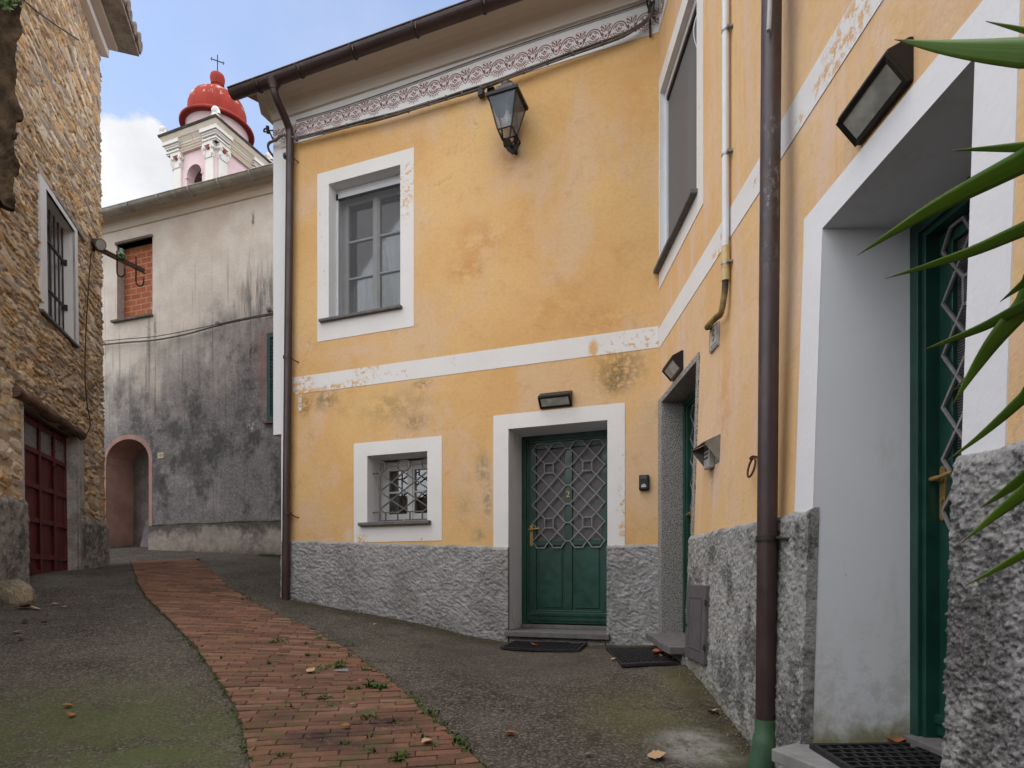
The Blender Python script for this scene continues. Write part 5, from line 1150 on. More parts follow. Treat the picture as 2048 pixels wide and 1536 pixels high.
def build_stone_house():
    M_ST = mat_stone(); res = .016
    us = np.arange(0, 4.4, res); zs = np.arange(-.4, 9.6, res * .8)
    U, Z = np.meshgrid(us, zs, indexing='ij'); H, Cc = stones_height(U, Z)
    e = H - .02 + np.vectorize(ST.batter)(0, zs, 0)[None, :]
    rag = (fbm(Z * 6, Z * 0, 4, 49) - .5) * .07 * np.clip(1 - U / .12, 0, 1) + np.where(U < .02, .02, 0)
    Ue = U - rag
    P = np.stack([ST.O[0] + ST.U[0] * Ue + ST.N[0] * e, ST.O[1] + ST.U[1] * Ue + ST.N[1] * e, Z], -1)
    mb = MB(); nb = 0
    grid_mesh(mb, us, zs, P, [SW, (GD[0], GD[1], -3, GD[3])]); cols = np.concatenate([Cc.reshape(-1, 3), np.ones((Cc.size // 3, 1))], 1)
    mb.build("wall", M_ST, stone, smooth=True, angle=180, attr=cols)
    # far return of the corner
    vs_ = np.arange(0, 3.0, .03); U2, Z2 = np.meshgrid(vs_ + 7, zs, indexing='ij'); H2, C2 = stones_height(U2, Z2)
    e0 = P[0]                                                       # ragged corner column
    P2 = np.zeros(U2.shape + (3,))
    for i, x in enumerate(vs_):
        off = (H2[i] - .03) * min(1, x / .1); P2[i] = np.stack([e0[:, 0] - ST.N[0] * x - ST.U[0] * off, e0[:, 1] - ST.N[1] * x - ST.U[1] * off, zs], -1)
    mb = MB(); grid_mesh(mb, vs_, zs, P2); mb.build("wall", M_ST, stone, smooth=True, angle=180, attr=np.concatenate([C2.reshape(-1, 3), np.ones((C2.size // 3, 1))], 1))
    mb = MB(); mb.slab(ST, 0.1, 4.4, -.4, 9.5, -.62, -.6); mb.build("back_wall", M_DARK, stone)
    mb = MB(); mb.slab(ST, 4.385, 4.6, -2.6, 9.5, -.5, .0, 2, 8); mb.slab(ST, 4.6, 13, -2.6, 1.6, -.5, -.002, 8, 4); mb.box(-3.4, 3.0, -4.6, -4.0, -3.0, 4.6); mb.build("wall", roughcast("unseen_blocker_render", (.30, .25, .19), (.38, .32, .25), (.15, .13, .10), .6), stone)  # unseen side wing and cross wall behind the viewer, added to block low light
    # window: white reveal, band, bars
    W_ = white_paint("white_stone_house_paint", [], (.70, .69, .68), dirt=.3, coord="ob")
    mb = MB(); mb.reveal(ST, *SW, -.32, .03); mb.ring(ST, (SW_O[0], SW_O[1], zwo0 - .0, zwo1), SW, 0.0, .034, nz=4); mb.build("window_surround", W_, stone)
    mb = MB(); mb.ring(ST, (SW[0] - .01, SW[1] + .01, SW[2] - .01, SW[3] + .01), (SW[0] + .06, SW[1] - .06, SW[2] + .06, SW[3] - .06), -.32, -.26); wf = mb.build("window", simple("grey_window_frame", (.22, .22, .23), .5, .4), stone)
    mb = MB(); mb.slab(ST, SW[0] + .05, SW[1] - .05, SW[2] + .05, SW[3] - .05, -.30, -.29); mb.build("pane", simple("dim_grey_glass", (.11, .115, .125), .15, .6, 0, .2, 3), wf)
    mb = MB(); db = -.11
    for k in range(4):
        u = ST.u((100, 109, 117, 125)[k], 520, db); mb.tube([ST.pt(u, SW[2] + .02, db), ST.pt(u, SW[3] - .01, db)], .011, 8)
    for z in (s_(110, 480)[1], s_(110, 575)[1]):
        mb.slab(ST, SW[0] + .01, SW[1], z - .018, z + .018, db - .012, db + .016); mb.slab(ST, SW[0], SW[0] + .02, z - .04, z + .04, db - .03, db + .04)
    mb.build("window_bars", M_IRON, wf)
    mb = MB(); mb.slab(ST, SW_O[0] + .02, SW_O[1], SW[2] - .035, SW[2] - .002, -.1, .05); mb.build("window_sill", M_SLATE, stone)
    mb = MB(); mb.slab(ST, SW_O[0] - .35, SW[0] + .75, zwo1 + .004, zwo1 + .07, -.05, .045, 3, 1); mb.build("lintel_slab", simple("grey_lintel_stone", (.26, .245, .22), .9, .2, 0, .3, 12, .4), stone, bevel=.01)
    # garage door, glazed at the top
    M_RED = Mat("dark_red_door_paint", .5, .4); v = M_RED.ob
    c = M_RED.mix(M_RED.mr(M_RED.noise(M_RED.vec(v, (1, 1, .15)), 14, 7, .7), .3, .7), (.070, .012, .012), (.15, .022, .021)); c = M_RED.mix(M_RED.mr(M_RED.noise(v, 9, 8, .8), .6, .7, 0, .6), c, (.03, .012, .011)); M_RED.color(c)
    z0 = float(np.mean([s_(45, 1150, -.12)[1], s_(127, 1138, -.12)[1]])); dD = -.13; z0 = .02
    mb = MB(); a, b = ST.u(135, 1000, dD), ST.u(46, 1000, dD) + .02; zt = GD[3] - .03
    mb.ring(ST, (a - .05, b + .2, z0, zt + .06), (a + .01, b, z0, zt), dD - .05, dD + .035)
    mb.slab(ST, a, b, z0 - .0, zt, dD - .06, dD - .02)
    n = 3; w = (b - .07 - a - .03) / n; glass = MB()
    zg = 1.63; w = (b - a - .06) / n
    for k in range(n):
        x0 = a + .03 + w * k; x1 = x0 + w
        for q in (x0, x1): mb.slab(ST, q - .028, q + .028, z0, zt, dD - .02, dD + .012 + .004 * (k % 2))
        for z in (z0 + .05, .27, .74, 1.18, zg, zt - .06): mb.slab(ST, x0 + .028, x1 - .028, z - .032, z + .032, dD - .02, dD + .008)
        glass.slab(ST, x0 + .03, x1 - .03, zg + .03, zt - .09, dD - .019, dD - .012)
        for z0b, z1b in ((.31, .70), (.78, 1.14), (1.22, 1.59)):
            for q in range(1, 5): mb.slab(ST, x0 + .028 + (w - .056) * q / 5 - .003, x0 + .028 + (w - .056) * q / 5 + .003, z0b, z1b, dD - .021, dD - .017)
    gd = mb.build("garage_door", M_RED.m, stone, bevel=.003); glass.build("pane", simple("frosted_grey_glass", (.22, .225, .22), .3, .5, 0, .12, 3), gd)
    mb = MB(); x = a + .03 + w + .04; mb.tube([ST.pt(x + .0, z0 + 1.5, dD), ST.pt(x, z0 + 1.5, dD + .05), ST.pt(x + .12, z0 + 1.5, dD + .055)], .011, 8); mb.build("door_handle", M_IRON, gd)
    # plaster jamb, roughcast bases, timber lintel
    M_PL = roughcast("grey_jamb_plaster", (.36, .335, .30), (.46, .43, .39), (.16, .15, .135), .6)
    M_PB = roughcast("dirty_roughcast_base", (.25, .225, .20), (.33, .30, .27), (.07, .068, .058), .8)
    mb = MB(); mb.reveal(ST, GD[0], GD[1] + .02, -.3, GD[3], -.25, .03, False); mb.slab(ST, GD[0] - .24, GD[0], 1.0, GD[3] - .02, -.01, .032, 2, 4); mb.slab(ST, GD[0] - .12, GD[0], -.3, 1.0, -.01, .036, 2, 4); mb.build("door_jamb", M_PL, stone, bevel=.012)
    def base(u0, u1, zt0, zt1, pr):
        us = np.arange(u0, u1, .02); T = np.linspace(0, 1, 80); U, TT = np.meshgrid(us, T, indexing='ij'); zt = zt0 + (zt1 - zt0) * (U - u0) / (u1 - u0) + (fbm(U * 6, U * 0, 4, 71) - .5) * .12
        Z = -.6 + (zt + .6) * TT; D = pr + .035 * fbm(U * 16, Z * 16, 4, 72) + .012 * max(0, 1) * (7 - Z) - .03 * np.clip((TT - .96) / .04, 0, 1)
        P = np.stack([ST.O[0] + ST.U[0] * U + ST.N[0] * D, ST.O[1] + ST.U[1] * U + ST.N[1] * D, Z], -1); mb = MB(); grid_mesh(mb, us, T, P)
        for i in (0, len(us) - 1):
            for j in range(len(T) - 1): mb.quad(P[i, j], P[i, j + 1], tuple(P[i, j + 1] - np.array((ST.N[0], ST.N[1], 0)) * .14), tuple(P[i, j] - np.array((ST.N[0], ST.N[1], 0)) * .14))
        mb.build("wall_base", M_PB, stone, smooth=True, angle=180)
    base(-.06, GD[0] - .1, s_(190, 1040)[1], s_(150, 1035)[1], .03); base(GD[1] - .03, 4.4, s_(48, 995)[1], s_(0, 985)[1] - .1, .03)
    mb = MB(); uA, uB = GD[0] - .20, GD[1] + .25; pts = [ST.pt(uA + (uB - uA) * k / 10, GD[3] + .05 + .012 * math.sin(k * 1.9) + .03 * (k / 10), .01) for k in range(11)]
    mb.tube(pts, [.075 + .012 * math.sin(k * 2.7) for k in range(11)], 12); Mw = Mat("weathered_log", .85, .2); Mw.color(Mw.mix(Mw.mr(Mw.noise(Mw.vec(Mw.ob, (.25, .25, 3)), 14, 7, .7), .3, .7), (.075, .045, .032), (.20, .13, .095))); Mw.bump(Mw.noise(Mw.vec(Mw.ob, (.3, .3, 3)), 22, 5, .7), .7, .02); mb.build("timber_lintel", Mw.m, stone, smooth=True)
    # eaves: white cornice, concrete slab, tile edge
    ze = ST.z(213, 136, .03)
    mb = MB(); mb.slab(ST, -.02, 4.7, ze, ze + .13, 0, .13, 6, 1); mb.build("cornice", W_, stone, bevel=.006)
    mb = MB(); mb.slab(ST, -.0, 4.7, ze + .13, ze + .20, 0, .26, 6, 1); mb.build("cornice_step", white_paint("tan_cornice", [], (.50, .43, .38), dirt=.5, coord="ob"), stone)
    Mc = roughcast("stained_concrete", (.24, .215, .185), (.34, .31, .27), (.12, .105, .09), .7)
    mb = MB(); mb.slab(ST, -.10, 4.7, ze + .20, ze + .27, -.3, .56, 6, 1); mb.build("eave_slab", Mc, stone, bevel=.008)
    mb = MB(); rng = random.Random(9)
    u = -.13
    while u < 4.4:
        w_ = .2; h = ze + .275; k = rng.uniform(-.012, .012)
        mb.tube([ST.pt(u + .1, h + .05 + k, .60 + rng.uniform(-.02, .03)), ST.pt(u + .1, h + .26 + k, -.3)], [.085, .075], 10); u += w_
    mb.slab(ST, -.13, 4.4, ze + .27, ze + .30, -.3, .58, 4, 1); mb.build("roof_tiles", roughcast("lichen_roof_tile", (.22, .16, .125), (.33, .25, .20), (.10, .09, .08), .8), stone, smooth=True, angle=40)
    mb = MB(); mb.quad(ST.pt(-.1, ze + .3, .5), ST.pt(4.7, ze + .3, .5), ST.pt(4.7, ze + 1.7, -3.5), ST.pt(-.1, ze + 1.7, -3.5)); mb.build("roof", bpy.data.materials["lichen_roof_tile"], stone)
build_stone_house()
# bracket with hooks, floodlight, rag, wires on the stone house
p0 = Vector(on(ST, 188, 492, .02)); p1 = p0 + Vector((.70, .02, -.28)); p1 = Vector(at(288, 541, p0.y + .12))
t = thing("hook_bracket", p0, "rusty iron arm with two hooks sticking out of the stone house corner", "bracket")
M_RUST = bpy.data.materials["rusty_iron"]
ax = (p1 - p0).normalized(); sidev = ax.cross(Vector((0, 0, 1))).normalized(); upv = sidev.cross(ax).normalized()
mb = MB(); f = lambda a, b, c: tuple(p0 + ax * a + sidev * b + upv * c); Ln = (p1 - p0).length
mb.prism([f(-.1, -.022, -.03), f(-.1, .022, -.03), f(-.1, .022, .03), f(-.1, -.022, .03)], [f(Ln, -.020, -.026), f(Ln, .020, -.026), f(Ln, .020, .026), f(Ln, -.020, .026)])
mb.prism([f(.0, -.06, -.036), f(.0, .06, -.036), f(.0, .06, -.030), f(.0, -.06, -.030)], [f(Ln + .03, -.05, -.036), f(Ln + .03, .05, -.036), f(Ln + .03, .05, -.030), f(Ln + .03, -.05, -.030)]); mb.build("arm", M_RUST, t)
for a in (.46, .84):
    c = p0 + ax * (Ln * a); mb = MB(); mb.tube(bez([c + Vector((0, 0, .16 if a > .6 else .10)), c, c + Vector((0, 0, -.24)), c + Vector((.03, 0, -.30)), c + Vector((.085, 0, -.31)), c + Vector((.12, 0, -.27)), c + Vector((.12, 0, -.18))], 6), .013, 8); mb.build("hook", M_RUST, t, smooth=True)
t = thing("floodlight", p0, "small grey floodlight fixed to the corner of the stone house", "floodlight")
c = p0 + Vector((.06, -.06, .03)); mb = MB(); d = Vector((.8, -.35, -.45)).normalized(); mb.tube([c - d * .03, c + d * .02, c + d * .13, c + d * .15], [.045, .065, .085, .09], 18); mb.build("head", simple("grey_cast_metal", (.10, .105, .115), .4, .5, .3, .2), t, smooth=True, angle=45)
mb = MB(); mb.tube([c + d * .148, c + d * .153], .075, 18); mb.build("lens", simple("pale_lens", (.36, .34, .30), .15, .6, 0, .1), t)
mb = MB(); mb.tube([p0 + Vector((-.12, -.02, .0)), p0 + Vector((-.05, -.05, .08)), c], .014, 8); mb.tube([p0 + Vector((-.1, -.02, -.05)), p0 + Vector((-.0, -.06, -.03)), c - d * .02], .018, 8); mb.box(-.10, .0, -.06, .03, -.08, .06, lambda q: tuple(p0 + Vector(q))); mb.build("mount", M_IRON, t)
c = p0.lerp(p1, .56) + Vector((0, -.03, .06)); mb = MB(); rng = random.Random(3)
pts = [c + Vector((rng.uniform(-.01, .01), rng.uniform(-.01, .01), .11 - .024 * k)) for k in range(9)]; mb.tube(pts, [.01, .045, .035, .055, .05, .062, .048, .04, .012], 9)
Mr = Mat("green_white_rag", .8, .2); n = Mr.noise(Mr.ob, 22, 4, .7); Mr.color(Mr.mix(Mr.mr(n, .55, .6), Mr.mix(Mr.mr(n, .42, .47), (.02, .028, .04), (.06, .16, .05)), (.5, .52, .55))); mb.build("rag", Mr.m, smooth=True, props=("crumpled green and white rag on the iron hook bracket", "rag"))
M_WIRE = simple("black_wire", (.02, .018, .017), .6, .3)
mb = MB(); mb.tube(bez([on(ST, x, y, .07) for x, y in ((182, 505), (178, 560), (172, 660), (170, 740), (173, 800), (180, 840), (178, 860), (163, 880), (155, 868))], 5), .008, 6); mb.build("wire", M_WIRE, smooth=True, props=("thin black wire hanging down the stone wall from the floodlight", "wire"))
mb = MB(); mb.tube(bez([on(ST, x, y, .06) for x, y in ((20, -40), (52, 4), (100, 42), (157, 80))], 5), .010, 6); mb.build("wire", M_WIRE, smooth=True, props=("thin black wire running across the top of the stone wall", "wire"))

# ------------------------------------------------------------------ shaded old masonry arch jutting in at the upper left
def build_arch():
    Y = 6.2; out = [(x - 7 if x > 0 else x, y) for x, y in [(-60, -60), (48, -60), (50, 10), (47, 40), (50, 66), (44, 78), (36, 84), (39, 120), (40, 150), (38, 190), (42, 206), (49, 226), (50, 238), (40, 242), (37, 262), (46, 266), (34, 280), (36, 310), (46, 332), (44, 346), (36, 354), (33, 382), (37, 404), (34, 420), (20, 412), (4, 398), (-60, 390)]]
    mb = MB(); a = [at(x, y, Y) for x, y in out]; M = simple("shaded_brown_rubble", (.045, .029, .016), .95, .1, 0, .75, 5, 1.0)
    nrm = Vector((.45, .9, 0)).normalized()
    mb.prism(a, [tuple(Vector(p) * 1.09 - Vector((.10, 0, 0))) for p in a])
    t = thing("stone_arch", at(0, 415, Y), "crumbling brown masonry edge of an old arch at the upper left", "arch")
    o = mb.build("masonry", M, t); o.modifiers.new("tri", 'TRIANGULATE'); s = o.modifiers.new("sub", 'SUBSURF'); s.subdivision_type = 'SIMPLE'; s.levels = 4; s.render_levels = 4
    tx = bpy.data.textures.new("rubble", 'CLOUDS'); tx.noise_scale = .16; d = o.modifiers.new("relief", 'DISPLACE'); d.texture = tx; d.strength = .09; d.texture_coords = 'LOCAL'
    mb = MB(); rng = random.Random(8)
    for k in range(150):
        c = Vector(at(rng.uniform(-40, 52), rng.uniform(-50, 18) * (1 if rng.random() < .8 else .5), Y - rng.uniform(0, .12))); l = rng.uniform(.02, .045); a_ = rng.uniform(0, 6.28); e1 = Vector((math.cos(a_), rng.uniform(-.5, .5), math.sin(a_))).normalized(); e2 = e1.cross(Vector((rng.uniform(-1, 1), 1, rng.uniform(-1, 1))).normalized()).normalized()
        mb.quad(c - e1 * l, c - e2 * l * .4, c + e1 * l, c + e2 * l * .4)
    mb.build("ivy_leaves", simple("ivy_green", (.06, .12, .025), .6, .3, 0, .4, 6), props=("small green leaves growing on the old masonry at the upper left", "ivy", None, "stuff"))
build_arch()

# ------------------------------------------------------------------ the grey plaster house across the end
grey = thing("grey_house", GR.pt(2, .45, 0), "old plaster house stained black, with a bricked up window and a pink arch", "house")
g_ = GR.uz
BW = (g_(234, 560)[0], g_(305, 560)[0], (g_(231, 641)[1] + g_(304, 630)[1]) / 2, (g_(234, 492)[1] + g_(305, 474)[1]) / 2)
AW = [g_(212, 1000)[0], g_(298, 1000)[0]]; zsp = g_(255, 922)[1]; zap = g_(255, 878)[1]; zgr = .35
def mat_greywall():
    M = Mat("mould_stained_plaster", .93, .15); v = M.uv; z = M.sep(v)[1]; u = M.sep(v)[0]
    n1 = M.noise(v, 1.0, 9, .66); nst = M.noise(M.vec(v, (3.2, .35, 1)), 2.6, 8, .7); fine = M.noise(v, 20, 8, .78)
    c = M.mix(M.mr(M.noise(v, 2.2, 7, .65), .3, .7), (.68, .615, .54), (.79, .735, .66)); c = M.mix(M.mr(M.noise(M.vec(v, (1, 1, 1), (5, 3, 0)), 1.0, 6, .6), .5, .7, 0, .5), c, (.62, .48, .40))
    zt, zb = g_(350, 600)[1], g_(350, 720)[1]
    k = M.add(M.add(z, M.mul(u, -.30)), M.add(M.mul(n1, -3.4), M.mul(nst, -1.1)))       # the mould climbs higher to the right
    zref = zb - 0.3 * g_(350, 720)[0] - 2.25
    dark = M.mr(k, zref + 1.0, zref - 1.1)
    dc = M.mix(M.mr(fine, .3, .7), (.14, .134, .136), (.32, .305, .305)); dc = M.mix(M.mr(n1, .5, .68, 0, .65), dc, (.38, .355, .335)); dc = M.mix(M.mr(M.noise(M.vec(v, (1, 1, 1), (8, 2, 0)), 2.6, 9, .75), .5, .66, 0, .8), dc, (.085, .08, .078))
    c = M.mix(dark, c, dc)
    bl = M.mul(M.mr(M.noise(M.vec(v, (1, .8, 1), (2, 6, 0)), .95, 9, .72), .47, .60), dark); c = M.mix(M.mul(bl, .75), c, (.062, .06, .06)); lt = M.mul(M.mr(M.noise(M.vec(v, (1, 1, 1), (12, 1, 0)), 1.5, 9, .75), .53, .68), dark); c = M.mix(M.mul(lt, .8), c, (.40, .38, .37))
    up = M.mul(M.spot(v, g_(520, 600), (1.0, 1.2)), M.mr(nst, .42, .6)); c = M.mix(M.mul(up, .8), c, (.13, .125, .12))
    sr = M.mul(M.mr(M.noise(M.vec(v, (8, .2, 1)), 2.0, 5, .6), .56, .68), M.mr(z, g_(350, 470)[1], g_(350, 640)[1])); c = M.mix(M.mul(sr, .55), c, (.14, .13, .12))
    for px, py, ru, rz in ((298, 690, .08, .9), (310, 660, .06, .5)): c = M.mix(M.mul(M.mul(M.spot(v, g_(px, py), (ru, rz)), M.mr(fine, .3, .6)), .85), c, (.10, .095, .09))
    wh = M.mul(M.spot(v, g_(502, 852), (.13, .16)), M.mr(M.noise(v, 10, 6, .7), .48, .54)); c = M.mix(wh, c, (.62, .6, .57))
    for px, py, ru, rz in ((506, 440, .05, .3), (501, 700, .05, .4)): c = M.mix(M.mul(M.mul(M.spot(v, g_(px, py), (ru, rz)), M.mr(M.noise(M.vec(v, (1, .3, 1)), 18, 6, .7), .46, .52)), .9), c, (.08, .055, .04))
    pk = M.mul(M.spot(v, g_(528, 730), (.28, 1.2)), M.mr(n1, .35, .55)); c = M.mix(M.mul(pk, .7), c, (.34, .21, .19))
    M.color(c).bump(M.add(fine, M.mul(n1, 1.5)), .6, .02); return M.m
M_GW = mat_greywall()
def build_grey():
    ztop = g_(300, 440, .0)[1] + .25; uR = 6.5; uLft = -2.2
    mb = MB(); holes = [BW, (AW[0], AW[1], -3, zsp)]
    nA = 12; R0 = (AW[1] - AW[0]) / 2; uc = (AW[0] + AW[1]) / 2; rise = zap - zsp
    arc = [(uc + R0 * math.cos(math.pi * k / (2 * nA) * 2), zsp + rise * math.sin(math.pi * k / (2 * nA) * 2)) for k in range(nA + 1)]      # right to left
    us = cuts(uLft, uR, .6, list(BW[:2]) + AW); zs = cuts(-.6, ztop, .6, list(BW[2:]) + [zsp, zap + .02])
    mb.wallface(GR, us, zs, holes + [(AW[0], AW[1], zsp, zap + .02)])
    for (a, za), (b, zb) in zip(arc, arc[1:]): mb.quad(GR.pt(a, za), GR.pt(a, zap + .02), GR.pt(b, zap + .02), GR.pt(b, zb), 0, [(a, za), (a, zap + .02), (b, zap + .02), (b, zb)])
    mb.quad(GR.pt(uR, -.6), GR.pt(uR, ztop), GR.pt(uR, ztop, -6), GR.pt(uR, -.6, -6)); mb.build("wall", M_GW, grey)
    # base course below the ledge
    zl = g_(430, 1047)[1]
    Mb_ = Mat("stained_base_render", .95, .15); v = Mb_.ob; zc_ = Mb_.sep(v)[2]; nn_ = Mb_.noise(v, 2.2, 9, .75)
    c = Mb_.mix(Mb_.mr(Mb_.noise(v, 6, 8, .7), .3, .7), (.28, .245, .21), (.44, .39, .335)); k1 = Mb_.add(zc_, Mb_.mul(nn_, .9)); c = Mb_.mix(Mb_.mul(Mb_.mr(k1, zl + .22, zl + .42), .85), c, (.07, .066, .06))
    k2 = Mb_.add(zc_, Mb_.mul(nn_, -.8)); c = Mb_.mix(Mb_.mul(Mb_.mr(k2, .24, -.05), .8), c, (.10, .09, .07)); c = Mb_.mix(Mb_.mr(nn_, .52, .62, 0, .5), c, (.15, .14, .125)); Mb_.color(c).bump(Mb_.noise(v, 25, 7, .75), .7, .015); Mb_ = Mb_.m
    mb = MB(); mb.slab(GR, AW[1] + .03, uR, -.6, zl, 0, .05, 10, 2); mb.slab(GR, uLft, AW[0] - .06, -.6, zl, 0, .04, 2, 2); mb.build("wall_base", Mb_, grey, bevel=.012)
    mb = MB(); us2 = steps(AW[1] + .14, uR, 30); mb.tube([GR.pt(u, zl + .012 + .008 * math.sin(u * 5), .03) for u in us2], [.026 + .01 * math.sin(u * 9) for u in us2], 8); mb.build("ledge", roughcast("black_mould_ledge", (.07, .066, .06), (.14, .13, .12), (.03, .03, .028), .8), grey, smooth=True)
    # pink arched niche
    Mp = Mat("faded_pink_plaster", .92, .15); v = Mp.ob; c = Mp.mix(Mp.mr(Mp.noise(v, 3, 8, .7), .3, .7), (.33, .20, .175), (.45, .29, .25)); c = Mp.mix(Mp.mr(Mp.noise(v, 5, 9, .75), .55, .7, 0, .8), c, (.33, .27, .24)); zz = Mp.add(Mp.sep(v)[2], Mp.mul(Mp.noise(v, 4, 7, .7), -.7)); c = Mp.mix(Mp.mr(zz, .55, .1, 0, .75), c, (.20, .165, .14)); Mp.color(c).bump(Mp.noise(v, 30, 6, .7), .4, .01)
    mb = MB(); bw = .09
    arc2 = [(uc + (R0 + bw) * math.cos(math.pi * k / nA), zsp + (rise + bw) * math.sin(math.pi * k / nA)) for k in range(nA + 1)]
    for k in range(nA):
        q = [arc[k], arc[k + 1], arc2[k + 1], arc2[k]]; mb.prism([GR.pt(x, z, -.001) for x, z in q], [GR.pt(x, z, .005) for x, z in q])
    for x0, x1 in ((AW[0] - bw, AW[0]), (AW[1], AW[1] + bw)): mb.slab(GR, x0, x1, -.3, zsp, -.001, .006, 1, 6)
    mb.build("arch_surround", Mp.m, grey)
    dep = -.62; mb = MB()
    for (a, za), (b, zb) in zip(arc, arc[1:]): mb.quad(GR.pt(a, za, 0), GR.pt(b, zb, 0), GR.pt(b, zb, dep), GR.pt(a, za, dep))
    for u in AW: mb.quad(GR.pt(u, -.3, 0), GR.pt(u, zsp, 0), GR.pt(u, zsp, dep), GR.pt(u, -.3, dep))
    mb.slab(GR, AW[0], AW[0] + .012, zsp - .015, zsp + .02, dep, -.0)
    mb.build("niche_wall", Mp.m, grey)
    mb = MB(); mb.slab(GR, AW[0] - .1, AW[1] + .1, -.3, zap + .1, dep - .02, dep); mb.build("niche_back", roughcast("dim_grey_plaster", (.17, .16, .15), (.23, .215, .20), (.08, .075, .07), .6), grey)
    # bricked-up window
    mb = MB(); mb.reveal(GR, *BW, -.22); mb.build("reveal", roughcast("pinkish_reveal", (.40, .33, .31), (.48, .41, .38), (.22, .19, .17), .6), grey)
    Mk = Mat("red_brick_infill", .9, .15); v = Mk.uv; b = Mk.N.new("ShaderNodeTexBrick"); Mk.L.new(Mk.vec(v, (1, 1, 1), (.03, .02, 0)), b.inputs["Vector"]); b.inputs["Scale"].default_value = 1; b.inputs["Brick Width"].default_value = .27; b.inputs["Row Height"].default_value = .115; b.inputs["Mortar Size"].default_value = .011; b.inputs["Mortar Smooth"].default_value = .3
    b.inputs["Color1"].default_value = (.46, .145, .065, 1); b.inputs["Color2"].default_value = (.36, .10, .05, 1); b.inputs["Mortar"].default_value = (.52, .38, .29, 1)
    c = Mk.mix(Mk.mr(Mk.noise(v, 7, 7, .7), .35, .7, 0, .5), b.outputs[0], (.50, .20, .10)); st = Mk.noise(Mk.vec(v, (3, 70, 1)), 1, 3); c = Mk.mix(Mk.mr(st, .5, .7, 0, .35), c, (.26, .075, .04)); c = Mk.mix(Mk.mul(Mk.spot(v, (g_(290, 608)[0], g_(290, 608)[1]), (.18, .22)), Mk.mr(Mk.noise(v, 14, 7, .75), .5, .6)), c, (.5, .46, .42)); Mk.color(c).bump(Mk.add(Mk.mul(b.outputs["Fac"], -1.0), Mk.mul(st, .3)), .8, .01)
    mb = MB(); dB = -.16; mb.quad(*[GR.pt(u, z, dB) for u, z in ((BW[0], BW[2]), (BW[1], BW[2]), (BW[1], BW[3]), (BW[0], BW[3]))], 0, [(BW[0], BW[2]), (BW[1], BW[2]), (BW[1], BW[3]), (BW[0], BW[3])]); mb.slab(GR, BW[0], BW[1], BW[2], BW[3], dB - .08, dB - .01); mb.build("brick_infill", Mk.m, grey)
    Ms = simple("old_slate_sill", (.15, .135, .12), .85, .2, 0, .3, 12, .3); mb = MB(); mb.slab(GR, BW[0] - .1, BW[1] + .02, BW[2] - .045, BW[2], -.15, .07, 3, 1); mb.build("window_sill", Ms, grey, bevel=.006); mb = MB(); mb.slab(GR, BW[0] - .02, BW[1] + .01, BW[3], BW[3] + .05, -.2, .04, 3, 1); mb.build("lintel_slab", Ms, grey, bevel=.006)
    # cove under the roof, gutter, roof
    zg0, zg1 = g_(300, 405, .25)[1], g_(300, 420, .25)[1]; zgc = (g_(300, 401, .25)[1])
    zc0 = g_(300, 447)[1]
    prof = [(0.003, zc0), (.03, zc0 + .01), (.04, zc0 + .10), (.08, zc0 + .19), (.15, zc0 + .25), (.20, zc0 + .27), (.20, zgc + .05), (0, zgc + .15)]
    mb = MB()
    for (d0, z0), (d1, z1) in zip(prof, prof[1:]):
        for i in range(8):
            a, b2 = uLft + (uR - uLft) * i / 8, uLft + (uR - uLft) * (i + 1) / 8; mb.quad(GR.pt(a, z0, d0), GR.pt(b2, z0, d0), GR.pt(b2, z1, d1), GR.pt(a, z1, d1), 0, [(a, z0), (b2, z0), (b2, z1), (a, z1)])
    mb.build("eave_cove", white_paint("tan_eave_plaster", [], (.68, .60, .50), dirt=.6), grey, smooth=True, angle=40)
    mb = MB(); r = .098; angs = [R(180 + 15 * k) for k in range(13)]
    for rr in (r, r - .006):
        for i in range(10):
            a, b2 = uLft + (uR - uLft) * i / 10, uLft + (uR - uLft) * (i + 1) / 10
            for t0, t1 in zip(angs, angs[1:]): mb.quad(*[GR.pt(x, zgc + rr * math.sin(t_), .26 + rr * math.cos(t_)) for x, t_ in ((a, t0), (b2, t0), (b2, t1), (a, t1))])
    mb.tube([GR.pt(uLft, zgc, .26 + r), GR.pt(uR, zgc, .26 + r)], .012, 8)
    for px in (258, 318, 380, 438, 502):
        u = g_(px, 400, .3)[0]; mb.tube([GR.pt(u, zgc + (r + .004) * math.sin(t_), .26 + (r + .006) * math.cos(t_)) for t_ in angs], .016, 6)
    mb.build("gutter", simple("weathered_zinc_gutter", (.33, .32, .28), .5, .4, .35, .25, 5), grey, smooth=True, angle=45)
    mb = MB(); mb.quad(GR.pt(uLft, zgc + .05, .22), GR.pt(uR, zgc + .05, .22), GR.pt(uR, zgc + 1.6, -5.5), GR.pt(uLft, zgc + 1.6, -5.5)); mb.build("roof", bpy.data.materials["lichen_roof_tile"], grey)
    # shutter by the corner
    mb = MB(); u0, u1 = g_(537, 750)[0], g_(537, 750)[0] + .75; z0, z1 = g_(540, 842)[1], g_(540, 668)[1]
    mb.ring(GR, (u0, u1, z0, z1), (u0 + .07, u1 - .07, z0 + .08, z1 - .08), .0, .045); mb.slab(GR, u0 + .07, u1 - .07, z0 + .08, z1 - .08, .0, .015)
    for k in range(22): zz = z0 + .1 + (z1 - z0 - .2) * k / 22; mb.slab(GR, u0 + .07, u1 - .07, zz, zz + .035, .015, .032)
    mb.build("shutter", simple("faded_green_shutter", (.035, .085, .08), .6, .3), grey)
    mb = MB(); mb.slab(GR, u0 - .08, u1, z0 - .05, z0 - .01, 0, .06); mb.build("window_sill", Ms, grey)
build_grey()
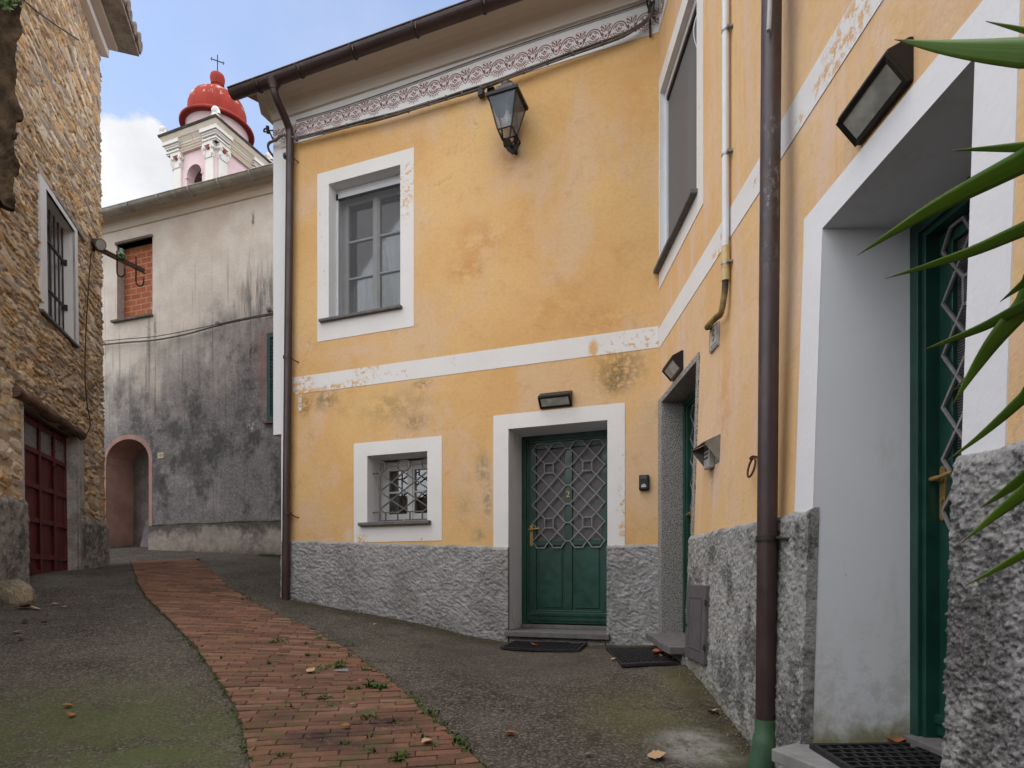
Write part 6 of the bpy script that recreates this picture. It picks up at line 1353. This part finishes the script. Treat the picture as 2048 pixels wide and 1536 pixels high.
u, z = g_(322, 911); t = thing("house_number_plate", GR.pt(u, z, 0), "small cream enamel plate reading 103 beside the pink arch", "number plate")
mb = MB(); mb.slab(GR, u - .075, u + .075, z - .055, z + .055, .0, .012); mb.build("plate", simple("cream_enamel", (.56, .47, .27), .5, .4, 0, .1), t, bevel=.003); text_mesh("numeral", "103", GR, u, z, .0125, .075, 1, M_IRON, t, .001)
c = GR.pt(*g_(253, 1093, -.4), -.4)
mb = MB(); u = AW[0] + .52; a = GR.pt(u - .10, zgr + .12, -.42); t_ = gz(*GR.pt(u, 0, -.35)[:2]); zb_ = float(t_)
q = [(AW[0] + .46, zb_ - .02), (AW[1] - .03, zb_ - .02), (AW[1] - .03, zb_ + .50), (AW[0] + .42, zb_ + .56)]
mb.prism([GR.pt(x, zz, -.40 if zz < zb_ + .2 else -.58) for x, zz in q], [GR.pt(x, zz, -.38 if zz < zb_ + .2 else -.56) for x, zz in q]); mb.build("stone_slab", simple("lilac_grey_slab", (.19, .17, .18), .8, .2, 0, .25, 8), props=("grey stone slab leaning against the back of the arched niche", "slab"))
t = thing("overhead_cable", GR.pt(*g_(204, 690, .08), .08), "twin grey cable between insulators across the black stained plaster wall", "cable")
mb = MB(); cA = [(200, 690), (250, 685), (310, 680), (370, 669), (436, 651), (500, 637), (552, 628)]
mb.tube(bez([GR.pt(*g_(x, y, .09), .09) for x, y in cA], 4), .016, 6); mb.tube(bez([GR.pt(*g_(x, y - 3 - (4 if x < 420 else 0), .11), .11) for x, y in cA], 4), .009, 6); mb.build("strand", M_CABLE, t, smooth=True)
mb = MB()
for x, y in ((204, 684), (438, 649), (541, 621)):
    u, z = g_(x, y, .06); mb.tube([GR.pt(u, z, 0), GR.pt(u, z, .12)], .012, 6); mb.tube([GR.pt(u, z - .05, .1), GR.pt(u, z - .02, .1), GR.pt(u, z + .02, .1), GR.pt(u, z + .05, .1)], [.025, .045, .045, .025], 10)
mb.tube(bez([GR.pt(*g_(x, y, .05), .05) for x, y in ((204, 694), (205, 705), (200, 712))], 4), .01, 6)
mb.build("insulator", simple("grey_porcelain", (.17, .17, .17), .4, .5), t, smooth=True)

# ------------------------------------------------------------------ the bell tower beyond the roofs
TC = Vector((-13.9, 29.5, 0)); ta, tb = R(158), R(69)
AX, BX = Vector((math.cos(ta), math.sin(ta), 0)), Vector((math.cos(tb), math.sin(tb), 0))
tower = thing("bell_tower", (TC.x, TC.y, 2.0), "pink and white bell tower with a red onion dome behind the grey house", "bell tower")
def TW(p): q = TC + AX * p[0] + BX * p[1]; z = p[2]; z = z + .38 if z <= 18.86 else (19.24 + (z - 18.86) * .208 if z < 19.34 else z); return (q.x, q.y, z + .22)
def mat_tower(name, c0, c1, dirt):
    M = Mat(name, .85, .2); v = M.ob; c = M.mix(M.mr(M.noise(v, 1.2, 7, .65), .3, .7), c0, c1); c = M.mix(M.mul(M.mr(M.noise(M.vec(v, (1, 1, .3)), 4, 8, .75), .55, .7), .5), c, dirt); M.color(c).bump(M.noise(v, 12, 5), .3, .02); return M.m
M_TP = mat_tower("pink_tower_plaster", (.68, .50, .51), (.74, .58, .585), (.50, .36, .34)); M_TWH = mat_tower("white_tower_plaster", (.68, .65, .60), (.74, .72, .68), (.50, .42, .33))
M_TC = mat_tower("cream_cornice_plaster", (.62, .53, .42), (.70, .63, .54), (.40, .29, .18))
def build_tower():
    h = 1.30
    # shaft: four pink walls with arched openings
    mb = MB(); zb, zt = 4.0, 19.3; zs_, ow, r_ = 17.62, .46, .46
    def face(P):
        pts = [(-h, zb), (h, zb), (h, zt), (-h, zt)]
        n = 10; arc = [(ow * math.cos(math.pi * k / n), zs_ + r_ * math.sin(math.pi * k / n)) for k in range(n + 1)]
        mb.quad(P(-h, zb, 0), P(-ow, zb, 0), P(-ow, zt, 0), P(-h, zt, 0)); mb.quad(P(ow, zb, 0), P(h, zb, 0), P(h, zt, 0), P(ow, zt, 0)); mb.quad(P(-ow, zb, 0), P(ow, zb, 0), P(ow, 15.4, 0), P(-ow, 15.4, 0))
        for (a, za), (b, zb2) in zip(arc, arc[1:]): mb.quad(P(a, za, 0), P(a, zt, 0), P(b, zt, 0), P(b, zb2, 0)); mb.quad(P(a, za, 0), P(b, zb2, 0), P(b, zb2, .4), P(a, za, .4))
        for s in (-1, 1): mb.quad(P(s * ow, 15.4, 0), P(s * ow, zs_, 0), P(s * ow, zs_, .4), P(s * ow, 15.4, .4))
        mb.quad(P(-ow, 15.4, 0), P(ow, 15.4, 0), P(ow, 15.4, .4), P(-ow, 15.4, .4))
    faces = [lambda u, z, d: TW((u, -h + d, z)), lambda u, z, d: TW((-h + d, u, z)), lambda u, z, d: TW((u, h - d, z)), lambda u, z, d: TW((h - d, u, z))]
    for P in faces: face(P)
    mb.build("shaft", M_TP, tower)
    # white corner pilasters, two to a face, and the capitals
    M_ROS = simple("rosette_red", (.28, .05, .035), .8, .2)
    for P in faces:
        arch = MB()
        B = lambda m, u0, u1, z0, z1, d0, d1: m.prism([P(u0, z0, d0), P(u1, z0, d0), P(u1, z0, d1), P(u0, z0, d1)], [P(u0, z1, d0), P(u1, z1, d0), P(u1, z1, d1), P(u0, z1, d1)])
        for s in (-1, 1):
            pil = MB(); cap = MB(); ros = MB(); u0, u1 = s * (h - .10), s * (h - .55)
            B(pil, u0, u1, zb, 18.2, .0, -.10); B(pil, u0, u1, 18.86, 19.34, .0, -.10)
            um = (u0 + u1) / 2
            for k in (-1, 1):      # volutes
                c = (um + k * .24, 18.52); cap.tube([P(c[0], c[1], -.02), P(c[0], c[1], -.20)], .105, 12); cap.tube([P(c[0], c[1], -.20), P(c[0], c[1], -.23)], .05, 10)
                cap.tube([P(um + k * .20, 18.40, -.12), P(um + k * .23, 18.22, -.14), P(um + k * .17, 18.12, -.12)], [.07, .055, .02], 8)
            B(cap, um - .25, um + .25, 18.16, 18.64, 0, -.13); B(cap, um - .31, um + .31, 18.62, 18.72, 0, -.20); B(cap, um - .25, um + .25, 18.10, 18.17, 0, -.13)
            ros.tube([P(um, 18.5, -.12), P(um, 18.5, -.19)], .085, 7)
            pil.build("pilaster", M_TWH, tower, bevel=.01); co = cap.build("capital", M_TWH, tower, smooth=True, angle=40); ros.build("rosette", M_ROS, co)
        n = 10; a1 = [(ow * math.cos(math.pi * k / n), zs_ + r_ * math.sin(math.pi * k / n)) for k in range(n + 1)]; a2 = [((ow + .07) * math.cos(math.pi * k / n), zs_ + (r_ + .07) * math.sin(math.pi * k / n)) for k in range(n + 1)]
        for k in range(n): arch.prism([P(*q, .0) for q in (a1[k], a1[k + 1], a2[k + 1], a2[k])], [P(*q, -.03) for q in (a1[k], a1[k + 1], a2[k + 1], a2[k])])
        B(arch, -ow - .08, -ow + .04, zs_ - .06, zs_, .1, -.04); B(arch, ow - .04, ow + .08, zs_ - .06, zs_, .1, -.04)
        arch.build("arch_moulding", M_TP, tower)
    # entablature rings
    def sq(m, k0, z0, k1, z1): c = lambda k, z: [TW((x * k, y * k, z)) for x, y in ((-1, -1), (1, -1), (1, 1), (-1, 1))]; m.prism(c(k0, z0), c(k1, z1))
    mb = MB(); sq(mb, h + .13, 18.72, h + .13, 18.78); sq(mb, h + .15, 18.78, h + .19, 18.86); sq(mb, h + .13, 19.34, h + .16, 19.42); sq(mb, h + .18, 19.42, h + .18, 19.48); sq(mb, h + .18, 19.48, h + .30, 19.66); mb.build("entablature", M_TC, tower)
    # the entablature breaks forward over the pilasters
    for fi, P in enumerate(faces):
        for s in (-1, 1):
            mb = MB()
            for z0, z1, pr, ex in ((18.72, 18.78, .20, .02), (18.78, 18.86, .24, .04), (19.34, 19.42, .24, .04), (19.42, 19.50, .27, .06), (19.50, 19.66, .34, .10)):
                u0, u1 = s * (h + (pr if fi % 2 else -.002)), s * (h - .55 - ex); mb.prism([P(u0, z0, 0), P(u1, z0, 0), P(u1, z0, -pr), P(u0, z0, -pr)], [P(u0, z1 - .002, 0), P(u1, z1 - .002, 0), P(u1, z1 - .002, -pr), P(u0, z1 - .002, -pr)])
            mb.build("entablature_break", M_TWH, tower)
    mb = MB(); sq(mb, h + .32, 19.66, h + .42, 19.86); mb.build("cornice", M_TC, tower)
    mb = MB(); sq(mb, h + .45, 19.86, h + .48, 19.95); sq(mb, h + .42, 19.95, h - .2, 20.3); mb.build("cornice_slab", simple("mossy_slate_edge", (.07, .058, .05), .9, .2, 0, .5, 3, .3), tower)
    # dome on a pink drum
    mb = MB(); mb.lathe([(1.25, 20.0), (1.22, 20.6), (1.30, 20.9), (1.37, 21.05)], TC, 40); mb.build("drum", M_TP, tower, smooth=True, angle=50)
    Md = Mat("red_dome_paint", .85, .2); v = Md.ob; c = Md.mix(Md.mr(Md.noise(v, 1.5, 6, .6), .3, .7), (.30, .040, .028), (.38, .056, .04)); c = Md.mix(Md.mr(Md.noise(Md.vec(v, (1, 1, .2)), 7, 7, .75), .46, .7, 0, .7), c, (.235, .04, .032))
    zz = Md.sep(v)[2]; ch = Md.mul(Md.mr(Md.noise(v, 3.2, 8, .75), .54, .57), Md.mul(Md.mr(zz, 21.9, 22.1), Md.mr(zz, 22.75, 22.65))); c = Md.mix(ch, c, (.62, .50, .40)); Md.color(c)
    mb = MB(); mb.lathe([(1.36, 21.02), (1.58, 21.03), (1.62, 21.07), (1.62, 21.12), (1.55, 21.19), (1.44, 21.24), (1.38, 21.26), (1.38, 21.29), (1.22, 21.30), (1.20, 21.36), (1.24, 21.5), (1.275, 21.75), (1.265, 22.0), (1.20, 22.24), (1.08, 22.44), (.90, 22.60), (.67, 22.71), (.43, 22.77), (.30, 22.79), (.262, 22.85), (.255, 23.16), (.30, 23.19), (.30, 23.22), (.27, 23.24), (.31, 23.40), (.33, 23.54), (.30, 23.68), (.20, 23.77), (.05, 23.80)], TC, 48); mb.build("dome", Md.m, tower, smooth=True, angle=38)
    mb = MB(); ct = TC + Vector((0, 0, 23.8)); mb.tube([ct, ct + Vector((0, 0, .86))], .024, 8); e = (AX * .35 - BX * .15); e = Vector((.8, .45, 0)).normalized()
    mb.tube([ct + Vector((0, 0, .58)) - e * .24, ct + Vector((0, 0, .58)) + e * .24], .024, 6)
    for s in (-1, 1): mb.tube([ct + Vector((0, 0, .51)) + e * s * .24, ct + Vector((0, 0, .58)) + e * s * .28, ct + Vector((0, 0, .65)) + e * s * .24], .02, 6)
    mb.build("cross", M_IRON, tower)
    # little carved heads at the corners of the cornice
    for x, y in ((-1, -1), (1, -1), (-1, 1), (1, 1)):
        k = h + .30; p = TW((x * k, y * k, 19.92)); mb = MB(); mb.lathe([(.17, 0), (.19, .08), (.13, .17), (.17, .26), (.18, .36), (.12, .46), (.04, .50)], p, 14)
        q = Vector(p) + Vector((0, 0, .3)); 
        for s in (-1, 1): mb.tube([q + AX * (s * x * .12) + Vector((0, 0, .0)), q + AX * (s * x * .17) + Vector((0, 0, -.18))], [.07, .09], 8)
        mb.build("corner_finial", M_TWH, tower, smooth=True, angle=50)
    mb = MB(); mb.lathe([(.36, 16.55), (.35, 16.62), (.27, 16.8), (.22, 17.05), (.17, 17.2), (.05, 17.25)], TC + BX * -.75 + Vector((0, 0, .3)), 20); bl = mb.build("bell", simple("green_bronze", (.13, .15, .14), .5, .5, .5, .3), tower, smooth=True, angle=50)
    mb = MB(); c = TC + BX * -.75 + Vector((0, 0, .3)); mb.tube([c + AX * -.6 + Vector((0, 0, 17.28)), c + AX * .6 + Vector((0, 0, 17.28))], .09, 8); mb.tube([c + AX * -.2 + Vector((0, 0, 17.2)), c + AX * -.2 + Vector((0, 0, 17.45))], .06, 8); mb.tube([c + AX * .2 + Vector((0, 0, 17.2)), c + AX * .2 + Vector((0, 0, 17.45))], .06, 8); mb.build("bell_yoke", M_IRON, bl)
build_tower()

# ------------------------------------------------------------------ sword-leaved plant at the right
def build_plant():
    base = Vector((1.24, 1.00, -1.44)); crown = Vector((1.24, 1.00, .42))
    t = thing("yucca_plant", base, "potted sword leaved plant reaching green blades in from the right edge", "plant")
    M = Mat("glossy_blade_green", .32, .5); v = M.uv; M.bump(M.noise(M.vec(v, (45, .2, 1)), 3, 3), .25, .002); c = M.mix(M.mr(M.noise(M.vec(v, (26, .4, 1)), 3, 4), .38, .62), (.085, .175, .012), (.15, .275, .022)); g = M.add(M.sep(v)[1], M.mul(M.noise(M.ob, 40, 3), .04)); c = M.mix(M.mr(M.noise(M.ob, 60, 6, .8), .68, .72, 0, .7), c, (.13, .09, .03))
    c = M.mix(M.mr(g, .95, 1.0), c, (.15, .085, .04)); c = M.mix(M.mr(M.noise(M.ob, 3, 3), .45, .7, 0, .5), c, (.040, .105, .014)); M.color(c)
    M.b.inputs["Subsurface Weight"].default_value = 0.0
    tl = M.N.new("ShaderNodeBsdfTranslucent"); M.L.new(c, tl.inputs[0]); mx = M.N.new("ShaderNodeMixShader"); mx.inputs[0].default_value = .3; M.L.new(M.b.outputs[0], mx.inputs[1]); M.L.new(tl.outputs[0], mx.inputs[2]); M.L.new(mx.outputs[0], M.N["Material Output"].inputs[0])
    def blade(pts, wmax, roll, name="blade"):
        C = bez(pts, 9); n = len(C); mb = MB(); rows = []
        for i, p in enumerate(C):
            s = i / (n - 1); tg = (C[min(i + 1, n - 1)] - C[max(i - 1, 0)]).normalized(); view = p.normalized()
            sd = tg.cross(view).normalized(); up = sd.cross(tg).normalized(); sd2 = (sd * math.cos(roll) + up * math.sin(roll)).normalized(); nn = sd2.cross(tg).normalized()
            wd = wmax * (min(1, .45 + s * 1.6) if s < .35 else 1) * max(0.02, (1 - ((s - .35) / .65) ** 1.7 if s > .35 else 1)) / 2
            rows.append([mb.vert(p + sd2 * (wd * x) + nn * (wd * .07 * (x * x)), (x * .5 + .5, s)) for x in (-1, -.5, 0, .5, 1)])
        for a, b in zip(rows, rows[1:]):
            for k in range(4): mb.face((a[k], a[k + 1], b[k + 1], b[k]))
        o = mb.build(name, M.m, t, smooth=True, angle=180); m = o.modifiers.new("thickness", 'SOLIDIFY'); m.thickness = .0016
    W_ = lambda x, y, Y: at(x, y, Y)
    specs = [  # tip ... frame edge waypoints with distances, width in metres, roll
        ([(1790, 79, 1.42), (1870, 92, 1.35), (1960, 101, 1.27), (2048, 106, 1.20), (2140, 150, 1.10)], .052, .15),
        ([(1972, 42, 1.30), (2048, 60, 1.25), (2130, 110, 1.15)], .020, .6),
        ([(1905, 300, 1.30), (1980, 297, 1.25), (2048, 294, 1.2), (2140, 300, 1.1)], .024, .5),
        ([(1714, 511, 1.45), (1790, 462, 1.40), (1860, 420, 1.35), (1950, 372, 1.28), (2048, 322, 1.2), (2150, 300, 1.1)], .046, .2),
        ([(1770, 557, 1.35), (1860, 530, 1.31), (1950, 500, 1.27), (2048, 458, 1.2), (2150, 410, 1.1)], .031, .3),
        ([(2000, 603, 1.22), (2048, 566, 1.18), (2130, 500, 1.1)], .026, .3),
        ([(1843, 701, 1.34), (1900, 680, 1.31), (1970, 652, 1.27), (2048, 612, 1.2), (2140, 540, 1.1)], .026, .3),
        ([(1904, 812, 1.33), (1945, 745, 1.3), (1990, 680, 1.26), (2048, 612, 1.22), (2130, 530, 1.1)], .044, .25),
        ([(1906, 782, 1.40), (1950, 735, 1.37), (1985, 690, 1.33), (2050, 615, 1.28), (2140, 540, 1.15)], .022, .5),
        ([(1893, 922, 1.28), (1950, 880, 1.25), (2000, 838, 1.22), (2048, 794, 1.19), (2150, 690, 1.1)], .024, .35),
        ([(1960, 1016, 1.30), (2000, 990, 1.27), (2048, 955, 1.23), (2150, 850, 1.1)], .028, .4),
        ([(1922, 1086, 1.25), (1985, 1035, 1.22), (2048, 985, 1.18), (2150, 880, 1.1)], .032, .3),
        ([(1928, 1172, 1.22), (1990, 1140, 1.2), (2048, 1108, 1.17), (2150, 1000, 1.1)], .022, .5)]
    for pts, wd, roll in specs:
        e1_, e2_ = pts[-2], pts[-3]; pts = pts[:-1] + [tuple(a_ + (a_ - b_) * .9 for a_, b_ in zip(e1_, e2_))]; P = [W_(*p) for p in pts][::-1]; last = Vector(P[0]); P = [tuple(crown + Vector((0, 0, .02))), tuple(crown.lerp(last, .55) + Vector((0, 0, .03)))] + P; blade(P, wd, roll)
    rng = random.Random(12)
    for k in range(16):                              # the rest of the crown, out of the picture
        a = rng.uniform(-1.2, 1.2) - .4; el = rng.uniform(-.3, 1.3); d = Vector((math.cos(a) * math.cos(el), -abs(math.sin(a)) * math.cos(el), math.sin(el))); L = rng.uniform(.35, .5)
        d.x = min(d.x, .3)
        if d.x < -.3: d.y = -abs(d.y) - .3
        P = [crown, crown + d * L * .5 + Vector((0, 0, .05)), crown + d * L * .9, crown + d * L * 1.1 - Vector((0, 0, .08))]
        blade([tuple(p) for p in P], .035, rng.uniform(-.5, .5))
    gzb = float(gz(base.x, base.y)); mb = MB(); mb.tube([(base.x, base.y, gzb + .3), (base.x + .01, base.y, -.4), tuple(crown + Vector((0, 0, .04)))], [.04, .034, .028], 10); mb.build("stem", simple("fibrous_stem", (.16, .11, .07), .9, .2, 0, .35, 18, .5), t, smooth=True, angle=60)
    mb = MB(); mb.lathe([(.13, 0), (.135, .02), (.17, .33), (.185, .34), (.185, .38), (.165, .38), (.16, .34), (.15, .33)], (base.x, base.y, gzb), 28); mb.build("pot", simple("terracotta", (.36, .15, .085), .85, .2, 0, .2), t, smooth=True, angle=40)
build_plant()

# ------------------------------------------------------------------ boulder, fallen leaves, weeds
def build_boulder():
    c = gp(12, 1212) + Vector((-.12, .25, .08)); bm = bmesh.new(); bmesh.ops.create_icosphere(bm, subdivisions=5, radius=1)
    from mathutils import noise as mn
    for v in bm.verts:
        n = v.co.copy(); k = 1 + .20 * mn.noise(n * 1.3 + Vector((3, 1, 2))) + .08 * mn.noise(n * 4) + .03 * mn.noise(n * 11); v.co = Vector((n.x * .20, n.y * .21, n.z * .21)) * k + c
    me = bpy.data.meshes.new("boulder"); bm.to_mesh(me); bm.free(); me.materials.append(roughcast("ochre_boulder_stone", (.20, .15, .09), (.32, .25, .155), (.09, .08, .055), .8)); me.polygons.foreach_set("use_smooth", np.ones(len(me.polygons), dtype=bool))
    o = bpy.data.objects.new("boulder", me); COL.objects.link(o); tag(o, "rounded yellowish boulder at the foot of the stone house wall", "boulder")
build_boulder()
M_LEAF = [simple("dry_leaf_brown", (.24, .115, .05), .8, .2, 0, .35, 30), simple("dry_leaf_tan", (.40, .27, .16), .8, .2, 0, .3, 30), simple("dry_leaf_rust", (.30, .10, .04), .8, .2, 0, .3, 30)]
def leaf_mesh(seed):
    rng = random.Random(seed); mb = MB(); n = 9; rows = []; curl = rng.uniform(.15, .5); bend = rng.uniform(-.5, .5)
    for i in range(n):
        s = i / (n - 1); wd = .42 * math.sin(math.pi * min(.98, max(.02, s)) ** .85) * (1 + .18 * math.sin(s * 22)); x = s - .5
        rows.append([mb.vert((x, y * wd, curl * (abs(y) * wd) * .9 + bend * (x * x) * .8 + .03)) for y in (-1, -.5, 0, .5, 1)])
    for a, b in zip(rows, rows[1:]):
        for k in range(4): mb.face((a[k], a[k + 1], b[k + 1], b[k]))
    mb.tube([(.48, 0, .05), (.62, .02, .04), (.72, .0, .06)], .012, 5)
    me_o = mb.build("fallen_leaf", M_LEAF[seed % 3], smooth=True, angle=180); return me_o
protos = [leaf_mesh(k) for k in range(6)]; used_p = set()
def leaf(px, py, size, k, group, label, rng, lift=0.0, pt=None):
    o = protos[k] if k not in used_p else protos[k].copy()
    if k in used_p: COL.objects.link(o)
    used_p.add(k)
    p = pt or gp(px, py); o.location = (p[0], p[1], p[2] + .012 + lift); o.scale = (size,) * 3; o.rotation_euler = (rng.uniform(-.3, .3), rng.uniform(-.3, .3), rng.uniform(0, 6.28)); tag(o, label, "leaf", group)
rng = random.Random(21)
LA = ("leaves by the corner step", "small dry leaf in the litter at the foot of the corner step"); LBk = ("leaves on the brick path", "small dry leaf lying on the red brick path"); LC = ("leaves on the left asphalt", "small dry leaf on the asphalt in front of the stone house"); LD = ("leaves on the right asphalt", "small dry leaf lying on the open asphalt right of the path"); LE_ = ("leaves under the doorstep of door 2", "small dry leaf under the slate step of door 2")
for i in range(16): leaf(1318 + rng.uniform(-14, 44), 1298 + rng.uniform(-6, 22), rng.uniform(.05, .09), rng.choice((0, 2, 3, 5)), *LA, rng, rng.uniform(0, .03))
for i in range(13): leaf(1045 + rng.uniform(0, 120), 1283 + rng.uniform(-3, 2), rng.uniform(.035, .07), rng.choice((0, 2, 3, 5)), *LE_, rng)
for px, py, s, k in ((622, 1352, .085, 1), (705, 1421, .05, 1), (853, 1496, .07, 4), (598, 1388, .04, 0), (401, 1137, .12, 3), (690, 1466, .06, 0), (560, 1316, .05, 3), (720, 1372, .04, 0), (506, 1262, .05, 3)): leaf(px, py, s, k, *LBk, rng, .03)
for px, py, s, k in ((48, 1218, .15, 2), (70, 1219, .10, 1), (50, 1245, .08, 1), (35, 1266, .06, 1), (40, 1280, .06, 1), (88, 1248, .06, 1), (110, 1210, .06, 1), (128, 1215, .05, 4), (60, 1190, .06, 1), (135, 1415, .06, 0), (140, 1434, .06, 2), (95, 1230, .05, 4), (150, 1198, .05, 1)): leaf(px, py, s, k, *LC, rng)
for px, py, s, k in ((1021, 1471, .065, 2), (1314, 1516, .10, 1), (1176, 1512, .04, 1), (1004, 1422, .04, 1), (664, 1206, .10, 1), (1424, 1424, .085, 4), (1226, 1321, .05, 1), (750, 1250, .05, 4), (935, 1395, .035, 1)): leaf(px, py, s, k, *LD, rng)
q = gp(1068, 1297); leaf(0, 0, .085, 2, None, "single dry leaf lying on the doormat of door 2", rng, .02, q)
q = gp(1316, 1311); leaf(0, 0, .07, 1, None, "pale dry leaf resting on the askew doormat", rng, .02, q)
leaf(0, 0, .10, 2, None, "rust brown leaf in the corner of the nearest doorstep", rng, .005, (1.80, 2.93, zS)); 
q = gp(681, 1350); mb = MB(); mb.prism([q + Vector(v) for v in ((-.05, -.01, .035), (.06, .0, .03), (.055, .03, .03), (-.03, .025, .035))], [q + Vector(v) for v in ((-.05, -.01, .039), (.06, .0, .052), (.055, .03, .034), (-.03, .025, .039))]); mb.build("paper_scrap", simple("pale_blue_paper", (.42, .47, .52), .8, .2, 0, .1), props=("scrap of pale paper lying on the red brick path", "scrap"))
def build_weeds():
    rng = random.Random(31); mb = MB()
    def tuft(p, n, L, spread):
        for k in range(n):
            a = rng.uniform(0, 6.28); el = rng.uniform(.3, 1.3); l = L * rng.uniform(.5, 1.1); d = Vector((math.cos(a) * math.cos(el), math.sin(a) * math.cos(el), math.sin(el))); b = Vector(p) + Vector((rng.gauss(0, spread), rng.gauss(0, spread), .012)); s = Vector((-d.y, d.x, 0)).normalized() * .0036 * rng.uniform(.8, 1.8)
            m = b + d * l * .55; e = b + d * l + Vector((0, 0, -l * .25)); i = [mb.vert(x) for x in (b - s, b + s, m + s * .9, m - s * .9)]; mb.face(i); j = [i[3], i[2], mb.vert(e)]; mb.face(j)
    def leafy(p, n, L):
        for k in range(n):
            a = rng.uniform(0, 6.28); b = Vector(p) + Vector((rng.gauss(0, .02), rng.gauss(0, .02), .015 + rng.uniform(0, .02))); d = Vector((math.cos(a), math.sin(a), rng.uniform(.1, .7))) * L * rng.uniform(.5, 1); s = Vector((-math.sin(a), math.cos(a), 0)) * L * .3; mb.quad(b, b + d * .5 + s, b + d, b + d * .5 - s)
    spots = [(545, 1287, 26, .05, .05), (560, 1285, 20, .05, .04), (595, 1278, 8, .05, .01), (612, 1292, 10, .05, .01), (615, 1316, 14, .05, .015), (655, 1300, 10, .06, .012), (640, 1318, 8, .05, .01), (668, 1340, 30, .06, .05), (680, 1333, 24, .06, .03), (635, 1342, 16, .06, .02), (615, 1350, 12, .05, .012), (587, 1358, 10, .05, .01), (540, 1332, 10, .05, .01), (512, 1245, 8, .06, .01), (445, 1320, 6, .04, .01), (700, 1385, 12, .05, .015), (718, 1384, 10, .05, .012), (758, 1380, 26, .05, .03), (742, 1378, 18, .05, .02), (650, 1402, 14, .05, .03), (610, 1395, 8, .05, .01), (580, 1420, 8, .05, .01), (660, 1418, 10, .06, .012), (735, 1440, 14, .05, .03), (790, 1452, 8, .06, .012), (835, 1470, 10, .06, .012), (845, 1482, 10, .05, .012), (860, 1432, 12, .06, .02), (888, 1455, 8, .05, .012), (918, 1490, 12, .06, .02), (930, 1498, 10, .06, .012), (800, 1525, 22, .09, .015), (870, 1500, 8, .06, .012), (745, 1510, 10, .06, .012), (690, 1495, 8, .05, .01), (737, 1480, 8, .05, .01), (560, 1520, 8, .06, .01), (700, 1290, 8, .06, .012), (730, 1345, 18, .05, .02), (700, 1318, 10, .06, .012), (495, 1203, 14, .07, .03), (640, 1282, 10, .06, .015), (745, 1368, 14, .05, .015)]
    for px, py, n, L, sp in spots: tuft(gp(px, py), int(n * 1.5), L * 1.15, sp)
    for px, py, n, L in ((745, 1380, 18, .03), (765, 1382, 22, .032), (680, 1340, 16, .028), (650, 1403, 10, .028), (735, 1440, 10, .03), (545, 1290, 10, .025), (920, 1490, 10, .03), (860, 1432, 8, .028)): leafy(gp(px, py), int(n * 1.5), L * 1.4)
    for E, k0 in ((LE, -.01), (RE, .015)):
        for i in range(150):
            y = rng.uniform(3.2, 8.2); x = edge_x(E, y) + k0 + rng.gauss(0, .012); tuft((x, y, float(gz(x, y))), rng.randint(2, 6), rng.uniform(.012, .035), .012)
    for i in range(60):
        px = rng.uniform(520, 565); tuft(gp(px, 1114 - (560 - px) * .06), 6, .05, .03)
    for i in range(40): px = rng.uniform(590, 1010); q = FR.pt(FR.u(px, 1200), 0, .04); tuft((q[0], q[1], float(gz(q[0], q[1]))), 4, .02, .02)
    M = Mat("weed_green", .7, .2); M.color(M.mix(M.mr(M.noise(M.ob, 5, 3), .35, .65), (.045, .085, .018), (.085, .13, .03)))
    mb.build("weeds", M.m, props=("small grass tufts and weeds sprouting between the path bricks", "weeds", None, "stuff"))
build_weeds()
def build_grit():
    rng = random.Random(77); mb = MB()
    def bit(x, y, r):
        z = float(gz(x, y)); n = rng.randint(4, 6); a0 = rng.uniform(0, 6.28)
        lo = [(x + r * rng.uniform(.7, 1.2) * math.cos(a0 + 6.28 * k / n), y + r * rng.uniform(.7, 1.2) * math.sin(a0 + 6.28 * k / n), z - .004) for k in range(n)]
        hi = [(x + (p[0] - x) * .55, y + (p[1] - y) * .55, z + r * rng.uniform(.5, 1.0)) for p in lo]; mb.prism(lo, hi)
    for i in range(900):
        if i % 3 == 0: u = rng.uniform(.05, UL_LO); q = FR.pt(u, 0, .035 + abs(rng.gauss(0, .05)))
        elif i % 3 == 1: u = rng.uniform(.2, 3.2); q = SD.pt(u, -.8, .04 + abs(rng.gauss(0, .05)))
        else:
            y = rng.uniform(3.2, 9.0); E, sg = (LE, -1) if rng.random() < .5 else (RE, 1); q = (edge_x(E, y) + sg * abs(rng.gauss(0, .05)), y, 0)
        bit(q[0], q[1], rng.uniform(.003, .009))
    for i in range(500): q = gp(rng.uniform(0, 1500), rng.uniform(1200, 1530)); bit(q.x, q.y, rng.uniform(.002, .005))
    mb.build("gravel", simple("loose_grit", (.15, .125, .095), .95, .1, 0, .6, 30), props=("loose grit gathered along the wall feet and path edges", "grit", None, "stuff"))
build_grit()
